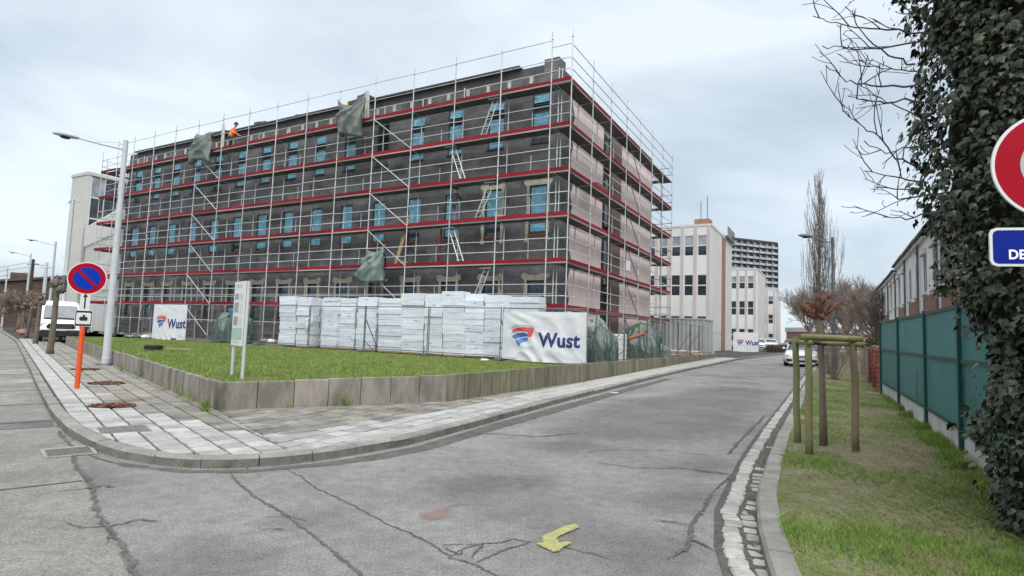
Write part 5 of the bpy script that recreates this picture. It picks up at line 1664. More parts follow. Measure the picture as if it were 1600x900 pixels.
# ---- grey site container
cn = thing('site_container', 'grey corrugated steel site container behind the side fence', 'container', (13.6, 40.4, .5), TH, None)
b = MB(); Lc, Wc, Hc = 3.9, 3.6, 2.62
n_ = 26
V = []
for i in range(n_ * 2 + 1):
    x = -Lc + Lc * i / (n_ * 2); y = .035 if (i // 2) % 2 else 0
    V += [(x, y, .12), (x, y, Hc - .12)]
b.add(V, [(2 * i, 2 * i + 2, 2 * i + 3, 2 * i + 1) for i in range(n_ * 2)])
b.build('corrugated_side', MAT['container'], cn)
b = MB(); b.box(-Lc + .01, -.03, .06, Wc, .1, Hc - .1); b.build('body', MAT['container'], cn)
MB().cbox(-Lc - .02, .02, -.03, Wc + .02, Hc - .12, Hc, .015).build('roof_frame', MAT['container'], cn)
MB().cbox(-Lc - .02, .02, -.03, Wc + .02, 0, .13, .015).build('base_frame', MAT['container'], cn)
for x in (-Lc, -.08): MB().cbox(x, x + .08, -.035, .06, .12, Hc - .1, .01).build('corner_post', MAT['container'], cn)
MB().cbox(-.03, .01, .3, 1.5, .2, 2.25, .01).build('door', MAT['container'], cn)
MB().cbox(-.03, .01, 1.7, 3.3, .2, 2.4, .01).build('door', MAT['container'], cn)
# pallets / debris by the container and on the lawn
t = thing('timber_pile', 'untidy pile of pale boards between the scaffold end and the container', 'boards', (11.0, 37.5, ZL - .03), TH)
for k in range(14): MB().cbox(rnd.uniform(-1.6, -1), rnd.uniform(.6, 1.6), -.6 + k * .09, -.5 + k * .09, .02 + (k % 4) * .09, .09 + (k % 4) * .09, .01).build('board', MAT['eps_white' if k % 3 == 0 else 'wood'], t, (0, 0, 0), (0, 0, rnd.uniform(-.2, .2)))
def rubble_pile(label, p, n_, sp, mats):
    t = thing('rubble_pile', label, 'rubble', p, rnd.uniform(0, 1))
    for k in range(n_):
        s_ = rnd.uniform(.08, .28)
        blob('chunk', (rnd.gauss(0, sp), rnd.gauss(0, sp * .4), s_ * .4), (s_, s_ * .8, s_ * .55), mats[k % len(mats)], .4, 1.5, 2, k * 3.1, .3, 0, t)


rubble_pile('rubble heap with pale chunks left of the insulation stacks', tuple((F0 + E1 * 21.2 + E2 * 3.2) + Vector((0, 0, ZL - .02))), 22, 1.3, ['rubble', 'dirt', 'eps_white', 'rubble'])
rubble_pile('rubble with white bags on the lawn end beside the van', (-21.6, 33.2, ZL - .02), 16, 1.0, ['eps_white', 'black', 'rubble', 'tarp'])
rubble_pile('rubble and brown soil along the dark building foot at left', tuple(B2W(-32, -1.6, ZL - .02)), 24, 2.2, ['dirt', 'rubble', 'tan_brick'])
t = thing('chamber_ring', 'dark round plastic chamber ring lying on the lawn near the lamp post', 'ring', (-12.7, 20.6, ZL + .02))
MB().lathe([(.28, 0), (.3, .03), (.3, .12), (.24, .14), (.22, .05)], 20).build('ring', MAT['black'], t); MB().lathe([(.2, .05), (.2, .09), (.05, .1)], 16).build('lid', MAT['galv_dark'], t)
simple('plastic_bottle', MB().lathe([(.04, 0), (.045, .05), (.045, .2), (.02, .25), (.02, .28)], 10, (0, 0, 0), 'x'), 'eps_white', 'white plastic bottle lying on the grass below the last insulation stack', 'bottle', (-1.0, 20.3, ZL + .07), .3)
simple('lath', MB().cbox(-.5, .5, -.04, .04, 0, .04, .005), 'wood', 'short wooden lath lying on the lawn beside the dark ring', 'lath', (-11.6, 20.3, ZL + .05), R(-10))
simple('litter', MB().cbox(-.1, .1, -.05, .05, 0, .012, .003), 'eps_white', 'scrap of white litter on the road edge by the kerb', 'litter', (2.95, 16.1, gz(2.95, 16.1) + .005), .5)

# ---- information board
ib = thing('information_board', 'narrow white information board on two galvanised posts at the lawn corner', 'sign', (-5.45, 11.6, ZL))
U = Vector((.64, -.85, 0)).normalized()
nrm = Vector((-.8, -.6, 0))
# panel plane faces the street corner; posts stand at its two edges
a0, a1 = Vector((-.22, .17, 0)), Vector((.24, -.36, 0))
U = (a1 - a0).normalized(); Wb = (a1 - a0).length; V_ = Vector((0, 0, 1)); N_ = U.cross(V_)
for q in (a0, a1): MB().tube(q - N_ * .04 + Vector((0, 0, -.3)), q - N_ * .04 + Vector((0, 0, 1.88)), .032, n=8).build('post', MAT['lamp_paint'], ib)
MB().plate([(0, .6), (Wb, .6), (Wb, 1.88), (0, 1.88)], a0, U, V_, .02).build('panel', MAT['sign_white'], ib)
MB().plate([(.02, .72), (Wb - .02, .72), (Wb - .02, .95), (.02, .95)], a0 + N_ * .021, U, V_, .003).build('print_band', MAT['print_green'], ib)
for k, (z, hh, x0, x1) in enumerate([(1.52, .12, .08, .3), (1.26, .2, .08, .34), (1.0, .18, .08, .34)]):
    MB().plate([(x0, z), (x1, z), (x1, z + hh), (x0, z + hh)], a0 + N_ * .021, U, V_, .003).build('printed_picture', MAT['print_grey'], ib)
    for j in range(4): MB().plate([(x1 + .06, z + hh * j / 4), (Wb - .08, z + hh * j / 4), (Wb - .08, z + hh * j / 4 + .012), (x1 + .06, z + hh * j / 4 + .012)], a0 + N_ * .021, U, V_, .002).build('printed_line', MAT['print_text'], ib)
for z in (1.8, 1.75, .66): MB().plate([(.1, z), (Wb - .2, z), (Wb - .2, z + .03), (.1, z + .03)], a0 + N_ * .021, U, V_, .003).build('printed_line', MAT['print_text'], ib)


# ================================================================ SIGNS AND LAMPS
def disc(r, n=40): return [(r * math.cos(2 * math.pi * k / n), r * math.sin(2 * math.pi * k / n)) for k in range(n)]


def ring_me(r0, r1, th, o, U, V, name, m, parent, n=44):
    b = MB(); o, U, V = Vector(o), Vector(U), Vector(V); N = U.cross(V)
    vs = []
    for r in (r0, r1):
        for k in range(n):
            t = 2 * math.pi * k / n; vs.append(o + U * (r * math.cos(t)) + V * (r * math.sin(t)) + N * th)
    b.add(vs, [(k, n + k, n + (k + 1) % n, (k + 1) % n)[::-1] for k in range(n)][::1])
    me = b.me(name, MAT[m])
    if me.polygons[0].normal.dot(N) < 0: me.flip_normals()
    return inst(name, me, parent)


ns = thing('no_parking_sign', 'round blue and red no parking sign on an orange post on the pavement', 'road sign', (-9.05, 12.19, .11))
up = Vector((.0, .02, 1)).normalized()
fw = Vector((9.05, -12.19, 0)).normalized(); U = Vector((0, 0, 1)).cross(fw).normalized(); V_ = Vector((0, 0, 1))
MB().tube((0, 0, -.2), (0, 0, 1.62), .048, n=14).build('orange_post', MAT['orange_post'], ns, smooth=False)
MB().tube((0, 0, 1.6), (0, 0, 2.62), .03, n=10).build('upper_post', MAT['galv'], ns)
cc = Vector((0, 0, 2.33)) + fw * .05
MB().plate(disc(.345), cc - fw * .012, U, V_, .012).build('disc', MAT['sign_white'], ns)
MB().plate(disc(.325), cc, U, V_, .003).build('red_face', MAT['sign_red'], ns)
MB().plate(disc(.235), cc + fw * .003, U, V_, .003).build('blue_face', MAT['sign_blue'], ns)
d45 = (U * .7071 - V_ * .7071); n45 = (U * .7071 + V_ * .7071)
MB().plate([(-.235, -.03), (.235, -.03), (.235, .03), (-.235, .03)], cc + fw * .006, d45, n45, .003).build('red_bar', MAT['sign_red'], ns)
b = MB(); b.plate([(-.085, -.19), (.085, -.19), (.085, .19), (-.085, .19)], Vector((0, 0, 1.83)) + fw * .04, U, V_, .008); b.build('arrow_plate', MAT['sign_white'], ns)
b = MB(); b.plate([(-.013, -.16), (.013, -.16), (.013, .08), (.045, .08), (0, .16), (-.045, .08), (-.013, .08)], Vector((0, 0, 1.85)) + fw * .049, U, V_, .003); b.build('arrow', MAT['black'], ns)
bx = Vector((0, 0, 1.48)) + fw * .052
rr_ = lambda w_, h_, r: [(sx * (w_ - r) + r * math.cos(a), sy * (h_ - r) + r * math.sin(a)) for sx, sy, a0_ in ((1, 1, 0), (-1, 1, 1.5708), (-1, -1, 3.1416), (1, -1, 4.7124)) for a in (a0_, a0_ + .785, a0_ + 1.57)]
MB().plate(rr_(.15, .17, .03), bx - fw * .02, U, V_, .02).build('small_box', MAT['sign_white'], ns)
MB().plate(rr_(.14, .16, .025), bx, U, V_, .003).build('box_border', MAT['black'], ns)
MB().plate(rr_(.125, .12, .02), bx + fw * .003, U, V_, .003).build('box_face', MAT['sign_white'], ns)
b = MB(); b.plate([(-.06, -.05), (.06, -.05), (.075, -.0), (.05, .04), (.02, .03), (.03, .075), (-.02, .075), (-.015, .03), (-.05, .04), (-.075, 0)], bx + fw * .006, U, V_, .003); b.build('symbol', MAT['black'], ns)


def lamp(label, p, top, arm, armdir, sz=1.0, group='street lamps', m='lamp_paint'):
    t = thing('street_lamp', label, 'street lamp', p, 0, group)
    b = MB(); b.path([(0, 0, 0), (0, 0, .25), (0, 0, .26), (0, 0, top)], [.13, .13, .115, .075], 14); b.build('pole', MAT[m], t, smooth=False)
    MB().cbox(-.22, .22, -.22, .22, -.02, .06, .02).build('base_plate', MAT['galv_dark'], t)
    d = Vector((math.cos(armdir), math.sin(armdir), 0))
    a = Vector((0, 0, top - .32)); e = a + d * arm + Vector((0, 0, .28))
    b = MB(); b.path([a, a + d * arm * .5 + Vector((0, 0, .13)), e], [.035, .032, .03], 8); b.build('arm', MAT[m], t)
    MB().tube(a + Vector((0, 0, .22)), a + d * arm * .62 + Vector((0, 0, .21)), .008, n=5).build('stay', MAT[m], t)
    nx = 14; V, F = [], []
    prof = [(-.05, .02, .02), (.0, .09, .07), (.12, .16, .12), (.3, .2, .15), (.5, .2, .14), (.68, .15, .08), (.78, .06, .03)]
    up = Vector((0, 0, 1)); sd = Vector((-d.y, d.x, 0)); tilt = Vector((0, 0, .12))
    for (x, w_, h_) in prof:
        c = e + (d + tilt).normalized() * (x * sz)
        for k in range(10):
            th = 2 * math.pi * k / 10
            V.append(c + sd * (math.cos(th) * w_ * sz) + up * (math.sin(th) * (h_ if math.sin(th) > 0 else h_ * .25) * sz))
    mm = MB(); mm.add(V, [(i * 10 + k, i * 10 + (k + 1) % 10, (i + 1) * 10 + (k + 1) % 10, (i + 1) * 10 + k) for i in range(6) for k in range(10)] + [tuple(range(9, -1, -1)), tuple(range(60, 70))])
    mm.build('lamp_head', MAT[m], t, smooth=True)
    g = MB(); g.lathe([(.02, -.05), (.12, -.03), (.15, 0)], 12, tuple(e + d * .4 * sz + Vector((0, 0, .0)))); g.build('lens', MAT['black'], t)
    return t


lamp('nearest tall grey street lamp with arm reaching left, at the pavement by the lawn', (-13.0, 18.66, .11), 7.42, 1.45, R(187))
lamp('second grey street lamp behind the white van, arm reaching left', (-37.2, 46.3, .1), 7.6, 1.3, R(195))
lamp('far grey street lamp among the pollarded trees, arm reaching left', (-49.5, 58.6, .1), 7.9, 1.2, R(195))
lamp('farthest grey street lamp at the left edge of the street', (-64, 72.5, .1), 7.6, 1.2, R(195))
lamp('dark street lamp behind the tall bare poplar on the right', (17.6, 31.3, gz(17.6, 31.3)), 7.3, 1.1, R(178), m='galv_dark')
# tall plain mast by the pale tower
t = thing('mast', 'tall pale steel mast with small bracket in front of the cream tower', 'pole', (-30.1, 38.6, .1))
MB().path([(0, 0, 0), (0, 0, 9.55)], [.12, .085], 10).build('pole', MAT['lamp_paint'], t)
MB().path([(-.5, .2, 9.3), (0, 0, 9.6), (.6, -.2, 9.35)], .035, 6).build('bracket', MAT['lamp_paint'], t); MB().tube((-.5, .2, 9.3), (.6, -.2, 9.35), .025).build('bracket_tie', MAT['lamp_paint'], t)
MB().path([(0, 0, 5.2), (-.55, .2, 5.6)], .05, 6).build('cable_bracket', MAT['lamp_paint'], t); MB().cbox(-.14, .14, -.25, .0, 3.4, 4.3, .03).build('equipment_box', MAT['galv_dark'], t)
# overhead line poles
for (x, y, hh, lab, m) in ((-57.5, 68.5, 8.4, 'dark wooden overhead line pole with crossarm before the dark brick house', 'twig_dark'), (-54.3, 66.6, 7.9, 'pale concrete overhead line pole right of the dark wooden pole', 'lamp_paint')):
    t = thing('line_pole', lab, 'utility pole', (x, y, 0))
    MB().path([(0, 0, 0), (0, 0, hh)], [.2, .15], 8).build('pole', MAT[m], t); MB().tube((-.9, .3, hh - .6), (.9, -.3, hh - .6), .06).build('crossarm', MAT[m], t)
for k, (dz, dl) in enumerate([(0, 'upper'), (-.55, 'middle'), (-1.2, 'lower')]):
    b = MB(); pts = [Vector((-57.5, 68.5, 8.1 + dz)).lerp(Vector((-90, 88, 9.2 + dz)), i / 8) - Vector((0, 0, .9 * math.sin(math.pi * i / 8))) for i in range(9)]
    b.path(pts, .025, 4); tag(b.build('overhead_wire', MAT['wire']), dl + ' overhead wire running left from the dark wooden pole', 'wire')
b = MB(); b.path([Vector((-57.5, 68.5, 7.9)).lerp(Vector((-54.3, 66.6, 7.6)), i / 4) - Vector((0, 0, .12 * math.sin(math.pi * i / 4))) for i in range(5)], .03, 4); tag(b.build('overhead_wire', MAT['wire']), 'short overhead wire between the two line poles', 'wire')

# ---- big round sign at the right edge
rs = thing('round_sign', 'large round red ringed sign with grey centre above a blue plate before the ivy', 'road sign', (2.98, 3.2, .08))
fw = Vector((-.62, -.78, 0)).normalized(); fw = Vector((-.25, -.97, 0)).normalized()
U = Vector((0, 0, 1)).cross(fw).normalized(); cc = Vector((.1, 0, 2.59))
b = MB(); b.tube((.1, .05, -.3), (.1, .05, 2.95), .035, n=14); b.build('post', MAT['galv'], rs, smooth=False)
MB().plate(disc(.315, 64), cc - fw * .012, U, V_, .012).build('disc', MAT['sign_white'], rs)
MB().plate(disc(.298, 64), cc + fw * .0, U, V_, .002).build('red_ring', MAT['sign_red'], rs)
MB().plate(disc(.175, 64), cc + fw * .002, U, V_, .002).build('grey_centre', MAT['sign_grey'], rs)
pc = Vector((.1, 0, 2.115))
MB().plate(rr_(.335, .112, .035), pc - fw * .012, U, V_, .012).build('blue_plate_edge', MAT['sign_white'], rs)
MB().plate(rr_(.32, .097, .025), pc, U, V_, .002).build('blue_plate', MAT['sign_plate_blue'], rs)
me = text_mesh('DE', .076, .0022)
b = MB(); x0 = min(v.co.x for v in me.vertices)
b.add([pc + fw * .005 + U * ((v.co.x - x0) * .88 - .245) + V_ * (v.co.y - .07) for v in me.vertices], [list(p.vertices) for p in me.polygons])
b.build('lettering', MAT['white_paint'], rs)
for z in (2.45, 2.7, 2.115): MB().cbox(.055, .145, .02, .1, z - .02, z + .02, .005).build('clamp', MAT['galv'], rs)

# ================================================================ BUILDINGS AROUND
def opening_wall(b, x0, x1, z0, z1, ops, y, d=.15):
    """wall in the plane y with rectangular openings on a column/row grid; ops = (list of x intervals, list of z intervals)"""
    xs = [x0] + [v for a in sorted(ops[0]) for v in a] + [x1]; zs = [z0] + [v for a in sorted(ops[1]) for v in a] + [z1]
    for i in range(len(xs) - 1):
        for j in range(len(zs) - 1):
            a, c, e, f = xs[i], xs[i + 1], zs[j], zs[j + 1]
            if i % 2 and j % 2:
                V = [(a, y, e), (c, y, e), (c, y, f), (a, y, f), (a, y + d, e), (c, y + d, e), (c, y + d, f), (a, y + d, f)]
                b.add(V, [(1, 5, 4, 0), (2, 6, 5, 1), (3, 7, 6, 2), (0, 4, 7, 3)])
            else: b.add([(a, y, e), (c, y, e), (c, y, f), (a, y, f)], [(0, 1, 2, 3)])


def white_block(label, corner, hgt, Wd, Dp, pitch, ncol, rows, first, brown=None):
    t = thing('school_block', label, 'building', (corner[0], corner[1], 0), TH, 'white school blocks along the side road')
    ww = pitch * .68
    xsn = [(-first - pitch * k - ww / 2, -first - pitch * k + ww / 2) for k in range(ncol)]
    b = MB(); opening_wall(b, -Wd, 0, -.5, hgt, (xsn, rows), 0)
    b.build('front_wall', MAT['block_white'], t)
    b = MB()
    if brown:
        y0, y1 = brown
        b.add([(0, 0, -.5), (0, y0, -.5), (0, y0, hgt), (0, 0, hgt)], [(0, 1, 2, 3)]); b.add([(0, y1, -.5), (0, Dp, -.5), (0, Dp, hgt), (0, y1, hgt)], [(0, 1, 2, 3)])
        MB().box(-1, .04, y0 + .003, y1 - .003, -.5, hgt + .3).build('brown_recess', MAT['tan_brick'], t)
        b.add([(0, y0, -.5), (-.4, y0, -.5), (-.4, y0, hgt), (0, y0, hgt)], [(0, 1, 2, 3)]); b.add([(0, y1, -.5), (-.4, y1, -.5), (-.4, y1, hgt), (0, y1, hgt)], [(3, 2, 1, 0)])
    else: b.add([(0, 0, -.5), (0, Dp, -.5), (0, Dp, hgt), (0, 0, hgt)], [(0, 1, 2, 3)])
    b.add([(-Wd, 0, -.5), (-Wd, Dp, -.5), (-Wd, Dp, hgt), (-Wd, 0, hgt)], [(3, 2, 1, 0)]); b.add([(-Wd, Dp, -.5), (0, Dp, -.5), (0, Dp, hgt), (-Wd, Dp, hgt)], [(3, 2, 1, 0)])
    b.add([(-Wd, 0, hgt), (0, 0, hgt), (0, Dp, hgt), (-Wd, Dp, hgt)], [(0, 1, 2, 3)])
    b.build('side_wall', MAT['block_side'], t)
    b = MB(); b.box(-Wd, .06, -.06, Dp, hgt, hgt + .22); b.build('roof_edge', MAT['block_side'], t)
    for k in range(ncol + 1):
        x = -first - pitch * (k - .5)
        if x < -.05: MB().box(x - pitch * .09, x + pitch * .09, -.1, -.003, -.5, hgt - .01).build('pier', MAT['block_pier'], t)
    fm = {}
    for (z0, z1) in rows:
        h = z1 - z0
        f = MB(); f.box(-ww / 2, ww / 2, .05, .12, 0, .05); f.box(-ww / 2, ww / 2, .05, .12, h - .05, h); f.box(-ww / 2, -ww / 2 + .05, .05, .12, .05, h - .05); f.box(ww / 2 - .05, ww / 2, .05, .12, .05, h - .05); f.box(-ww / 2 + .05, ww / 2 - .05, .04, .12, h * .47, h * .47 + .12)
        fm = f.me('window', MAT['frame_white'])
        pu = MB().box(-ww / 2 + .05, ww / 2 - .05, .09, .1, h * .47 + .12, h - .05); pd = MB().box(-ww / 2 + .05, ww / 2 - .05, .09, .1, .05, h * .47)
        top_row = z1 > hgt - 2
        mu = pu.me('pane', MAT['glass_bright' if top_row else 'glass_dark']); md_ = pd.me('pane', MAT['glass_dark'])
        for a in xsn:
            o = inst('window', fm, t, ((a[0] + a[1]) / 2, 0, z0)); inst('pane', mu, o); inst('pane', md_, o)
    return t


t1 = white_block('nearest white school block with brown recess and small roof housing', (20.14, 58.0), 13.3, 17, 14, 1.33, 9, [(1.9, 4.0), (6.1, 8.25), (10.25, 12.35)], .85, (6.6, 9.0))
MB().cbox(-2.2, -.6, 2.5, 4.2, 13.5, 14.6, .05).build('roof_housing', MAT['tan_brick'], t1)
MB().tube((-1.6, 3, 14.6), (-1.6, 3, 16.6), .04).build('antenna', MAT['galv_dark'], t1); MB().tube((-1.0, 3.4, 14.6), (-1.0, 3.4, 17.2), .04).build('antenna', MAT['galv_dark'], t1)
b = MB(); b.box(-3, .4, 8.5, 13.6, 13.5, 13.7)
for k in range(8): b.tube((.35, 8.5 + k * .7, 13.7), (.35, 8.5 + k * .7, 14.7), .04)
b.tube((.35, 8.5, 14.7), (.35, 13.5, 14.7), .05); b.tube((.35, 8.5, 14.2), (.35, 13.5, 14.2), .04); b.build('roof_platform', MAT['galv_dark'], t1)
white_block('second white school block stepping back behind the nearest one', (36.93, 86.0), 12.5, 14, 12, 1.22, 7, [(1.6, 3.5), (5.6, 7.7), (9.6, 11.5)], .95)
white_block('third and farthest white school block beside the road end', (54.96, 119.0), 12.6, 12, 12, 1.35, 5, [(1.6, 3.4), (5.5, 7.4), (9.5, 11.2)], 1.0)

# apartment tower far behind
ap = thing('apartment_tower', 'tall dark apartment tower with grey balconies far behind the school blocks', 'building', (129.5, 280.0, 0), R(20))
WdA, HA = 42.0, 50.2
MB().box(-WdA, 0, 0, 14, 0, HA).build('body', MAT['apt_dark'], ap)
MB().box(-WdA - .3, .4, -.5, 14.3, HA, HA + .7).build('roof_edge', MAT['apt_dark'], ap)
nb, nf = 11, 17
bwid = WdA / nb
bme = MB().box(.12, bwid - .12, -1.1, -.02, 0, .22).box(.2, bwid - .2, -1.1, -1.02, .22, 1.05).me('balcony', MAT['apt_rail'])
wme = MB().box(.5, bwid - 1.5, -.06, -.01, .25, 2.3).me('window', MAT['glass_bright']); pme = MB().box(bwid - 1.3, bwid - .4, -.06, -.01, .05, 2.2).me('window', MAT['glass_dark'])
for f in range(4, nf):
    for k in range(nb - 6 if f < 12 else 0, nb):
        z = 1.5 + f * 2.86; x = -WdA + k * bwid
        o = inst('balcony', bme, ap, (x, 0, z)); inst('window', wme, ap, (x, 0, z))
for k in range(nb + 1): MB().box(-WdA + k * bwid - .12, -WdA + k * bwid + .12, -1.15, -.02, 0, HA - .05).build('fin', MAT['apt_dark'], ap)

# cream school wing and glazed stair tower on the left
wg = thing('cream_wing', 'long cream school wing with white fins on the left street', 'building', (-33.0, 47.3, 0), R(135))
Lw = 14.2; Hw = 10.5
MB().box(0, Lw, -8, 0, -.3, Hw).build('wall', MAT['cream_wall'], wg)
MB().box(-.02, Lw, -8.05, .12, Hw, Hw + .22).build('roof_edge', MAT['fin'], wg)
fin_me = MB().box(-.12, .12, .0, .22, 0, 1).me('fin', MAT['fin'])
band = MB().box(0.3, Lw - .2, .003, .02, 0, 1).me('glazing_band', MAT['container'])
for (z0, hh) in ((8.7, 1.7), (4.1, 2.6), (.3, 2.6)):
    inst('glazing_band', band, wg, (0, 0, z0), scale=(1, 1, hh))
    for k in range(18): inst('fin', fin_me, wg, (.3 + k * .79, .0, z0), scale=(1, 1, hh))
tw = thing('stair_tower', 'cream stair tower with large gridded window wall on the left street', 'building', (-43.3, 57.2, 0), TH)
HT = 16.1; Dt = 11.0
MB().box(-3.3, -.25, 0, Dt, -.3, HT).build('wall', MAT['cream_wall'], tw)
MB().box(-.25, 0, -.02, .3, -.3, HT + .02).build('corner_pier', MAT['cream_wall'], tw); MB().box(-.25, 0, Dt - .6, Dt, -.3, HT).build('corner_pier', MAT['cream_wall'], tw)
MB().box(-3.4, .1, -.08, Dt + .05, HT, HT + .3).build('roof_edge', MAT['cream_wall'], tw)
for i in range(8):
    for j in range(5):
        y0 = .3 + i * (Dt - .9) / 8; y1 = y0 + (Dt - .9) / 8; z0 = 5.2 + j * 2.15
        f = MB(); f.box(-.2, -.02, y0, y0 + .1, z0, z0 + 2.15); f.box(-.2, -.03, y0 + .1, y1, z0, z0 + .12)
        o = f.build('window', MAT['frame_white'], tw)
        MB().box(-.16, -.1, y0 + .1, y1, z0 + .12, z0 + 2.15).build('pane', MAT['glass_dark' if (i * 3 + j) % 4 else 'glass_bright'], o)
MB().box(-.25, -.02, .3, Dt - .6, -.3, 5.2).build('lower_wall', MAT['cream_wall'], tw)
# white low gable next to the dark house
lg = thing('white_annex', 'low white annex between the dark brick house and the cream tower', 'building', (-52.5, 66.5, 0), R(131))
MB().box(-7, 3.2, -9, 0, -.3, 4.8).build('wall', MAT['block_white'], lg)
b = MB(); b.add([(3.2, -9.1, 4.8), (3.2, .1, 4.8), (-7, .1, 4.8), (-7, -9.1, 4.8), (3.2, .1, 4.8), (-7, -4.5, 6.6), (3.2, -4.5, 6.6)], [(0, 1, 6), (1, 2, 5, 6), (2, 3, 5), (3, 0, 6, 5)]); b.build('roof', MAT['cream_wall'], lg)
# dark brick house
dh = thing('dark_brick_house', 'old dark brick house with broad gable and chimneys at the far left', 'building', (-63, 78, 0), R(38))
gp = [(-16, 0), (8, 0), (8, 3.2), (7, 4.9), (1.5, 6.9), (-4, 6.0), (-16, 4.0)]
MB().plate(gp, (0, 0, 0), (1, 0, 0), (0, 0, 1), -9).build('wall', MAT['dark_brick'], dh)
for a, c in (((-16.4, 3.9), (-4, 6.1)), ((-4, 6.1), (1.5, 7.0)), ((1.5, 7.0), (7.1, 5.0)), ((7.1, 5.0), (8.5, 3.1))):
    d = Vector((c[0] - a[0], c[1] - a[1])); nv = Vector((-d.y, d.x)).normalized() * .3
    MB().plate([a, c, (c[0] + nv.x, c[1] + nv.y), (a[0] + nv.x, a[1] + nv.y)], (0, -.4, 0), (1, 0, 0), (0, 0, 1), -9.8).build('roof_slope', MAT['roof_tile'], dh)
for x, z, w_ in ((-3.2, 5.9, 2.0), (-7.5, 5.2, 1.2), (5.2, 5.5, 2.2)): MB().cbox(x - w_ / 2, x + w_ / 2, 2, 3.2, z, z + 1.5, .05).build('chimney', MAT['dark_brick'], dh)
MB().box(0, .9, -.05, -.005, 3.4, 4.3).build('bricked_window', MAT['roof_tile'], dh)

# row of houses on the right
LATH = 3.55
for k in range(8):
    s0_ = 21.0 + k * 5.6
    x, y = s0_ * .4896 + LATH * .872, s0_ * .872 - LATH * .4896; g = gz(x, y) - .05
    t = thing('row_house', ['nearest row house, mostly behind the ivy'][0] if k == 0 else (ORD[k] + ' narrow white fronted row house counted from the ivy, dark eaves'), 'house', (x, y, g), R(60.684), 'row houses behind the green fence')
    Wh, He, Dh = 5.6, 6.45 - (k > 3) * .25, 8.0            # local x along the road, local y to the left (street side is +y)
    mb = 'white_brick' if k not in (0,) else 'tan_brick'
    xsn = [(.75, 1.85), (3.6, 4.7)]
    b = MB()
    opening_wall(b, -Wh + .005, -.005, 0, He, ([(-4.7, -3.6), (-1.85, -.75)], [(.9, 2.4), (3.9, 5.6)]), 0, .04)
    b.v = [(-p[0], -p[1], p[2]) for p in b.v]                # turn so it faces +y
    b.build('front_wall', MAT[mb], t)
    b = MB(); b.box(.005, Wh - .005, -Dh, -.2, 0, He); b.build('body', MAT['dark_brick' if k % 2 else 'tan_brick'], t)
    b = MB(); b.add([(0, .16, He - .05), (Wh, .16, He - .05), (Wh, -Dh / 2, He + 2.2), (0, -Dh / 2, He + 2.2), (0, -Dh - .3, He - .05), (Wh, -Dh - .3, He - .05), (0, .16, He + .08), (Wh, .16, He + .08)], [(6, 3, 2, 7)[::-1], (3, 4, 5, 2)[::-1], (0, 6, 7, 1)[::-1], (0, 4, 3, 6), (1, 7, 2, 5)]); b.build('roof', MAT['roof_tile'], t)
    MB().box(0, Wh, .17, .29, He - .02, He + .07).build('gutter', MAT['frame_dark'], t); MB().box(.002, Wh - .002, .006, .165, He - .2, He - .055).build('fascia', MAT['fin'], t)
    MB().tube((.12, .1, 0), (.12, .1, He - .05), .05, n=7).build('downpipe', MAT['galv_dark'], t)
    if k % 2 == 1 or k == 2: MB().box(.7, 4.75, .004, .03, 2.7, 3.75).build('brick_apron', MAT['tan_brick'], t)
    for (xa, xb) in xsn:
        for (za, zb) in ((.9, 2.4), (3.9, 5.6)):
            f = MB(); w_ = xb - xa; h = zb - za
            f.box(xa, xa + .08, -.05, -.008, za, zb); f.box(xb - .08, xb, -.05, -.008, za, zb); f.box(xa + .08, xb - .08, -.05, -.008, za, za + .08); f.box(xa + .08, xb - .08, -.05, -.008, zb - .08, zb); f.box(xa + w_ / 2 - .04, xa + w_ / 2 + .04, -.05, -.004, za + .08, zb - .08)
            o = f.build('window', MAT['frame_white'], t); MB().box(xa + .08, xb - .08, -.035, -.02, za + .08, zb - .08).build('pane', MAT['glass_dark'], o)
            MB().cbox(xa - .08, xb + .08, -.05, .1, za - .1, za, .01).build('sill', MAT['fence_base'], o)
            if za > 3 and k % 3 != 2: MB().cbox(xa - .02, xb + .02, .005, .16, zb - .02, zb + .24, .02).build('blind_box', MAT['fin'], o)
    if k in (2, 4, 6): b = MB(); b.plate([(0, 0), (1.3, 0), (1.3, .12), (0, .12)], (2.0, 1.2, 2.4), (1, 0, 0), (0, -1.2, .55), .05); b.build('porch_roof', MAT['roof_tile'], t)
    MB().cbox(2.25, 3.2, -.1, .03, 0, 2.15, .02).build('door', MAT['frame_dark' if k % 2 else 'sill_red'], t)
# distant brick shed at the road end
sh = thing('brick_shed', 'low tan brick shed with pale fascia at the far end of the road', 'building', (72, 128, 0), R(10))
MB().box(-6, 14, 0, 8, 0, 4.2).build('wall', MAT['tan_brick'], sh); MB().box(-6.2, 14.2, -.2, 8.2, 4.2, 5.2).build('fascia', MAT['cream_wall'], sh); MB().box(2, 5, -.05, -.005, 0, 2.6).build('door', MAT['cream_wall'], sh)


# ================================================================ VEHICLES
def loft(stn, prof, mat_, name, parent, smooth=True):
    """stn: (x, zb, zt, hw); prof: (fraction of hw, fraction of height, absolute z shift) from sill to roof centre"""
    n = len(prof); V, F = [], []
    for (x, zb, zt, hw) in stn:
        half = [(hw * a, zb + (zt - zb) * h) for a, h in prof]
        for (y, z) in half: V.append((x, -y, z))
        for (y, z) in reversed(half[:-1]): V.append((x, y, z))
    m = 2 * n - 1
    for i in range(len(stn) - 1):
        for k in range(m - 1): F.append((i * m + k, i * m + k + 1, (i + 1) * m + k + 1, (i + 1) * m + k))
        F.append((i * m + m - 1, i * m, (i + 1) * m, (i + 1) * m + m - 1))
    F.append(tuple(range(m))[::-1]); e = (len(stn) - 1) * m; F.append(tuple(range(e, e + m)))
    b = MB(); b.add(V, F)
    return b.build(name, MAT[mat_] if isinstance(mat_, str) else mat_, parent, smooth=smooth)


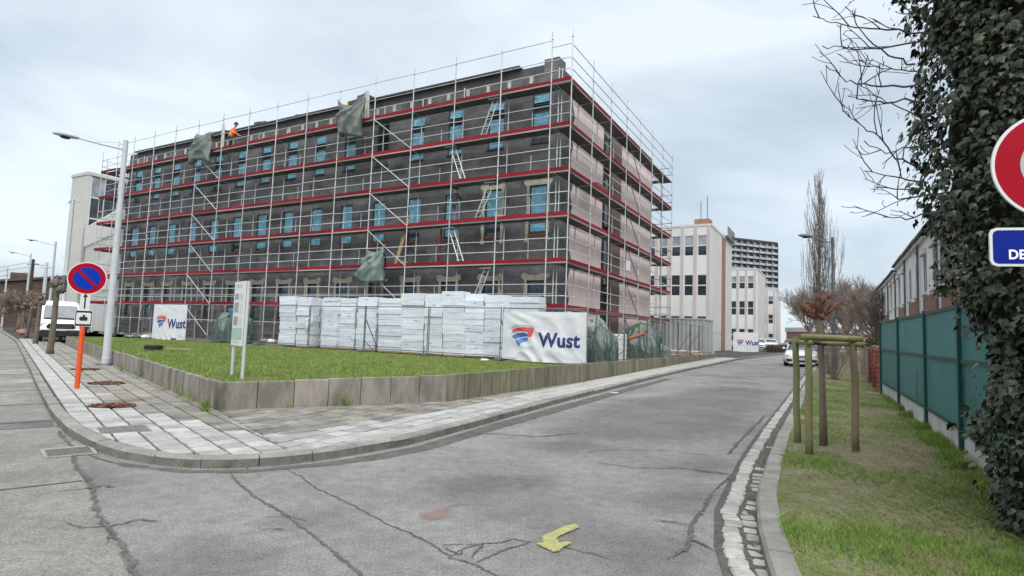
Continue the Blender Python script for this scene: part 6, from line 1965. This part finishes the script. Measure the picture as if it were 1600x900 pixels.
def wheel(parent, x, y, r, w_=.2):
    s_ = 1 if y > 0 else -1
    o = MB().lathe([(r * .62, -w_ / 2), (r * .93, -w_ / 2), (r, -w_ * .35), (r, w_ * .35), (r * .93, w_ / 2), (r * .62, w_ / 2)], 24, (0, 0, 0), 'y').build('wheel', MAT['tyre'], parent, (x, y, r))
    b = MB(); b.lathe([(r * .6, -.02), (r * .6, .02), (r * .2, .035)], 20, (0, s_ * (w_ / 2 - .01), 0), 'y'); b.build('rim', MAT['rim'], o)
    return o


def car(label, p, rz, paint, L=4.6, Hh=1.46, hw=.9, detail=True, estate=False):
    """front at local x = 0 looking towards -x; body runs to +x"""
    t = thing('parked_car', label, 'car', p, rz, 'parked cars')
    k = L / 4.6; hz = Hh / 1.46
    body = [(0, .34, .62, .60), (.05, .26, .70, .74), (.18, .22, .76, .85), (.5, .2, .83, .9), (1.0, .2, .9, .92), (1.42, .2, .96, .92), (2.2, .2, .97, .92), (3.5, .2, .98, .92), (4.1, .22, 1.0, .9), (4.45, .28, .96, .82), (4.6, .38, .85, .66)]
    body = [(x * k, zb * hz, zt * hz, w_ * hw / .92) for x, zb, zt, w_ in body]
    loft(body, [(.86, 0), (.97, .12), (1, .4), (.985, .7), (.93, .9), (.8, .985), (.4, 1.01), (0, 1.02)], paint, 'body', t)
    rear = 4.35 if estate else 4.05
    cab = [(1.35, .93, .97, .8), (1.75, .93, 1.2, .79), (2.15, .93, 1.39, .78), (2.5, .93, 1.455, .78), (3.0, .93, 1.46, .78), (3.4, .93, 1.43, .77), (3.75, .93, 1.3 if not estate else 1.4, .76), (rear, .93, 1.03, .72)]
    cab = [(x * k, zb * hz, zt * hz, w_ * hw / .92) for x, zb, zt, w_ in cab]
    loft(cab, [(1, 0), (.97, .3), (.88, .75), (.79, .93), (.6, .995), (0, 1.0)], 'car_glass', 'glasshouse', t)
    roof = [(x, z2 - .02, z2 + .012, w_ * .82) for x, z1, z2, w_ in cab[2:6]]
    loft(roof, [(1, 0), (.98, .4), (.8, .8), (.5, 1.0), (0, 1.1)], paint, 'roof', t)
    for s_ in (-1, 1):
        for (xa, za, xb, zb, ya, yb) in ((1.36, .95, 2.2, 1.40, .79, .64), (2.75, .95, 2.75, 1.43, .79, .66), (4.0, .98, 3.4, 1.42, .74, .64)):
            f = hw / .92
            MB().path([(xa * k, s_ * ya * f, za * hz), ((xa + xb) / 2 * k, s_ * (ya + yb) / 2 * f * 1.03, (za + zb) / 2 * hz), (xb * k, s_ * yb * f, zb * hz)], .035, 6).build('pillar', MAT[paint], t, smooth=True)
        wheel(t, .85 * k, s_ * (hw - .1), .32 * hz); wheel(t, 3.65 * k, s_ * (hw - .1), .32 * hz)
        b = MB(); b.plate([(0, 0), (.42, .06), (.44, .14), (.1, .13), (-.02, .06)], (.2 * k, s_ * hw * .9, .58 * hz), Vector((.5, -s_ * .0 + s_ * .25, .05)).normalized() if False else Vector((.06, -s_ * .0, 0)).normalized(), (0, 0, 1), .01)
        b = MB(); b.cbox(.03 * k, .16 * k, min(s_ * hw * .48, s_ * hw * .86), max(s_ * hw * .48, s_ * hw * .86), .6 * hz, .7 * hz, .025); b.build('headlight', MAT['lamp_glass'], t)
        b = MB(); b.cbox(1.5 * k, 1.62 * k, min(s_ * hw * .96, s_ * hw * 1.13), max(s_ * hw * .96, s_ * hw * 1.13), .98 * hz, 1.1 * hz, .03); b.build('mirror', MAT[paint], t)
        if detail:
            b = MB(); b.cbox(-.01, .12 * k, min(s_ * hw * .5, s_ * hw * .84), max(s_ * hw * .5, s_ * hw * .84), .3 * hz, .46 * hz, .03); b.build('air_intake', MAT['car_black'], t)
    MB().cbox(-.015, .1, -hw * .45, hw * .45, .5 * hz, .66 * hz, .03).build('grille', MAT['car_black'], t)
    MB().cbox(-.02, .1, -hw * .4, hw * .4, .27 * hz, .38 * hz, .02).build('lower_grille', MAT['car_black'], t)
    if detail:
        MB().cbox(-.03, -.012, -hw * .42, hw * .42, .57 * hz, .6 * hz, .005).build('grille_bar', MAT['alu'], t)
        MB().cbox(-.035, -.012, -.26, .26, .42 * hz, .52 * hz, .005).build('number_plate', MAT['sign_white'], t)
        MB().cbox(-.04, .1, -hw * .72, hw * .72, .2 * hz, .25 * hz, .015).build('front_lip', MAT[paint], t)
    return t


aF = R(62)
xw, yw = 17.5, 34.2
car('white saloon car parked at the verge, front towards the camera, behind the stakes', (xw - .4, yw - .4, gz(xw, yw)), aF, 'car_white', 4.75, 1.5, .96)
for k, (x, y, lab, m) in enumerate([(33.2, 76.5, 'small white car parked at the road end, right of the distant banner', 'car_white'), (38.2, 84.0, 'white car at the road end nearest to the white saloon', 'car_white'), (29.5, 74.0, 'white car half hidden behind the distant banner', 'car_white'), (45.5, 93.0, 'grey car farthest away at the road end', 'car_grey')]):
    car(lab, (x, y, gz(x, y)), aF + R(8), m, 4.2, 1.5, .88, False)
car('dark car parked far up the left street at the picture edge', (-64.5, 69.8, 0), R(131), 'car_dark', 4.4, 1.5, .9, False)
car('white car parked behind the pollarded trees on the left', (-46.5, 60.5, .1), R(150), 'car_white', 4.2, 1.5, .88, False)
car('grey car parked between the van and the dark brick house', (-42.5, 57.5, .1), R(150), 'car_grey', 4.2, 1.5, .88, False)


def van(label, p, rz):
    t = thing('delivery_van', label, 'van', p, rz)
    st = [(0, .5, .95, .78), (.06, .42, 1.08, .92), (.25, .36, 1.2, 1.0), (.6, .34, 1.32, 1.02), (.95, .34, 1.42, 1.03), (1.6, .34, 1.45, 1.03), (5.4, .36, 1.45, 1.03), (5.5, .4, 1.4, 1.0)]
    loft(st, [(.94, 0), (1, .12), (1, .5), (.99, .8), (.93, .95), (.8, 1.0), (0, 1.02)], 'van_white', 'body', t)
    up = [(.9, 1.38, 1.44, .96), (1.2, 1.38, 1.85, .97), (1.55, 1.38, 2.28, .98), (1.85, 1.38, 2.46, .98), (2.4, 1.38, 2.52, .98), (5.3, 1.38, 2.52, .98), (5.48, 1.38, 2.45, .96)]
    loft(up, [(1.04, 0), (1.0, .3), (.94, .78), (.86, .93), (.7, .985), (0, 1.0)], 'van_white', 'upper_body', t)
    ws = [(.88, 1.42, 1.455, .9), (1.18, 1.5, 1.87, .885), (1.46, 1.6, 2.2, .86)]
    V = []
    for (x, zb, zt, w_) in ws:
        for y in (-1, -.5, 0, .5, 1): V.append((x - .035 - .05 * (1 - y * y), y * w_ * .94, zt + .0 + .02 * (1 - y * y)))
    b = MB(); b.add(V, [(i * 5 + k, i * 5 + k + 1, (i + 1) * 5 + k + 1, (i + 1) * 5 + k) for i in range(2) for k in range(4)]); b.build('windshield', MAT['car_glass_light'], t, smooth=True)
    for s_ in (-1, 1):
        b = MB(); b.plate([(1.35, 1.5), (2.2, 1.5), (2.2, 2.05), (1.6, 2.05)], (0, s_ * 1.0, 0), (1, 0, 0), (0, 0, 1), .012 * -s_); b.build('side_window', MAT['car_glass'], t)
        b = MB(); b.cbox(.05, .35, min(s_ * .62, s_ * .98), max(s_ * .62, s_ * .98), .92, 1.16, .05); b.build('headlight', MAT['lamp_glass'], t)
        b = MB(); b.cbox(1.15, 1.32, min(s_ * 1.05, s_ * 1.3), max(s_ * 1.05, s_ * 1.3), 1.45, 1.85, .04); b.build('mirror', MAT['car_black'], t)
        wheel(t, .95, s_ * .9, .35, .22); wheel(t, 4.4, s_ * .9, .35, .22)
    for s_ in (-1, 1): MB().path([(.84, s_ * .87, 1.46), (1.13, s_ * .85, 1.88), (1.42, s_ * .8, 2.22)], .04, 6).build('pillar', MAT['van_white'], t)
    MB().cbox(.7, .86, -.8, .8, 1.36, 1.43, .02).build('wiper_cowl', MAT['car_black'], t)
    MB().plate([(-.62, .82), (.62, .82), (.7, .95), (.58, 1.12), (-.58, 1.12), (-.7, .95)], (-.012, 0, 0), (0, -1, 0), (0, 0, 1), .03).build('grille', MAT['car_black'], t)
    for z in (.9, .98, 1.06): MB().cbox(-.05, -.03, -.5, .5, z - .012, z + .012, .004).build('grille_bar', MAT['galv_dark'], t)
    MB().cbox(-.06, .3, -.98, .98, .32, .72, .06).build('bumper', MAT['car_black'], t)
    MB().cbox(-.075, -.05, -.3, .3, .7, .8, .006).build('number_plate', MAT['sign_white'], t)
    MB().cbox(-.04, .1, -.95, .95, .73, .8, .02).build('bumper_top', MAT['van_white'], t)
    return t


van('white delivery van parked on the left pavement facing the camera', (-26.75, 34.3, .09), R(130))


# ================================================================ TREES
def grow(b, p, d, L, r, depth, spread, up, rng, nseg=4, kids=3, taper=.6, minr=.004, n=5, gnarl=.15, lenf=.72, start=.35):
    pts, rs_ = [Vector(p)], [r]
    d = Vector(d).normalized()
    for i in range(nseg):
        d = (d + Vector((rng.gauss(0, gnarl), rng.gauss(0, gnarl), rng.gauss(0, gnarl) + up * .12))).normalized()
        pts.append(pts[-1] + d * (L / nseg)); rs_.append(max(minr, r * (1 - (1 - taper) * (i + 1) / nseg)))
    b.path(pts, rs_, n if r > .02 else 3, cap=False)
    if depth <= 0: return
    for k in range(kids):
        f = start + (1 - start) * (k + rng.random() * .8) / kids
        i = min(nseg - 1, int(f * nseg)); q = pts[i].lerp(pts[i + 1], f * nseg - i)
        a = rng.uniform(0, 6.283)
        e = d.orthogonal().normalized(); e = Matrix.Rotation(a, 3, d) @ e
        nd = (d * math.cos(spread) + e * math.sin(spread) + Vector((0, 0, up * .35))).normalized()
        grow(b, q, nd, L * lenf * rng.uniform(.7, 1.15), max(minr, rs_[i] * .55), depth - 1, spread, up, rng, max(3, nseg - 1), kids, taper, minr, n, gnarl, lenf, start)


# tall fastigiate poplar on the right
pp = thing('poplar_tree', 'tall narrow bare poplar tree on the right verge beyond the stakes', 'tree', (17.35, 32.2, gz(17.35, 32.2)))
rg = random.Random(4)
MB().path([(0, 0, 0), (.03, 0, 2), (-.03, .02, 5), (.0, 0, 8), (-.05, 0, 11.1)], [.13, .1, .075, .04, .01], 9).build('trunk', MAT['twig'], pp, smooth=True)
for k in range(58):
    z = .5 + 9.2 * (k / 58) ** 1.15; a = k * 2.4 + rg.uniform(-.4, .4)
    b = MB(); L = (4.4 - .33 * z) * rg.uniform(.75, 1.1); L = max(.9, L)
    grow(b, (0, 0, z), (math.cos(a) * .19, math.sin(a) * .19, 1.0), L, .024 * (1 - z / 14), 2, .2, 1.7, rg, 4, 4, .5, .006, 4, .08, .55)
    b.build('branch', MAT['twig'], pp)


# pollarded street trees on the left
def pollard(label, p, hgt, lean, seed):
    t = thing('pollarded_tree', label, 'tree', p, 0, 'pollarded trees along the left pavement')
    rg = random.Random(seed)
    tp = Vector((lean[0], lean[1], hgt))
    b = MB(); b.path([(0, 0, -.05), tuple(tp * .05 + Vector((0, 0, .1))), tuple(tp * .5 + Vector((.02, 0, 0))), tuple(tp * .9), tuple(tp)], [.15, .115, .1, .095, .09], 10); b.build('trunk', MAT['bark_pollard'], t, smooth=True)
    for k in range(3):
        o = blob('knob', tuple(tp + Vector((rg.gauss(0, .08), rg.gauss(0, .08), rg.uniform(-.2, .25)))), (rg.uniform(.13, .2), rg.uniform(.13, .19), rg.uniform(.12, .18)), 'bark_pollard', .5, 2.4, 3, seed + k * 5, 0, .04, t)
    for k in range(4):
        a = rg.uniform(0, 6.28); q = tp + Vector((0, 0, rg.uniform(-.2, .3)))
        e = q + Vector((math.cos(a) * .26, math.sin(a) * .26, rg.uniform(.0, .3)))
        b = MB(); b.path([q, q.lerp(e, .6) + Vector((0, 0, .05)), e], [.055, .045, .05], 6); b.build('stub_branch', MAT['bark_pollard'], t, smooth=True)
    return t


pollard('nearest pollarded tree with knobbly head before the white van', (-18.35, 23.09, .11), 2.75, (.04, 0), 2)
pollard('second pollarded tree, left of the white van', (-25.75, 31.35, .11), 2.4, (.04, 0), 7)
pollard('third pollarded tree, slim, farther up the left pavement', (-33.2, 39.6, .11), 2.15, (.2, 0), 12)
pollard('fourth pollarded tree beside the round clipped crown', (-38.3, 45.2, .11), 2.2, (.04, 0), 15)
pollard('fifth and farthest pollarded tree on the left pavement, under the round clipped crown', (-54.5, 63.8, .11), 2.2, (.04, 0), 19)
rt = thing('round_tree', 'bare tree with dense round clipped brown crown on the left street', 'tree', (-46.9, 55.0, .1))
rg = random.Random(9)
MB().path([(0, 0, 0), (.05, 0, 1.0), (.1, 0, 1.95)], [.28, .22, .18], 10).build('trunk', MAT['bark'], rt, smooth=True)
b = MB()
for k in range(34):
    a = rg.uniform(0, 6.28); el = rg.uniform(-.1, 1.45)
    grow(b, (.1, 0, 1.9), (math.cos(a) * math.cos(el), math.sin(a) * math.cos(el), math.sin(el)), 1.55, .05, 3, .6, .0, rg, 3, 5, .5, .018, 4, .2, .5)
b.build('crown', MAT['twig_brown'], rt)


def bare_tree(label, p, hgt, seed, m='twig_brown', spread=.55, tw_=.012, depth=4, group='bare trees at the end of the road'):
    t = thing('bare_tree', label, 'tree', p, 0, group); rg = random.Random(seed)
    th = hgt * .28
    MB().path([(0, 0, 0), (0, 0, th)], [hgt * .022, hgt * .017], 8).build('trunk', MAT['bark'], t)
    b = MB()
    for k in range(7):
        a = k * .9 + rg.uniform(-.3, .3); el = rg.uniform(.5, 1.4)
        grow(b, (0, 0, th * rg.uniform(.75, 1)), (math.cos(a) * math.cos(el), math.sin(a) * math.cos(el), math.sin(el)), hgt * .34, hgt * .011, depth, spread, .5, rg, 4, 4 if depth > 3 else 3, .5, tw_, 4, .14, .66)
    b.build('crown', MAT[m], t)


BT = [(48.5, 93, 10, 'thin bare tree right at the corner of the last school block'), (40.5, 72, 8, 'bushy bare tree just behind the parked white saloon'), (35.5, 60.5, 8.5, 'bushy bare tree below the poplar crown'), (30, 47, 6.5, 'bushy low bare tree in front of the row houses'), (63, 105, 12, 'bare tree deep in the wood behind the poplar'), (52, 100, 12, 'bare tree at the road end just right of the last school block'), (47, 80, 10.5, 'bare tree behind the white saloon car'), (60, 112, 14, 'tall bare tree in the middle of the wood at the road end'), (43, 68, 9, 'bare tree left of the poplar, half way down the road'),
      (39.5, 57, 8.5, 'bare tree right of the poplar above the houses'), (70, 120, 15, 'bare tree farthest back at the road end'), (33, 52, 7, 'low bare tree at the verge beyond the poplar'), (56, 92, 13, 'spreading bare tree seen above the row houses')]
for k, (x, y, hh, lab) in enumerate(BT): bare_tree(lab, (x, y, gz(x, y)), hh, 30 + k, depth=4, tw_=.02 if y > 75 else .013)
# shrubs in the verge beyond the stakes
for k, (x, y, hh, lab) in enumerate([(13.0, 23.0, 1.3, 'leafless shrub on the verge right behind the tree stakes'), (14.8, 26.8, 1.6, 'leafless shrub on the verge beside the poplar foot')]):
    t = thing('shrub', lab, 'shrub', (x, y, gz(x, y) + .08), 0, 'shrubs on the right verge'); rg = random.Random(70 + k); b = MB()
    for j in range(26):
        a = rg.uniform(0, 6.28); grow(b, (rg.gauss(0, .1), rg.gauss(0, .1), 0), (math.cos(a) * .5, math.sin(a) * .5, 1), hh * rg.uniform(.6, 1), .012, 2, .45, .5, rg, 3, 3, .5, .004, 3, .15, .6)
    b.build('stems', MAT['twig_brown'], t)


def hedge(label, p, sz, rz, m, n_, seed):
    t = thing('hedge', label, 'hedge', p, rz); rg = np.random.RandomState(seed)
    Pn = rg.uniform(-1, 1, (n_, 3)); Pn /= np.maximum(1e-3, np.max(np.abs(Pn), axis=1))[:, None]; Pn *= rg.uniform(.8, 1.03, (n_, 1)); Pn = Pn * np.array(sz) / 2 + np.array([0, 0, sz[2] / 2])
    s_ = .05; a = rg.normal(0, 1, (n_, 3)); a /= np.linalg.norm(a, axis=1)[:, None]; c = np.cross(a, rg.normal(0, 1, (n_, 3))); c /= np.linalg.norm(c, axis=1)[:, None]
    V = np.empty((n_ * 4, 3)); V[0::4] = Pn - a * s_; V[1::4] = Pn + c * s_ * .6; V[2::4] = Pn + a * s_; V[3::4] = Pn - c * s_ * .6
    inst('foliage', npmesh('foliage', V, np.arange(n_ * 4).reshape(-1, 4), MAT[m], 4), t)
    MB().cbox(-sz[0] * .42, sz[0] * .42, -sz[1] * .4, sz[1] * .4, 0, sz[2] * .88, .1).build('stems', MAT['ivy_core'], t)


hedge('dark green hedge behind the brick pillars', (15.6, 24.2, gz(15.6, 24.2)), (6.5, .9, 1.75), R(60.7), 'hedge', 5000, 3)
hedge('brownish low hedge in front of the second school block', (31.0, 66.0, gz(31, 66)), (9, 1.2, .9), R(50), 'hedge_brown', 3500, 4)
hedge('low green hedge beside the left pavement beyond the van', (-33.5, 44.0, .1), (10, 1.2, 1.0), R(133), 'hedge', 4000, 6)

# ---- the ivy covered tree at the right edge
iv = thing('ivy_covered_tree', 'big ivy covered tree filling the right edge with bare twigs reaching left', 'tree', (4.75, 4.75, .05))
EDGE = [(0.0, 0.55), (0.17, 0.61), (0.42, 0.64), (0.64, 0.62), (0.86, 0.73), (1.08, 0.68), (1.31, 0.59), (1.58, 0.65), (1.8, 0.85), (1.98, 0.92), (2.21, 0.96), (2.45, 0.95), (2.68, 1.07), (2.91, 1.17), (3.16, 1.08), (3.4, 1.08), (3.64, 1.1), (3.89, 1.08), (4.14, 1.1), (5.2, 1.3), (6.0, 1.25), (6.6, 0.9)]
zs_ = [e[0] for e in EDGE]; xe = [e[1] for e in EDGE]


def rad_at(z, a):
    """radius of the ivy mass at height z and azimuth a; a = pi looks left"""
    r = np.interp(z, zs_, xe)
    return r


MB().path([(0, 0, 0), (.05, 0, 1.5), (0, .05, 3), (.05, 0, 5), (0, 0, 7)], [.34, .28, .25, .2, .12], 12).build('trunk', MAT['bark'], iv, smooth=True)
# inner tangle of stems
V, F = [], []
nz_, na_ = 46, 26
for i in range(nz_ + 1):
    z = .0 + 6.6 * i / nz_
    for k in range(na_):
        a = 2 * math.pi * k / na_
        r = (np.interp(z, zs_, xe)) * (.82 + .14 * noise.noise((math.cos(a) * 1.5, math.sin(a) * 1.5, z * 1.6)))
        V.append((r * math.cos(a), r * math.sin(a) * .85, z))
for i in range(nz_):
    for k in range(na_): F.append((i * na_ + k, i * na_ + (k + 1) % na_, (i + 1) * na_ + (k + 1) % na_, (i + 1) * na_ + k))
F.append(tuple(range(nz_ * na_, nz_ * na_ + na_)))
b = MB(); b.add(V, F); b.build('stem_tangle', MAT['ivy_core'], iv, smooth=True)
LEAF = [(0, 0, 0), (-.34, .05, .03), (-.5, .36, -.04), (-.26, .52, .05), (0, 1.0, -.1), (.26, .52, .05), (.5, .36, -.04), (.34, .05, .03), (0, .45, .1)]
LF = [(0, 8, 1), (1, 8, 2), (2, 8, 3), (3, 8, 4), (4, 8, 5), (5, 8, 6), (6, 8, 7), (7, 8, 0)]
rg = random.Random(21)
leaves = []
while len(leaves) < 31000:
    z = rg.uniform(.0, 6.3); a = rg.uniform(0, 2 * math.pi)
    if math.sin(a) > .55 and rg.random() < .7: continue             # fewer at the back
    r0 = float(np.interp(z, zs_, xe))
    nn = noise.noise((math.cos(a) * 2.2, math.sin(a) * 2.2, z * 1.9)) * .22 + noise.noise((math.cos(a) * 5, math.sin(a) * 5, z * 4.5)) * .12
    r = r0 * (1 + nn) * (1 - .2 * rg.random() ** 2) + (min(.16, rg.expovariate(16)) if rg.random() < .25 else 0)
    p = Vector((r * math.cos(a), r * math.sin(a) * .85, z))
    out = Vector((math.cos(a), math.sin(a), .25)).normalized()
    dn = (Vector((rg.gauss(0, .45), rg.gauss(0, .45), -1)) + out * .45).normalized()
    nrm = (out + Vector((rg.gauss(0, .4), rg.gauss(0, .4), rg.gauss(.25, .35)))).normalized()
    s_ = rg.choice((.035, .045, .05, .06, .07, .09)) * rg.uniform(.85, 1.15)
    leaves.append((p, dn, nrm, s_))
base = Vector((4.75, 4.75, .05)); eye = Vector((0, 0, H))
def lscore(l):
    w_ = base + l[0]; d = (w_ - eye)
    ok = (w_.x / max(w_.y, .1) < .9) and l[0].dot(Vector((-.7, -.7, 0))) > 0
    return l[3] / d.length + (1 if ok else 0) + .05 * (l[0].dot(Vector((-.7, -.7, 0))))
leaves.sort(key=lscore, reverse=True)
vis = [l for l in leaves if lscore(l) > 1]; pick = set(id(l) for l in sorted(vis, key=lambda l: -l[3] * (1 + .5 * l[0].dot(Vector((-.7, -.7, 0)))))[:300])
lme = bpy.data.meshes.new('leaf'); lme.from_pydata(LEAF, [], LF); lme.materials.append(MAT['ivy_piece']); lme.update()
LA = np.array(LEAF); VV, FF = [], []; cnt = 0
for l in leaves:
    p, dn, nrm, s_ = l
    y = dn; x = y.cross(nrm).normalized(); zz = x.cross(y)
    if id(l) in pick:
        o = inst('leaf', lme, iv); o.matrix_local = Matrix(((x.x * s_, y.x * s_, zz.x * s_, p.x), (x.y * s_, y.y * s_, zz.y * s_, p.y), (x.z * s_, y.z * s_, zz.z * s_, p.z), (0, 0, 0, 1)))
    else:
        Mx = np.array([[x.x, y.x, zz.x], [x.y, y.y, zz.y], [x.z, y.z, zz.z]]) * s_
        VV.append(LA @ Mx.T + np.array(p)); FF.append(np.array(LF) + cnt * 9); cnt += 1
o = inst('ivy_leaves', npmesh('ivy_leaves', np.concatenate(VV), np.concatenate(FF), MAT['ivy'], 3), iv); tag(o, kind='stuff')
# bare branches reaching out to the left
BR = [([(3.065, 4.293, 3.782), (2.867, 4.293, 3.862), (2.645, 4.292, 4.035), (2.523, 4.292, 4.238)], 0.0085), ([(3.279, 4.372, 4.064), (2.907, 4.385, 4.121), (2.66, 4.398, 4.135), (2.488, 4.411, 4.163), (2.341, 4.423, 4.229)], 0.0085), ([(3.367, 4.525, 4.106), (2.876, 4.42, 3.979), (2.557, 4.314, 3.903), (2.3, 4.209, 3.865)], 0.0085), ([(2.966, 4.158, 3.549), (2.67, 4.222, 3.567), (2.513, 4.286, 3.641), (2.401, 4.351, 3.785)], 0.0085), ([(3.118, 4.306, 3.508), (2.8, 4.237, 3.452), (2.563, 4.169, 3.43), (2.427, 4.1, 3.431)], 0.0085), ([(3.372, 4.747, 3.126), (3.2, 4.731, 3.198), (3.056, 4.714, 3.353), (2.912, 4.698, 3.425), (2.753, 4.681, 3.551), (2.717, 4.665, 3.598)], 0.0085), ([(3.408, 4.652, 2.964), (3.107, 4.637, 2.992), (2.86, 4.621, 3.033)], 0.0085), ([(3.419, 4.533, 2.698), (3.075, 4.447, 2.605), (2.842, 4.36, 2.594)], 0.0085), ([(3.368, 4.531, 2.826), (3.133, 4.602, 2.808), (3.155, 4.673, 2.837)], 0.0085), ([(3.247, 4.464, 4.258), (3.201, 4.507, 4.336), (3.1, 4.55, 4.468), (3.052, 4.593, 4.661)], 0.0065), ([(3.23, 4.553, 2.853), (2.852, 4.447, 2.864), (2.759, 4.341, 2.783)], 0.0065), ([(3.34, 4.605, 3.898), (3.134, 4.615, 3.895), (2.981, 4.625, 3.922), (2.773, 4.635, 3.975)], 0.0065), ([(3.079, 4.331, 3.144), (2.781, 4.218, 3.047), (2.543, 4.104, 3.098)], 0.0065), ([(3.379, 4.669, 3.514), (3.155, 4.653, 3.61), (2.985, 4.637, 3.679), (2.816, 4.621, 3.776)], 0.0065)]
rg = random.Random(5)
for pts, r0 in BR:
    b = MB(); P = [Vector(q) - base for q in pts]
    sm = []
    for i in range(len(P) - 1):
        for k in range(4):
            sm.append(P[i].lerp(P[i + 1], k / 4) + Vector((rg.gauss(0, .008), rg.gauss(0, .008), rg.gauss(0, .008))))
    sm.append(P[-1])
    b.path(sm, [max(.0035, r0 * (1 - .75 * i / (len(sm) - 1))) for i in range(len(sm))], 5)
    for i in range(3, len(sm) - 1, 2):
        d = (sm[i + 1] - sm[i]).normalized()
        for q in range(rg.choice((0, 0, 1, 1))):
            e = (d + Vector((rg.gauss(0, .3), rg.gauss(0, .5), rg.gauss(.25, .5)))).normalized()
            grow(b, sm[i], e, rg.uniform(.12, .4), .0055, 1, .6, .2, rg, 3, 2, .5, .0028, 3, .15, .6)
    b.build('branch', MAT['twig_dark'], iv)
